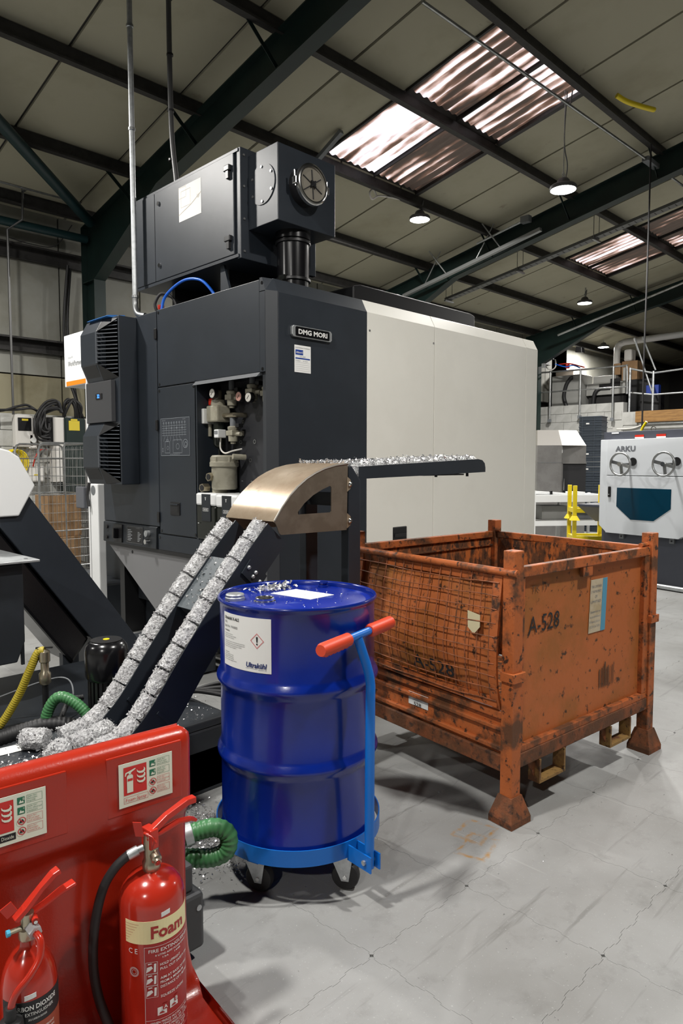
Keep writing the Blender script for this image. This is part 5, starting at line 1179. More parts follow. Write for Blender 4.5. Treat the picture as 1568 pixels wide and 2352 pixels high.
def sign(name, lab, u0, title, tcol, tbg, rows):
    fr = lambda u, v, l=0.0: Vector((u0+u, -.0455-.0006*l, .642+v))
    def B(mb, nm, mt, par): mb.v = [tuple(p) for p in mb.v]; return mb.build(nm, mt, par, local=True, fix=False)
    p = slab(fr, 0, .142, 0, .112, .0012); p = B(p, name, 'sign', fs_); p['label'] = lab
    B(put_rect(MB(), fr, .012, .072, .030, .102, 1), 'red_field', 'signred', p)
    mb = MB(); ext_icon(mb, fr, .020, .036, .044); flame(mb, fr, .046, .080, .036); B(mb, 'pictogram', 'sign', p)
    B(put_rect(MB(), fr, .0215, .0348, .066, .072, 4), 'pictogram_band', 'signred', p)
    if tbg: B(put_rect(MB(), fr, .012, .075, .009, .025, 1), 'title_field', 'ink', p)
    else: B(put_outline(MB(), fr, .012, .075, .009, .025, .0006), 'title_border', 'redink', p)
    B(put_text(MB(), title, fr, .0435, .0135, .0085, width=.054, align='c', lift=3), 'title_lettering', tcol, p)
    for i, (ok, s, k) in enumerate(rows):
        v = .086-i*.0235; mt = 'greenink' if ok else 'redink'
        if ok:
            B(put_rect(MB(), fr, .080, .096, v, v+.0165, 1), 'class_field', 'greenink', p); mb = MB(); put_poly(mb, [(.083, v+.003), (.094, v+.003), (.092, v+.008), (.0885, v+.0065), (.087, v+.011), (.0845, v+.007)], fr, 3); put_text(mb, k, fr, .0915, v+.009, .006, lift=3); B(mb, 'class_symbol', 'sign', p)
        else:
            B(put_ring(MB(), fr, .088, v+.008, .0072, .009, 3), 'prohibition_ring', 'redink', p); mb = MB(); put_poly(mb, [(.083, v+.004), (.093, v+.004), (.090, v+.012), (.087, v+.008), (.085, v+.011)], fr, 2); B(mb, 'class_symbol', 'ink', p)
            B(put_poly(MB(), [(.0825, v+.0125), (.0838, v+.0138), (.0935, v+.0035), (.0922, v+.0022)], fr, 4), 'prohibition_bar', 'redink', p)
        B(put_outline(MB(), fr, .100, .134, v-.001, v+.0175, .0005), 'row_border', mt, p)
        mb = MB()
        for q, t in enumerate(s): put_text(mb, t, fr, .102, v+.0122-q*.0052, .0036, width=min(.03, .0019*len(t)+.004), lift=2)
        B(mb, 'row_lettering', mt, p)
SF, NF_ = 'Safe for:', 'Not for:'
sign('foam_sign', 'pale luminous sign reading Foam Spray', -.201, 'Foam Spray', 'redink', False, [(1, [SF, 'Wood, paper', 'and textiles'], 'A'), (1, [SF, 'Flammable', 'liquids'], 'B'), (0, [NF_, 'Live electrical', 'equipment'], ''), (0, [NF_, 'Flammable', 'metal fires'], '')])
sign('carbon_dioxide_sign', 'pale luminous sign ending in oxide, cut off at the left', -.516, 'Carbon Dioxide', 'sign', True, [(1, [SF, 'Flammable', 'liquids'], 'B'), (1, [SF, 'Live electrical', 'equipment'], '*'), (0, [NF_, 'Wood, paper', 'and textiles'], ''), (0, [NF_, 'Flammable', 'metal fires'], '')])

# ------------------------------------------------------------ foam extinguisher
EC = (.842, 1.508); ER = .079; ea = math.atan2(-EC[1], -EC[0])
fe = thing('foam_extinguisher', 'red foam fire extinguisher with a cream band reading Foam', 'fire extinguisher', (*EC, .048))
zs = .434; zv = .460
MB().lathe([(0, .05), (ER-.012, .05), (ER-.004, .054), (ER, .064), (ER, zs), (ER-.003, zs+.018), (ER-.010, zs+.034), (ER-.022, zs+.048), (ER-.040, zs+.058), (.022, zs+.064), (.017, zs+.066)], (*EC, 0), seg=64, cap=False).build('cylinder', 'redmetal', fe, smooth=True, auto=60)
rgt = Vector((math.cos(ea+PI/2), math.sin(ea+PI/2), 0)); tow = Vector((math.cos(ea), math.sin(ea), 0)); E0 = Vector((*EC, 0)); Zv = Vector((0, 0, 1))
def eq(r_, t_, z, c=E0): return c+rgt*r_+tow*t_+Zv*z
v = MB().lathe([(.019, zs+.062), (.022, zs+.068), (.022, zs+.085), (.018, zs+.092), (.018, zv+.135)], (*EC, 0), seg=20).build('valve', 'brass', fe, smooth=True)
MB().lathe([(.011, 0), (.013, .004), (.013, .03), (.009, .034), (.009, .04)], tuple(eq(.004, .0, zv+.085)), tuple(tow*.9+rgt*.3-Zv*.35), 14).build('indicator_body', 'brass', v, smooth=True)
q = eq(.004, 0, zv+.085)+(tow*.9+rgt*.3-Zv*.35).normalized()*.041; MB().cyl(tuple(q), tuple(q+(tow*.9+rgt*.3-Zv*.35).normalized()*.001), .006, 12).build('indicator_dial', 'redclip', v)
# levers: the upper carrying handle and the lower squeeze lever run back and to the right
hv = (rgt*.80-tow*.42+Zv*.30).normalized(); P0 = eq(-.012, .01, zv+.128)
def lever(name, pts, wd, th, par):
    mb = MB(); pr = None
    P = [Vector(p) for p in pts]; s = hv.cross(Zv).normalized(); vs = []; 
    for i, p in enumerate(P):
        t = (P[min(i+1, len(P)-1)]-P[max(i-1, 0)]).normalized(); n = s.cross(t).normalized(); w_ = wd[i] if isinstance(wd, list) else wd
        vs += [p-s*w_-n*th, p+s*w_-n*th, p+s*w_+n*th, p-s*w_+n*th]
    fs = [(0, 1, 2, 3), tuple(len(vs)-1-i for i in range(4))]
    for i in range(len(P)-1): fs += [(i*4+k, i*4+(k+1) % 4, i*4+4+(k+1) % 4, i*4+4+k) for k in range(4)]
    mb.add(vs, fs); return mb.build(name, 'redclip', par, bevel=.002)
lever('carrying_handle', [P0, P0+hv*.03+Zv*.006, P0+hv*.06+Zv*.012, P0+hv*.12+Zv*.012, P0+hv*.145+Zv*.004], [.009, .010, .009, .010, .011], .008, fe)
h2 = (rgt*.85-tow*.45+Zv*.02).normalized()
lever('squeeze_lever', [P0+Zv*-.006, P0+h2*.04+Zv*-.004, P0+h2*.09+Zv*.004, P0+h2*.125-Zv*.002, P0+h2*.14-Zv*.010], .009, .004, fe)
MB().box(-.02, .02, -.012, .012, -.03, .02, Matrix.Translation(eq(-.002, 0, zv+.125)) @ Matrix.Rotation(ea+.6, 4, 'Z')).build('lever_bracket', 'redclip', fe, bevel=.003)
tq = eq(-.022, .022, zv+.150); mb = MB(); a_ = (rgt*.2+Zv*.0).normalized()
mb.add([tq-rgt*.014-Zv*.012, tq+rgt*.006-Zv*.016, tq+rgt*.000+Zv*.020, tq-rgt*.020+Zv*.024]+[p-tow*.003 for p in (tq-rgt*.014-Zv*.012, tq+rgt*.006-Zv*.016, tq+rgt*.000+Zv*.020, tq-rgt*.020+Zv*.024)], [(0, 1, 2, 3), (7, 6, 5, 4), (0, 4, 5, 1), (1, 5, 6, 2), (2, 6, 7, 3), (3, 7, 4, 0)]); mb.build('safety_tag', 'redclip', fe)
MB().tube(smoothpath([eq(-.012, .02, zv+.140), eq(.004, .024, zv+.13), eq(.012, .022, zv+.115), eq(.002, .0, zv+.145)], 5), .0022, 6).build('seal_strap', 'redclip', fe)
# hose
hs = [eq(-.018, .004, zv+.098), eq(-.05, .010, zv+.090), eq(-.085, .014, zv+.062), eq(-.115, .014, zv+.010), eq(-.135, .012, zv-.08), eq(-.140, .012, zv-.18), eq(-.128, .02, zv-.26), eq(-.105, .03, zv-.33), eq(-.095, .03, zv-.40)]
MB().tube(smoothpath(hs[1:], 8), .0115, 14).build('hose', 'rubber', fe, smooth=True)
MB().cyl(hs[0], hs[0].lerp(hs[1], .45), .009, 12).build('hose_nut', 'galv', fe, smooth=True); MB().cyl(hs[0].lerp(hs[1], .4), hs[1].lerp(hs[2], .12), .0125, 14).build('hose_ferrule', 'galv', fe, smooth=True)
# wrap-round label
la = ea-R(51); fr = cylframe(EC, ER, la, -.030, .0007); LW = ER*R(140)
bd_ = slab(fr, 0, LW, .388, .444, .0005, 24).build('cream_band', 'foamcream', fe); bd_['label'] = 'cream band with the word Foam'
put_text(MB(), 'Foam', fr, .066, .401, .030, width=.088, bold=.03).build('band_lettering', 'redlabel', bd_)
mb = MB()
for i in range(7): put_rect(mb, fr, 0, .038-.005*i, .436-i*.0068, .4367-i*.0068, 1, 4)
mb.build('band_rules', 'redlabel', bd_)
lr = slab(fr, .048, LW, .085, .386, .0004, 20).build('instruction_label', 'redlabel', fe)
fl = lambda u, v, l=0.0: fr(u, v, 1+l)
mb = MB(); put_rect(mb, fl, .050, LW-.006, .380, .3808, 1, 16); put_rect(mb, fl, .050, .0508, .07, .381, 1); put_rect(mb, fl, LW-.0068, LW-.006, .07, .381, 1); put_rect(mb, fl, .050, LW-.006, .196, .1968, 1, 16); put_rect(mb, fl, .050, LW-.006, .140, .1408, 1, 16); mb.build('label_border', 'whiteink', lr)
mb = MB()
for s, u, z, h_, w_ in (('FIRE EXTINGUISHER', .060, .366, .0085, .118), ('6 LITRE AFFF FOAM SPRAY', .075, .356, .005, .09), ('13A     144B', .092, .348, .0045, .05), ('HOLD UPRIGHT', .086, .330, .0065, .055), ('PULL OUT SAFETY PIN', .086, .319, .0065, .085), ('AIM AT BASE OF FIRE', .086, .296, .0065, .082), ('FROM A MINIMUM', .086, .285, .0065, .066), ('DISTANCE OF 1 METRE', .086, .274, .0065, .084), ('SQUEEZE LEVERS', .086, .250, .0065, .066),
                     ('•WHEN FREEZE PROTECTED FIRE', .060, .186, .0058, .108), ('RATINGS ARE 13A 113B', .080, .178, .0058, .08), ('•DO NOT USE IF PRESSURE GAUGE', .053, .170, .0058, .118), ('ENTERS RED SECTION', .075, .162, .0058, .08), ('•DO NOT USE OUTSIDE THESE', .060, .154, .0058, .1), ('TEMPERATURE LIMITS', .075, .146, .0058, .08), ('FirePower', .062, .122, .011, .085), ('Fire Protection Services', .075, .110, .005, .07)):
    put_text(mb, s, fl, u, z, h_, width=w_, bold=.01, lift=1, shear=.2 if s == 'FirePower' else 0)
mb.build('instruction_lettering', 'whiteink', lr)
for i in range(3):
    z = .318-i*.030
    put_outline(MB(), fl, .053, .080, z-.004, z+.025, .0007).build('picture_frame', 'whiteink', lr)
    mb = MB(); put_poly(mb, [(.054, z), (.062, z+.004), (.069, z+.010), (.066, z+.016), (.056, z+.013)], fl, 1); put_poly(mb, [(.071, z), (.076, z), (.077, z+.021), (.072, z+.021)], fl, 1); put_poly(mb, [(.058, z+.019), (.068, z+.021), (.066, z+.023), (.058, z+.022)], fl, 1); mb.build('picture_symbol', 'whiteink', lr)
for i, ch in enumerate('AB'):
    u = .078+i*.030; z = .206+i*.006
    put_rect(MB(), fl, u, u+.022, z, z+.020, 1).build('class_square', 'whiteink', lr); mb = MB(); put_poly(mb, [(u+.003, z+.004), (u+.018, z+.003), (u+.012, z+.009), (u+.006, z+.008)], fl, 2); put_rect(mb, fl, u+.012, u+.025, z+.012, z+.026, 2); mb.build('class_symbol', 'redlabel', lr); put_text(MB(), ch, fl, u+.0145, z+.0145, .009, bold=.02, lift=3).build('class_letter', 'whiteink', lr)
put_text(MB(), 'C E', fr, .010, .364, .013, width=.024, lift=1).build('approval_mark', 'whiteink', fe)
mb = MB(); put_ring(mb, fr, .024, .318, .008, .0125, 1); put_ring(mb, fr, .024, .318, .0045, .006, 1); mb.build('approval_seal', mat('seal_grey', (0.42, 0.25, 0.24), 0.5), fe)
fr_ = lambda u, v, l=0.0: fr(u, v+.15*(u-.1), l)
slab(fr_, .091, .113, .450, .461, .0005, 3).build('date_sticker', 'offpaper', fe)

# ------------------------------------------------------------ carbon dioxide extinguisher
ZO = -.050; CC = (.538, 1.497); CR = .0575; ca = math.atan2(-CC[1], -CC[0])
ce = thing('carbon_dioxide_extinguisher', 'smaller red carbon dioxide extinguisher with a black horn at the left edge', 'fire extinguisher', (*CC, .048))
MB().lathe([(0, .05), (CR-.01, .05), (CR, .06), (CR, .375), (CR-.002, .395), (CR-.007, .416), (CR-.015, .435), (CR-.027, .452), (.020, .462), (.017, .468), (.017, .482)], (*CC, 0), seg=56, cap=False).build('cylinder', 'redmetal', ce, smooth=True, auto=60)
E1 = Vector((*CC, 0)); r1 = Vector((math.cos(ca+PI/2), math.sin(ca+PI/2), 0)); t1 = Vector((math.cos(ca), math.sin(ca), 0))
def cq(r_, t_, z): return E1+r1*r_+t1*t_+Zv*(z+ZO)
vb = MB().lathe([(.017, .528), (.019, .532), (.019, .552), (.014, .556), (.014, .585)], (*CC, ZO), seg=18).build('valve', 'brass', ce, smooth=True)
MB().cyl(cq(.005, .004, .556), cq(.016, .03, .552), .0145, 6).build('outlet_nut', 'galv', vb); MB().cyl(cq(-.012, .006, .556), cq(-.034, .012, .556), .006, 10).build('relief_stub', 'brass', vb); MB().cyl(cq(-.034, .012, .556), cq(-.041, .014, .556), .0075, 10).build('relief_cap', mat('cap_cyan', (0.05, 0.35, 0.55), 0.4), vb)
hv = (r1*.75-t1*.25+Zv*.62).normalized(); P0 = cq(-.024, .008, .578)
lever('carrying_handle', [P0, P0+hv*.03, P0+hv*.07+Zv*.004, P0+hv*.105+Zv*.004, P0+hv*.122-Zv*.002], [.010, .011, .009, .011, .012], .006, ce)
h2 = (r1*.90-t1*.25+Zv*.30).normalized(); P1 = cq(-.004, .0, .575); lever('squeeze_lever', [P1, P1+h2*.04, P1+h2*.08+Zv*.004, P1+h2*.112+Zv*.002], [.008, .009, .011, .012], .004, ce)
MB().cyl(cq(.012, -.012, .572), cq(.016, .02, .572), .007, 10).build('lever_pin', 'redclip', ce); MB().cyl(cq(.016, .02, .572), cq(.0165, .024, .572), .004, 8).build('pin_rivet', 'chrome', ce)
tq = cq(-.028, .02, .612); mb = MB(); c4 = [tq-r1*.010-Zv*.020, tq+r1*.010-Zv*.006, tq-r1*.002+Zv*.016, tq-r1*.024+Zv*.002]; mb.add(c4+[p-t1*.003 for p in c4], [(0, 1, 2, 3), (7, 6, 5, 4), (0, 4, 5, 1), (1, 5, 6, 2), (2, 6, 7, 3), (3, 7, 4, 0)]); mb.build('safety_tag', 'redclip', ce)
MB().tube(smoothpath([cq(.014, .026, .552), cq(.024, .040, .540), cq(.022, .052, .512), cq(.002, .064, .485), cq(-.022, .068, .462), cq(-.033, .068, .440), cq(-.036, .068, .42)], 7), .0078, 12).build('swivel_pipe', 'redmetal', ce, smooth=True)
hc = cq(-.037, .068, 0)
MB().lathe([(.010, .432), (.0115, .430), (.0115, .405), (.022, .402), (.0245, .396), (.026, .37), (.030, .22), (.032, .15), (.028, .15)], tuple(hc), seg=28).build('horn', 'rubber', ce, smooth=True, auto=50)
fr = cylframe(CC, CR, ca-R(62), ZO, .0007)
bb = slab(fr, 0, CR*R(150), .372, .424, .0005, 20).build('black_band', 'ink', ce)
mb = MB(); put_text(mb, 'CARBON DIOXIDE', fr, .022, .405, .0105, width=.098, bold=.02); put_text(mb, 'FIRE EXTINGUISHER', fr, .034, .3925, .0075, width=.078); put_text(mb, '2KG CARBON DIOXIDE', fr, .058, .382, .0045, width=.038); mb.build('band_lettering', 'whiteink', bb)
ll = slab(fr, .02, CR*R(150), .10, .371, .0004, 18).build('instruction_label', 'brownred', ce)
f2 = lambda u, v, l=0.0: fr(u, v, 1+l); mb = MB()
for i, (a_, b_) in enumerate((('USE UPRIGHT', 'PULL OUT PIN'), ('AIM HORN AT', 'BASE OF FIRE'), ('SQUEEZE LEVERS', 'TO OPERATE'), ('KEEP HANDS OFF', 'THE HORN'))):
    z = .352-i*.027; put_ring(mb, f2, .068, z+.001, .005, .006); put_text(mb, str(i+1), f2, .0665, z-.0015, .005); put_text(mb, a_, f2, .077, z+.003, .005, width=.036); put_text(mb, b_, f2, .077, z-.006, .005, width=.036)
mb.build('instruction_lettering', 'whiteink', ll)
frs = lambda u, v, l=0.0: fr(u, v+.15*(u-.06), l); slab(frs, .052, .075, .428, .4385, .0005, 3).build('date_sticker', 'offpaper', ce)

# ------------------------------------------------------------ things peeping out beside the stand
gc = thing('pump_housing', 'dark grey box with a bolt seen past the right edge of the fire stand', 'machine cover', (1.05, 1.80, 0))
MB().box(.85, 1.135, 1.72, 1.98, .04, .215).build('lower_cover', mat('charcoal_paint', (0.045, 0.047, 0.05), 0.5), gc, bevel=.012); MB().box(.85, 1.11, 1.74, 1.96, .215, .30).build('upper_cover', mat('charcoal_paint', (0.045, 0.047, 0.05), 0.5), gc, bevel=.008)
MB().box(.9, 1.1, 1.75, 1.95, 0, .04).build('base', 'black', gc); MB().cyl((1.115, 1.718, .17), (1.115, 1.724, .17), .009, 10).build('cover_bolt', 'galv', gc)
hose('green_hose', 'thick green ribbed hose looping out between fire stand and drum', [(1.12, 1.98, .245), (1.19, 1.955, .262), (1.25, 1.93, .275), (1.300, 1.895, .282), (1.330, 1.87, .255), (1.325, 1.87, .205), (1.29, 1.90, .180), (1.22, 1.95, .185), (1.12, 2.02, .19)], .031, 'greenhose')
tag(MB().lathe([(.034, -.014), (.0365, -.013), (.0365, .013), (.034, .014)], (1.222, 1.943, .269), (1, -.42, .2), 24, cap=False).build('hose_clamp', 'galv', smooth=True), 'bright steel band clamp around the green hose', 'clamp')

# ------------------------------------------------------------ levelling machine at the right
ar = thing('levelling_machine', 'pale grey sheet levelling machine with two handwheels and a blue tinted window', 'machine', (8.58, 3.24, 0), math.atan2(-.215, .977)+PI/2+PI)
# local frame: x runs along the front to the right of the viewer, -y faces the viewer
AM = Matrix(((-.215, .977, 0, 8.58), (-.977, -.215, 0, 3.24), (0, 0, 1, 0), (0, 0, 0, 1)))
def ab(mb, name, mt, parent=None, **k):
    mb.v = [tuple(AM @ Vector(p)) for p in mb.v]; return mb.build(name, mt, parent or ar, **k)
# (s, depth, z): s to the viewer's right, depth away from the viewer
ab(MB().box(-.75, 1.3, 0, 1.2, .06, 1.9), 'base', 'arkudark'); ab(MB().box(-.68, 1.3, -.05, 1.15, 1.79, 1.90), 'top_cover', 'arkudark', bevel=.006)
ab(MB().cyl((-.70, -.03, .035), (1.3, -.03, .035), .03, 10), 'kick_rail', 'galv', smooth=True); ab(MB().box(-.72, 1.3, .0, 1.15, 0, .06), 'plinth', 'black')
ab(MB().prism([(-.72, -.0), (-.66, -.06), (-.61, -.12), (.95, -.12), (1.0, -.06), (1.0, 0)], 'z', 1.355, 1.80), 'upper_panel', 'arkuwhite', bevel=.004)
fd = ab(MB().prism([(-.61, .63), (.37, .63), (.40, .65), (.52, .70), (.52, 1.348), (-.61, 1.348)], 'y', -.12, -.05), 'lower_door', 'arkuwhite', bevel=.004)
ab(MB().prism([(-.61, .63), (-.72, .72), (-.72, 1.80), (-.61, 1.80)], 'y', -.105, .0), 'side_cheek', 'arkuwhite', bevel=.004)
ab(MB().prism([(.52, .70), (1.0, .70), (1.0, 1.348), (.52, 1.348)], 'y', -.10, -.05), 'lower_door', 'arkuwhite', bevel=.004)
wn = ab(MB().prism([(-.455, 1.203), (.268, 1.203), (.268, .97), (.053, .817), (-.256, .815), (-.457, .97)], 'y', -.124, -.115), 'window', 'windowblue', bevel=.003)
lk = ab(MB().box(-.578, -.538, -.135, -.12, 1.08, 1.215), 'door_lock', 'black', fd, bevel=.008); ab(MB().cyl((-.558, -.136, 1.115), (-.558, -.14, 1.115), .008, 8), 'key_hole', 'galv', fd)
def wheel(s, z):
    h = ab(MB().tube([(s+.135*math.cos(2*PI*i/40), -.30, z+.135*math.sin(2*PI*i/40)) for i in range(40)], .0135, 10, closed=True), 'handwheel', 'cage', smooth=True)
    for a in (-.25, PI-.25, -1.35): ab(MB().bar((s, -.285, z), (s+.128*math.cos(a), -.30, z+.128*math.sin(a)), .038, .012, (0, 1, 0)), 'spoke', 'cage', h)
    ab(MB().cyl((s, -.12, z), (s, -.31, z), .016, 14), 'shaft', 'cage', h, smooth=True); ab(MB().cyl((s, -.27, z), (s, -.32, z), .027, 16), 'hub', 'chrome', h, smooth=True)
    ab(MB().cyl((s+.05, -.13, z+.03), (s+.05, -.118, z+.03), .05, 20), 'shaft_opening', 'black', h)
wheel(-.29, 1.494); wheel(.275, 1.495)
mb = MB(); put_text(mb, 'ARKU', lambda u, v, l=0.0: Vector((-.49+u, -.1215-.001*l, 1.655+v)), 0, 0, .062, width=.278, bold=.035); ab(mb, 'brand_lettering', mat('arku_grey', (0.14, 0.15, 0.17), 0.5))
for s in (-.21, .075):
    rf = ab(MB().box(s-.06, s+.06, -.056, -.05, 1.822, 1.85), 'reflector', 'redclip'); ab(MB().box(s-.06, s+.06, -.0562, -.05, 1.806, 1.822), 'reflector_backing', 'paper', rf)
ab(MB().box(-.60, -.50, -.054, -.05, 1.875, 1.89), 'top_label', 'paper')
for s in (-.44, .235): tb_ = ab(MB().box(s-.03, s+.03, -.03, -.0, .56, .64), 'jacking_tab', 'greysteel'); ab(MB().cyl((s, -.032, .59), (s, -.028, .59), .012, 10), 'tab_hole', 'ink', tb_)
for x in (.66, ): ab(MB().box(-.02, -.012, -.004, 0, .08, .55), 'panel_joint', 'ink')
ab(MB().tube(smoothpath([(-.36, .2, 1.9), (-.34, .2, 1.95), (-.29, .2, 2.02)], 4), .016, 8), 'lifting_handle', 'yellow', smooth=True); ab(MB().tube(smoothpath([(.24, .2, 1.9), (.24, .2, 1.99), (.28, .2, 2.03), (.40, .2, 2.03), (.44, .2, 1.98), (.44, .2, 1.9)], 5), .018, 8), 'lifting_handle', 'yellow', smooth=True)
ab(MB().tube([(-.13+.03*math.cos(2*PI*i/20), .1, 1.92+.03*math.sin(2*PI*i/20)) for i in range(20)], .006, 6, closed=True), 'eye_bolt', 'chrome')
tag(MB().tube(smoothpath([(9.02, 3.60, 5.45), (9.02, 3.60, 4.0), (9.0, 3.60, 2.9), (9.0, 3.60, 1.905)], 5), .011, 8).build('drop_cable', 'rubber', smooth=True), 'black cable dropping from the roof to the levelling machine', 'cable')
# infeed table wedge beside the machine
tag(MB().prism([(8.83, .93), (8.83, .96), (9.35, .96), (9.35, .70)], 'y', 3.95, 4.35).build('infeed_table', 'arkudark', bevel=.004), 'slate infeed table wedge left of the levelling machine', 'table')
# yellow stacking frames
def yframe(loc, rz_, lab, w_=.42, d_=.36, h1=1.2):
    t = thing('stacking_rack', lab, 'rack', loc, rz_, 'yellow stacking frames')
    for u in (0, w_):
        for v_ in (0, d_):
            MB().box(u-.025, u+.025, v_-.025, v_+.025, 0, h1).build('post', 'yellow', t, local=True, bevel=.003)
            mb = MB(); z = .755; vs = [(u+a*k, v_+b*k, z+dz) for k, dz in ((.062, -.03), (.03, .03)) for a, b in ((-1, -1), (1, -1), (1, 1), (-1, 1))]
            mb.add(vs, [(3, 2, 1, 0), (4, 5, 6, 7), (0, 1, 5, 4), (1, 2, 6, 5), (2, 3, 7, 6), (3, 0, 4, 7)]); mb.build('stacking_cup', 'yellow', t, local=True)
    for z in (.48, .86):
        for v_ in (0, d_): MB().box(.025, w_-.025, v_-.02, v_+.02, z-.03, z+.03).build('rail', 'yellow', t, local=True)
        for u in (0, w_): MB().box(u-.02, u+.02, .025, d_-.025, z-.03, z+.03).build('rail', 'yellow', t, local=True)
yframe((9.0, 4.48, 0), R(-52), 'yellow steel stacking frame standing in front of the white table')
# white table frame
wt = thing('white_table', 'white aluminium table frame with a lower shelf behind the yellow stacking frame', 'table', (10.7, 5.5, 0), R(-45+8))
def wb(mb, n_, mt='white', **k): return mb.build(n_, mt, wt, local=True, **k)
for z0, z1 in ((.87, .98), (.48, .56)):
    wb(MB().box(-.55, .75, -.02, .02, z0, z1), 'front_rail'); wb(MB().box(-.55, .75, .58, .62, z0, z1), 'rear_rail')
    for u in (-.55, .71): wb(MB().box(u, u+.04, .02, .58, z0, z1), 'side_rail')
for u in (-.53, .16, .73):
    for v_ in (0, .6): wb(MB().box(u-.02, u+.02, v_-.018, v_+.018, .12, 1.0), 'leg')
wb(MB().box(-.53, .73, .0, .6, .975, .99), 'table_top', mat('white_top', (0.55, 0.56, 0.56), 0.5)); wb(MB().box(-.5, .7, .02, .58, .56, .575), 'shelf', 'greybox')
wb(MB().prism([(-.5, 1.0), (-.5, 1.05), (.1, 1.01), (.1, .99)], 'y', .1, .5), 'sloping_tray', 'white'); wb(MB().box(-.22, -.18, .08, .12, .99, 1.05), 'tray_stop', 'black'); wb(MB().box(.2, .4, .1, .4, .99, 1.03), 'stop_block', 'white')
for u in (-.45, .0, .65):
    c_ = wb(MB().cyl((u, -.03, .06), (u, .03, .06), .06, 16), 'caster', 'rubber'); 
wb(MB().box(-.35, .1, .1, .5, .58, .80), 'stored_box', 'greybox'); wb(MB().box(.2, .6, .15, .5, .58, .72), 'stored_box', 'greysteel')
# stainless washer cabinet
sw_ = thing('washer_cabinet', 'grey stainless cabinet with a chamfered top beside the crate stack', 'cabinet', (12.1, 6.3, 0), R(-45))
def sc_(mb, n_, mt='stainless', **k): return mb.build(n_, mt, sw_, local=True, **k)
sc_(MB().box(-.46, .0, .0, .8, .0, 1.84), 'body', bevel=.005); sc_(MB().box(.0, .5, .14, .8, .0, 1.84), 'side_bay', bevel=.005)
mb = MB(); mb.add([(-.46, 0, 1.84), (0, 0, 1.84), (.5, .14, 1.84), (.5, .8, 1.84), (-.46, .8, 1.84), (-.42, .16, 2.13), (-.03, .16, 2.13), (.34, .24, 2.13), (.34, .7, 2.13), (-.42, .7, 2.13)], [(0, 1, 6, 5), (1, 2, 7, 6), (2, 3, 8, 7), (3, 4, 9, 8), (4, 0, 5, 9), (5, 6, 7, 8, 9)]); sc_(mb, 'hood', mat('pale_hood', (0.50, 0.48, 0.45), 0.4, 0.4))
sc_(MB().box(.06, .5, .13, .14, .9, 1.50), 'dark_opening', 'ink'); sc_(MB().box(.03, .055, .10, .14, .9, 1.52), 'opening_frame'); sc_(MB().box(.03, .5, .10, .14, 1.50, 1.52), 'opening_frame'); sc_(MB().cyl((.075, .08, 1.0), (.075, .08, 1.22), .01, 8), 'door_handle', 'chrome')
sc_(MB().box(-.46, 0, -.004, 0, 1.518, 1.524), 'panel_joint', 'greysteel'); sc_(MB().box(.005, .055, .135, .139, 1.70, 1.83), 'rating_label', 'paper')
# stack of crates
def crate_parts(t, z, lab_):
    w_, d_, h_ = .48, .42, .108
    mb = MB(); 
    for a, b, c_, e in ((-.0, w_, 0, .012), (0, w_, d_-.012, d_), (0, .012, .012, d_-.012), (w_-.012, w_, .012, d_-.012)): mb.box(a, b, c_, e, 0, h_-.018)
    mb.box(0, w_, 0, d_, 0, .01); mb.build('crate_body', 'crate', t, local=True)
    mb = MB()
    for a, b, c_, e in ((-.012, w_+.012, -.012, .004), (-.012, w_+.012, d_-.004, d_+.012), (-.012, .004, 0, d_), (w_-.004, w_+.012, 0, d_)): mb.box(a, b, c_, e, h_-.022, h_-.004)
    mb.build('rim', mat('crate_rim', (0.05, 0.066, 0.088), 0.5), t, local=True)
    for u in (.07, .33): MB().box(u-.01, u+.01, -.01, .0, .0, h_-.02).build('rib', 'crate', t, local=True)
    if lab_: MB().box(.15, .22, -.013, -.011, .04, .07).build('paper_label', 'paper', t, local=True)
ordn = ['bottom', 'second', 'third', 'fourth', 'fifth', 'sixth', 'seventh', 'eighth', 'ninth', 'tenth', 'eleventh', 'twelfth', 'thirteenth', 'fourteenth', 'fifteenth', 'sixteenth', 'seventeenth', 'eighteenth', 'nineteenth', 'twentieth', 'twenty-first', 'twenty-second', 'twenty-third']
for i in range(23):
    lab = ('blue-grey stacking crate, top of the tall stack' if i == 22 else 'blue-grey stacking crate, %s from the floor in the tall stack' % ordn[i] if i else 'blue-grey stacking crate at the very bottom of the tall stack')
    t = thing('stacking_crate', lab, 'crate', (14.67, 7.24, .0+.1105*i), R(-80+random.uniform(-1, 1)), 'stacked blue-grey crates'); crate_parts(t, i, i in (21, 15, 12))

# ------------------------------------------------------------ mezzanine at the far end
me_ = struct(MB().box(17.22, 17.45, 7.36, 9.84, 0, 3.02).build('wall_end', 'mortar'), 'grey painted block wall carrying the mezzanine')
blk2 = mesh_of(MB().box(-.006, .02, -.2165, .2165, -.104, .104), 'block', 'blockgrey', bevel=.004)
for r in range(6):
    for c in range(6): 
        y = 9.60-c*.443-(.22 if r % 2 else 0)
        if y > 7.5: inst(blk2, 'block', me_, (17.22-.014, y, 2.91-r*.2155))
MB().box(17.218, 17.23, 7.36, 9.84, 0, 1.72).build('lower_face', 'blockgrey', me_)
w2 = struct(MB().box(17.24, 17.45, -9.8, 7.36, 0, 2.50).build('wall_end_low', 'blockgrey'), 'grey wall below the timber mezzanine edge'); MB().box(17.22, 17.45, 7.0, 7.36, 2.45, 2.77).build('step_block', 'blockgrey', w2)
struct(MB().box(17.45, 27, -9.8, 9.84, 2.6, 2.76).build('floor_mezzanine', 'darkwall'), 'dark mezzanine deck')
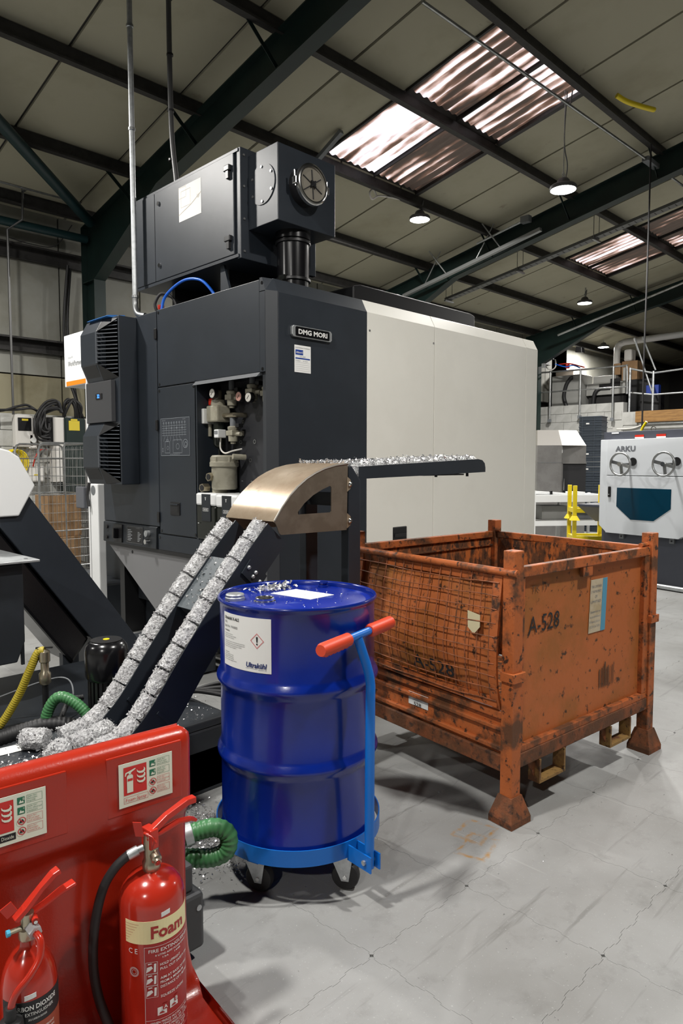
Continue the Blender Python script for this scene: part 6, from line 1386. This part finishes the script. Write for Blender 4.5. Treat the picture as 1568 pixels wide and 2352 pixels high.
tag(MB().box(17.12, 17.24, -4, 7.02, 2.50, 2.77).build('timber_beam', 'timber', bevel=.006), 'orange-brown timber beam along the mezzanine edge', 'beam')
tag(MB().box(17.05, 17.11, -4, 6.9, 2.44, 2.47).build('conduit_run', 'cage'), 'pale conduit running below the timber beam', 'conduit')
gr = thing('guard_rail', 'scaffold tube guard rail along the mezzanine block wall', 'railing', (17.12, 8.5, 2.6))
for y, z0, z1 in ((9.28, 2.62, 3.95), (8.44, 2.68, 3.91), (7.58, 2.58, 3.90)):
    MB().cyl((17.1, y, z0), (17.1, y, z1), .026, 10).build('post', 'cage', gr, smooth=True); MB().box(17.06, 17.13, y-.04, y+.04, z0-.02, z0+.06).build('socket', 'greysteel', gr)
MB().tube(smoothpath([(17.1, 9.8, 3.93), (17.1, 8.4, 3.90), (17.1, 7.35, 3.89), (17.1, 7.25, 3.85), (17.1, 7.23, 3.2)], 6), .022, 8).build('top_rail', 'cage', gr, smooth=True); MB().cyl((17.1, 9.8, 3.40), (17.1, 7.23, 3.38), .02, 8).build('mid_rail', 'cage', gr, smooth=True)
g2 = thing('guard_rail', 'second guard rail standing on the timber mezzanine edge', 'railing', (17.5, 6.7, 2.76))
for y, z1 in ((7.33, 3.88), (6.76, 3.75), (6.0, 3.75), (4.8, 3.75)): MB().cyl((17.5, y, 2.76), (17.5, y, z1), .03, 10).build('post', 'galv', g2, smooth=True)
MB().tube([(17.5, 7.33, 3.86), (17.5, 6.76, 3.70), (17.5, 6.0, 3.74), (17.5, 3, 3.74)], .024, 8).build('top_rail', 'galv', g2); MB().tube([(17.5, 7.33, 3.27), (17.5, 6.76, 3.18), (17.5, 3, 3.2)], .022, 8).build('mid_rail', 'galv', g2)
for a, b in (((17.6, 7.29, 4.62), (17.6, 6.80, 3.2)), ((17.6, 7.09, 4.62), (17.6, 6.75, 3.78)), ((17.6, 7.29, 4.62), (17.6, 7.19, 4.3))): MB().cyl(a, b, .022, 8).build('stay', 'galv', g2)
eq_ = thing('injection_unit', 'pale grey moulding machine unit on the mezzanine', 'machine', (18.0, 8.3, 2.76)); PG = mat('pale_grey_machine', (0.36, 0.36, 0.34), 0.5)
MB().box(17.9, 18.7, 7.62, 8.66, 3.30, 3.62).build('bed', PG, eq_, bevel=.01); MB().box(17.95, 18.6, 7.9, 8.5, 3.62, 3.80).build('carriage', PG, eq_, bevel=.01); MB().box(17.88, 17.9, 7.75, 8.0, 3.45, 3.70).build('dark_panel', 'black', eq_); MB().box(17.88, 17.9, 8.0, 8.3, 3.42, 3.58).build('dark_panel', 'black', eq_); MB().box(18, 18.6, 7.7, 8.64, 2.76, 3.30).build('pedestal', 'darkwall', eq_)
MB().tube(smoothpath([(17.85, 8.45, 2.8), (17.84, 8.42, 3.25), (17.85, 8.35, 3.42), (17.9, 8.3, 3.45)], 5), .05, 10).build('flexible_hose', 'rubber', eq_, smooth=True); MB().box(17.85, 17.92, 7.60, 7.66, 3.3, 3.95).build('end_plate', PG, eq_)
eb = thing('equipment_cabinet', 'grey cabinet with a thick black hose on the mezzanine', 'cabinet', (17.8, 9.1, 2.76)); MB().box(17.6, 18.3, 8.68, 9.50, 2.98, 3.86).build('case', mat('mid_grey_machine', (0.30, 0.30, 0.285), 0.5), eb, bevel=.01); MB().box(17.65, 18.3, 8.7, 9.45, 2.76, 2.98).build('plinth', 'darkwall', eb)
MB().tube(smoothpath([(17.58, 9.05, 3.02), (17.56, 9.12, 3.3), (17.56, 9.06, 3.6), (17.57, 8.95, 3.76), (17.6, 8.9, 3.78)], 6), .05, 10).build('hose', 'rubber', eb, smooth=True)
tag(MB().box(18.4, 18.45, 9.3, 9.82, 2.9, 4.1).build('lit_door', mat('pale_door', (0.75, 0.64, 0.55), 0.6)), 'pale door leaf at the back of the mezzanine', 'door')
tag(MB().tube(smoothpath([(18.85, 8.27, 2.78), (18.85, 8.27, 4.40), (18.85, 8.24, 4.66), (18.85, 8.12, 4.75), (18.85, 7.8, 4.77), (18.85, 5.5, 4.79)], 8), .085, 14).build('white_duct', 'white', smooth=True), 'white bent duct rising behind the mezzanine machines', 'duct')
cbx = tag(MB().box(18.1, 18.5, 7.40, 7.80, 3.66, 4.14).build('cardboard_box', 'card'), 'brown cardboard box standing on shelving at the mezzanine', 'box')
tag(MB().box(18.05, 18.4, 7.82, 8.0, 3.81, 4.1).build('cardboard_box', 'card'), 'small cardboard box on the moulding machine left of the larger box', 'box')
tag(MB().box(18.1, 18.5, 7.0, 7.60, 2.765, 3.655).build('dark_cupboard', 'black'), 'black cupboard under the cardboard box on the mezzanine', 'cupboard')
tag(MB().box(18.15, 18.45, 7.58, 7.79, 4.145, 4.46).build('plastic_container', 'pink', bevel=.05), 'off-white plastic container on top of the cardboard box', 'container')
tag(MB().box(17.9, 18.05, 6.78, 7.09, 3.22, 3.46).build('plastic_crate', 'bluecrate', bevel=.01), 'blue plastic crate behind the second guard rail', 'crate'); tag(MB().box(17.85, 18.08, 6.7, 7.2, 2.765, 3.215).build('crate_shelf', 'black'), 'dark stand beneath the blue crate', 'stand')
tag(MB().prism([(8.0, 4.20), (8.02, 4.33), (8.16, 4.36), (8.18, 4.22)], 'x', 16.26, 16.42).build('flood_light', 'black', bevel=.01), 'black flood light on the third portal frame', 'lamp')
tag(MB().box(16.36, 16.42, 9.05, 9.13, 3.95, 4.05).build('junction_box', 'galv'), 'small pale junction box on the third portal haunch', 'box')
for i, (pts, mt, lab) in enumerate(([[(17.0, 9.4, 4.3), (17.0, 9.35, 4.05), (17.0, 9.2, 3.96), (17.0, 9.08, 4.04), (17.0, 9.1, 4.22)], 'pink', 'white looped cable hanging over the mezzanine rail'], [[(17.0, 9.1, 4.1), (17.0, 8.8, 4.0), (17.0, 8.6, 4.02), (17.0, 8.4, 3.93)], 'bluehose', 'blue hose draped over the mezzanine rail'], [[(17.02, 9.0, 4.08), (17.0, 8.7, 4.07), (17.02, 8.3, 3.94)], 'redclip', 'red hose draped over the mezzanine rail'])):
    hose('draped_hose', lab, pts, .016, mt, ribs=False, n=6)
tag(MB().box(17.0, 17.06, 8.72, 8.80, 3.96, 4.06).build('red_box', 'redclip'), 'small red box among the hoses on the mezzanine rail', 'box')
tag(MB().tube(smoothpath([(17.2, 7.5, 2.36), (17.2, 7.1, 2.37), (17.2, 6.85, 2.47), (17.2, 6.8, 2.6)], 5), .018, 8).build('pale_pipe', 'pink', smooth=True), 'pale bent pipe fixed below the mezzanine step', 'pipe')

# ------------------------------------------------------------ loading cell beyond the machine
wp = thing('loading_cell', 'white automation cell head with an orange stripe, left of the cabinet cooler', 'machine', (3.1, 6.4, 0))
hd_ = MB().box(3.0, 3.45, 6.40, 6.88, 2.255, 2.755).build('head_box', 'white', wp, bevel=.006)
MB().box(2.997, 3.002, 6.42, 6.84, 2.262, 2.305).build('orange_stripe', 'orangestripe', hd_)
fr = frame((2.999, 6.79, 2.45), (0, -1, 0), (0, 0, 1))
put_text(MB(), 'WorkPartner 1+', fr, 0, .0, .05, width=.36).build('name_lettering', 'greyink', hd_); put_text(MB(), 'System 3R', fr, .0, .075, .022, width=.10).build('maker_lettering', 'paleink', hd_)
MB().box(2.985, 3.06, 6.20, 6.36, 0, 1.31).build('white_pillar', 'white', wp, bevel=.01); MB().cyl((2.984, 6.29, 1.25), (2.982, 6.29, 1.25), .045, 16).build('pillar_disc', 'greysteel', wp)
MB().box(3.0, 3.03, 6.40, 6.43, .35, 2.26).build('slim_post', 'white', wp); MB().box(2.96, 3.02, 6.44, 6.62, 1.07, 1.28).build('door_grip', mat('grip_grey', (0.10, 0.105, 0.12), 0.4), wp, bevel=.012)
MB().box(3.06, 3.6, 6.2, 6.85, 0, .34).build('cell_base', 'dark2', wp); MB().box(3.35, 3.6, 6.2, 6.85, .34, 2.26).build('cell_back', 'dark2', wp)
MB().tube(smoothpath([(2.98, 6.36, 1.32), (2.96, 6.36, 1.2), (2.96, 6.33, 1.1)], 4), .015, 8).build('grip_cable', 'rubber', wp)
# ------------------------------------------------------------ roll cages by the left wall
def roll_cage(loc, rz_, lab):
    t = thing('roll_cage', lab, 'roll cage', loc, rz_, 'wire roll cages by the left wall')
    w_, d_, h_ = .60, .72, 1.74
    def side(x0, y0, x1, y1):
        a = Vector((x0, y0, 0)); b = Vector((x1, y1, 0)); d = (b-a)
        P = [a+Vector((0, 0, .2)), a+Vector((0, 0, h_-.08)), a+d*.04+Vector((0, 0, h_-.02)), a+d*.1+Vector((0, 0, h_)), b-d*.1+Vector((0, 0, h_)), b-d*.04+Vector((0, 0, h_-.02)), b+Vector((0, 0, h_-.08)), b+Vector((0, 0, .2))]
        s = MB().tube(P, .0135, 8).build('side_hoop', 'cage', t, local=True, smooth=True)
        n = max(8, int(d.length/.05))
        for i in range(1, n): p = a+d*(i/n); MB().cyl(p+Vector((0, 0, .25)), p+Vector((0, 0, h_-.03)), .0028, 4).build('vertical_wire', 'cage', s, local=True)
        for j in range(14): z = .28+j*(h_-.35)/13; MB().cyl(a+Vector((0, 0, z)), b+Vector((0, 0, z)), .0028 if j % 4 else .008, 5).build('horizontal_wire', 'cage', s, local=True)
    side(0, 0, w_, 0); side(0, d_, w_, d_); side(w_, 0, w_, d_)
    MB().cyl((w_*.5, -.012, .5), (w_*.5, -.012, h_), .009, 8).build('centre_bar', 'cage', t, local=True)
    MB().box(-.02, w_+.02, -.02, d_+.02, .17, .20).build('deck', 'greysteel', t, local=True)
    for u in (.06, w_-.06):
        for v_ in (.06, d_-.06): MB().cyl((u-.015, v_, .06), (u+.015, v_, .06), .06, 14).build('caster', 'rubber', t, local=True); MB().box(u-.02, u+.02, v_-.02, v_+.02, .1, .17).build('caster_fork', 'galv', t, local=True)
    return t
roll_cage((3.22, 8.15, 0), R(0), 'wire roll cage nearer the left edge with cardboard inside')
roll_cage((4.02, 7.95, 0), R(0), 'wire roll cage half hidden behind the loading cell')
tag(MB().box(3.30, 3.74, 8.25, 8.75, .201, .62).build('cardboard_box', 'card', bevel=.006), 'large cardboard box at the bottom of the left roll cage', 'box')
tag(MB().box(3.38, 3.78, 8.3, 8.7, .622, 1.12).build('cardboard_box', 'card', bevel=.006), 'upper cardboard box in the left roll cage', 'box')
tag(MB().box(4.12, 4.52, 8.1, 8.5, .201, .7).build('cardboard_box', 'card', bevel=.006), 'cardboard box in the roll cage behind the loading cell', 'box')
# ------------------------------------------------------------ electrics on the left wall
yw = 9.545
def board(name, lab, x0, x1, z0, z1, mt, d=.12, cat='box', face=None):
    t = thing(name, lab, cat, ((x0+x1)/2, yw, z0)); MB().box(x0, x1, yw-d, yw, z0, z1).build('case', mt, t, bevel=.006)
    MB().box(x0+.012, x1-.012, yw-d-.006, yw-d, z0+.012, z1-.012).build('cover', mt, t, bevel=.003); return t
t = board('consumer_unit', 'grey enclosure with a dark flap on the white block wall', 3.44, 3.67, 1.72, 2.14, 'pink'); MB().box(3.47, 3.64, yw-.135, yw-.125, 1.93, 2.10).build('flap', 'black', t, bevel=.01); MB().box(3.52, 3.60, yw-.138, yw-.134, 2.06, 2.085).build('warning_label', 'yellowed', t)
t = board('isolator_switch', 'small white rotary isolator below the dark flap enclosure', 3.61, 3.71, 1.70, 1.89, 'pink'); MB().cyl((3.66, yw-.12, 1.81), (3.66, yw-.145, 1.81), .035, 16).build('dial', 'offpaper', t)
t = board('socket_box', 'white socket box with red and black leads at the left wall', 3.58, 3.80, 1.26, 1.47, 'pink'); MB().box(3.66, 3.73, yw-.128, yw-.124, 1.34, 1.36).build('socket_label', 'yellowed', t)
t = board('distribution_board', 'tall white distribution cabinet left of the dark green one', 3.92, 4.05, 1.25, 2.12, 'pink', .2)
t = board('green_cabinet', 'dark green electrical cabinet with a yellow warning label', 4.05, 4.33, 1.10, 2.12, 'green', .22); MB().box(4.10, 4.25, yw-.23, yw-.226, 1.95, 2.08).build('warning_label', 'yellowed', t); MB().box(4.13, 4.22, yw-.23, yw-.226, 2.082, 2.105).build('warning_label', 'yellowed', t)
t = board('tall_white_cabinet', 'pale cabinet right of the dark green one', 4.34, 4.50, 1.10, 2.12, 'pink', .2)
t = board('cable_riser', 'black cable riser block beside the coiled cables', 3.84, 3.92, 1.78, 2.12, 'black', .15)
rg = random.Random(4)
def arc_cable(i, pts, lab, r=.016, mt='rubber'): hose('black_cable' if mt == 'rubber' else 'coloured_lead', lab, [(x+rg.uniform(-.015, .015), y+rg.uniform(-.05, .02), z+rg.uniform(-.015, .015)) for x, y, z in pts], r, mt, ribs=False, n=7, cat='cable')
nm = ['outermost', 'second', 'third', 'fourth', 'fifth', 'sixth', 'innermost']
for i in range(7):
    k = i*.022; arc_cable(i, [(4.02, 9.36, 2.20), (3.95, 9.36, 2.34-k*.8), (3.80, 9.36, 2.30-k), (3.68+k, 9.36, 2.12), (3.655+k, 9.36, 1.95), (3.70+k*1.3, 9.38, 1.82+k*1.2), (3.86, 9.40, 1.80+i*.045)], nm[i]+' of the thick black cables looping on the left wall')
for i in range(3): arc_cable(i, [(4.07, 9.38, 2.13), (4.07+.02*i, 9.36, 2.30), (4.13+.03*i, 9.36, 2.37), (4.20+.035*i, 9.36, 2.28), (4.22+.04*i, 9.38, 2.12)], ['left', 'middle', 'right'][i]+' black cable arching into the dark green cabinet', .018)
for i in range(2): arc_cable(i, [(3.72, 9.4, 2.20), (3.6, 9.38, 2.26-.03*i), (3.45, 9.38, 2.25-.04*i), (3.25, 9.4, 2.17), (2.9, 9.42, 2.14)], ['upper', 'lower'][i]+' black cable trailing left along the top of the block wall', .016)
for i in range(2): arc_cable(i, [(4.24+.05*i, 9.6, 4.2), (4.20+.05*i, 9.62, 3.4), (4.23+.05*i, 9.6, 2.8), (4.26+.05*i, 9.5, 2.4), (4.30+.05*i, 9.42, 2.12)], ['left', 'right'][i]+' black cable dropping down beside the green column', .02)
cy = thing('cable_coil', 'coil of yellow cable hanging on the left wall', 'cable', (3.40, 9.42, 1.4))
for i in range(6): MB().tube([(3.40+(.12+.008*(i % 3))*math.cos(a)+.01*i, 9.46-.012*i, 1.52+(.15+.01*(i % 2))*math.sin(a)) for a in [2*PI*k/28 for k in range(28)]], .008, 6, closed=True).build('turn', 'yellow', cy)
MB().cyl((3.40, 9.5, 1.66), (3.40, 9.38, 1.66), .012, 8).build('hook', 'cage', cy)
arc_cable(0, [(3.64, 9.42, 1.47), (3.66, 9.4, 1.58), (3.75, 9.4, 1.67), (3.82, 9.42, 1.70)], 'red lead rising from the socket box', .009, 'redclip'); arc_cable(0, [(3.71, 9.42, 1.47), (3.72, 9.4, 1.60), (3.78, 9.4, 1.68), (3.84, 9.42, 1.71)], 'black lead rising from the socket box', .009)
# conduits on the left wall
t = thing('wall_conduit', 'thin steel conduit dropping down the left wall', 'pipe', (3.455, 9.5, 1.5))
MB().tube([(3.455, 9.52, 1.55), (3.455, 9.52, 4.50), (3.60, 9.40, 4.63), (3.61, 9.38, 5.0)], .016, 8).build('drop', mat('dull_conduit', (0.11, 0.11, 0.11), 0.4, 0.6), t); MB().tube([(2.0, 9.33, 5.0), (3.61, 9.33, 5.005), (4.35, 9.33, 5.01)], .014, 8).build('header', 'cage', t); MB().box(3.585, 3.635, 9.32, 9.38, 4.98, 5.03).build('tee_box', 'cage', t)
# ------------------------------------------------------------ roof services
t = thing('light_trunking', 'long pale lighting trunking along the green rafter', 'light fitting', (10.2, 7.1, 4.65))
MB().bar((10.25, 8.6, 4.64), (10.25, 5.78, 5.21), .07, .055).build('trunking', mat('trunking_grey', (0.30, 0.31, 0.31), 0.4, 0.5), t); MB().cyl((10.2, 6.95, 5.23), (10.2, 6.05, 5.40), .018, 8).build('spur', 'galv', t); MB().box(10.16, 10.26, 5.95, 6.1, 5.36, 5.46).build('bracket', 'greysteel', t)
for y in (8.1, 7.0): MB().cyl((10.25, y, 4.64+(8.6-y)*.2+.03), (10.25, y-.35, rz(y-.35)-.05), .01, 6).build('hanger', 'cage', t); MB().cyl((10.25, y-.5, 4.64+(9.1-y)*.2), (10.05, y-.25, rz(y-.25)-.05), .012, 6).build('hanger', 'cage', t)
t = thing('cable_tray', 'perforated galvanised cable tray slung below the roof', 'cable tray', (11.6, 6.3, 4.8))
a, b = Vector((11.6, 8.6, 4.77)), Vector((11.6, 3.8, 5.60)); mb = MB(); TG = mat('tray_grey', (0.17, 0.175, 0.175), 0.45, 0.6)
MB().bar(a, b, .15, .004).build('tray_base', TG, t)
for s in (-1, 1): MB().bar(a+Vector((s*.075, 0, .022)), b+Vector((s*.075, 0, .022)), .004, .045).build('tray_side', TG, t)
for i in range(1, 46):
    p = a.lerp(b, i/46); MB().bar(p+Vector((-.045, 0, -.0025)), p+Vector((.045, 0, -.0025)), .022, .001).build('tray_slot', 'ceildark', t)
for y in (8.55, 6.95, 5.5):
    k = (8.6-y)/4.8; z = 4.77+.83*k
    for s in (-1, 1): MB().cyl((11.6+s*.10, y, z-.03), (11.6+s*.10, y, rz(y)-.01), .006, 6).build('drop_rod', 'cage', t)
    MB().box(11.46, 11.74, y-.02, y+.02, z-.045, z-.02).build('cradle', 'cage', t)
t = thing('roof_conduit', 'thin conduit slung under the roof across the skylight', 'pipe', (8, 4.15, 5.7))
MB().cyl((5.24, 4.2, 5.715), (10.3, 4.08, 5.73), .017, 8).build('pipe', 'cage', t); MB().box(10.05, 10.45, 4.04, 4.13, 5.70, 5.76).build('joint_box', 'greysteel', t); MB().cyl((10.3, 4.08, 5.73), (12.5, 4.04, 5.73), .017, 8).build('pipe', 'cage', t)
for x in (5.24, 7.98): MB().cyl((x, 4.15, 5.72), (x, 4.12, 5.9), .008, 6).build('clip', 'cage', t)
tag(MB().tube(smoothpath([(8.46, 3.80, 5.90), (8.6, 3.74, 5.86), (8.85, 3.66, 5.86), (9.08, 3.60, 5.88)], 6), .03, 10).build('yellow_sleeve', 'yellow', smooth=True), 'yellow sleeve lashed under a purlin at the top right', 'sleeve')
tag(MB().cyl((15.8, 8.4, 4.60), (15.8, 4.5, 5.60), .025, 8).build('rafter_pipe', 'cage', smooth=True), 'pale pipe running along the third portal rafter', 'pipe')
hose('lamp_flex', 'loose white flex coiled at the purlin beside the second lamp', [(8.3, 6.78, 5.36), (8.0, 6.8, 5.35), (7.6, 6.82, 5.30), (7.45, 6.84, 5.22), (7.40, 6.84, 5.30), (7.48, 6.84, 5.36), (7.55, 6.84, 5.28)], .012, 'pink', ribs=False, n=6, cat='cable')
tag(MB().bar((6.30, 6.92, 5.30), (6.28, 6.28, 5.58), .06, .05).build('glazing_channel', 'greysteel'), 'rusty channel at the lower left corner of the skylight', 'bracket')
hose('column_flex', 'thin black wire strung from purlin to column at the left', [(4.3, 9.5, 4.75), (4.1, 9.6, 4.45), (3.8, 9.65, 4.42), (3.5, 9.66, 4.45)], .006, 'rubber', ribs=False, n=6, cat='cable')

# ------------------------------------------------------------ high bay lamps
def lamp(i, x, y, z):
    labs = ['glowing high bay lamp on a chain below the upper skylight', 'glowing high bay lamp hanging left of the green rafter', 'glowing high bay lamp farthest away, near the mezzanine']
    lab = (labs+['high bay lamp hanging behind the viewpoint to the right', 'high bay lamp hanging above and left of the viewpoint', 'high bay lamp hanging above the chip conveyor', 'high bay lamp hanging beyond the levelling machine', 'high bay lamp in the far left bay behind the viewpoint', 'high bay lamp in the near bay behind the viewpoint', 'high bay lamp at the far right of the hall', 'high bay lamp deep in the mezzanine bay'])[i]
    t = thing('high_bay_lamp', lab, 'lamp', (x, y, z), group='high bay lamps')
    MB().lathe([(0.03, .13), (0.055, .12), (0.07, .10), (0.085, .06), (0.14, .045), (0.155, .03), (0.155, -.004), (0.148, -.008), (0.02, -.006)], (x, y, z), seg=28).build('housing', 'lampbody', t, smooth=True)
    MB().lathe([(0.0, -.018), (0.08, -.017), (0.146, -.009)], (x, y, z), seg=28, cap=False).build('lens', 'lampglow', t, smooth=True)
    zt = rz(y)-.18
    MB().tube([(x, y, z+.12), (x+.03, y, z+.17), (x, y, z+.20), (x-.03, y, z+.17), (x, y, z+.12)], .006, 6).build('hook', 'galv', t)
    MB().cyl((x, y, z+.19), (x, y, zt), .005, 6).build('chain', 'galv', t)
    if i < 3:
        MB().tube(smoothpath([(x+.04, y, z+.1), (x+.09, y, z+.3), (x+.02, y+.01, (z+zt)/2), (x+.05, y, zt)], 5), .007, 6).build('flex', 'greysteel', t)
    ld = bpy.data.lights.new('lamp_light', 'AREA'); ld.shape = 'DISK'; ld.size = 0.29; ld.energy = LAMP_W; ld.color = (1.0, 0.97, 0.92)
    lo = bpy.data.objects.new('lamp_light', ld); COL.objects.link(lo); lo.parent = t; lo.matrix_parent_inverse = WM[t.name].inverted(); lo.location = (x, y, z-.022)
for i, p in enumerate(LAMPS): lamp(i, *p)
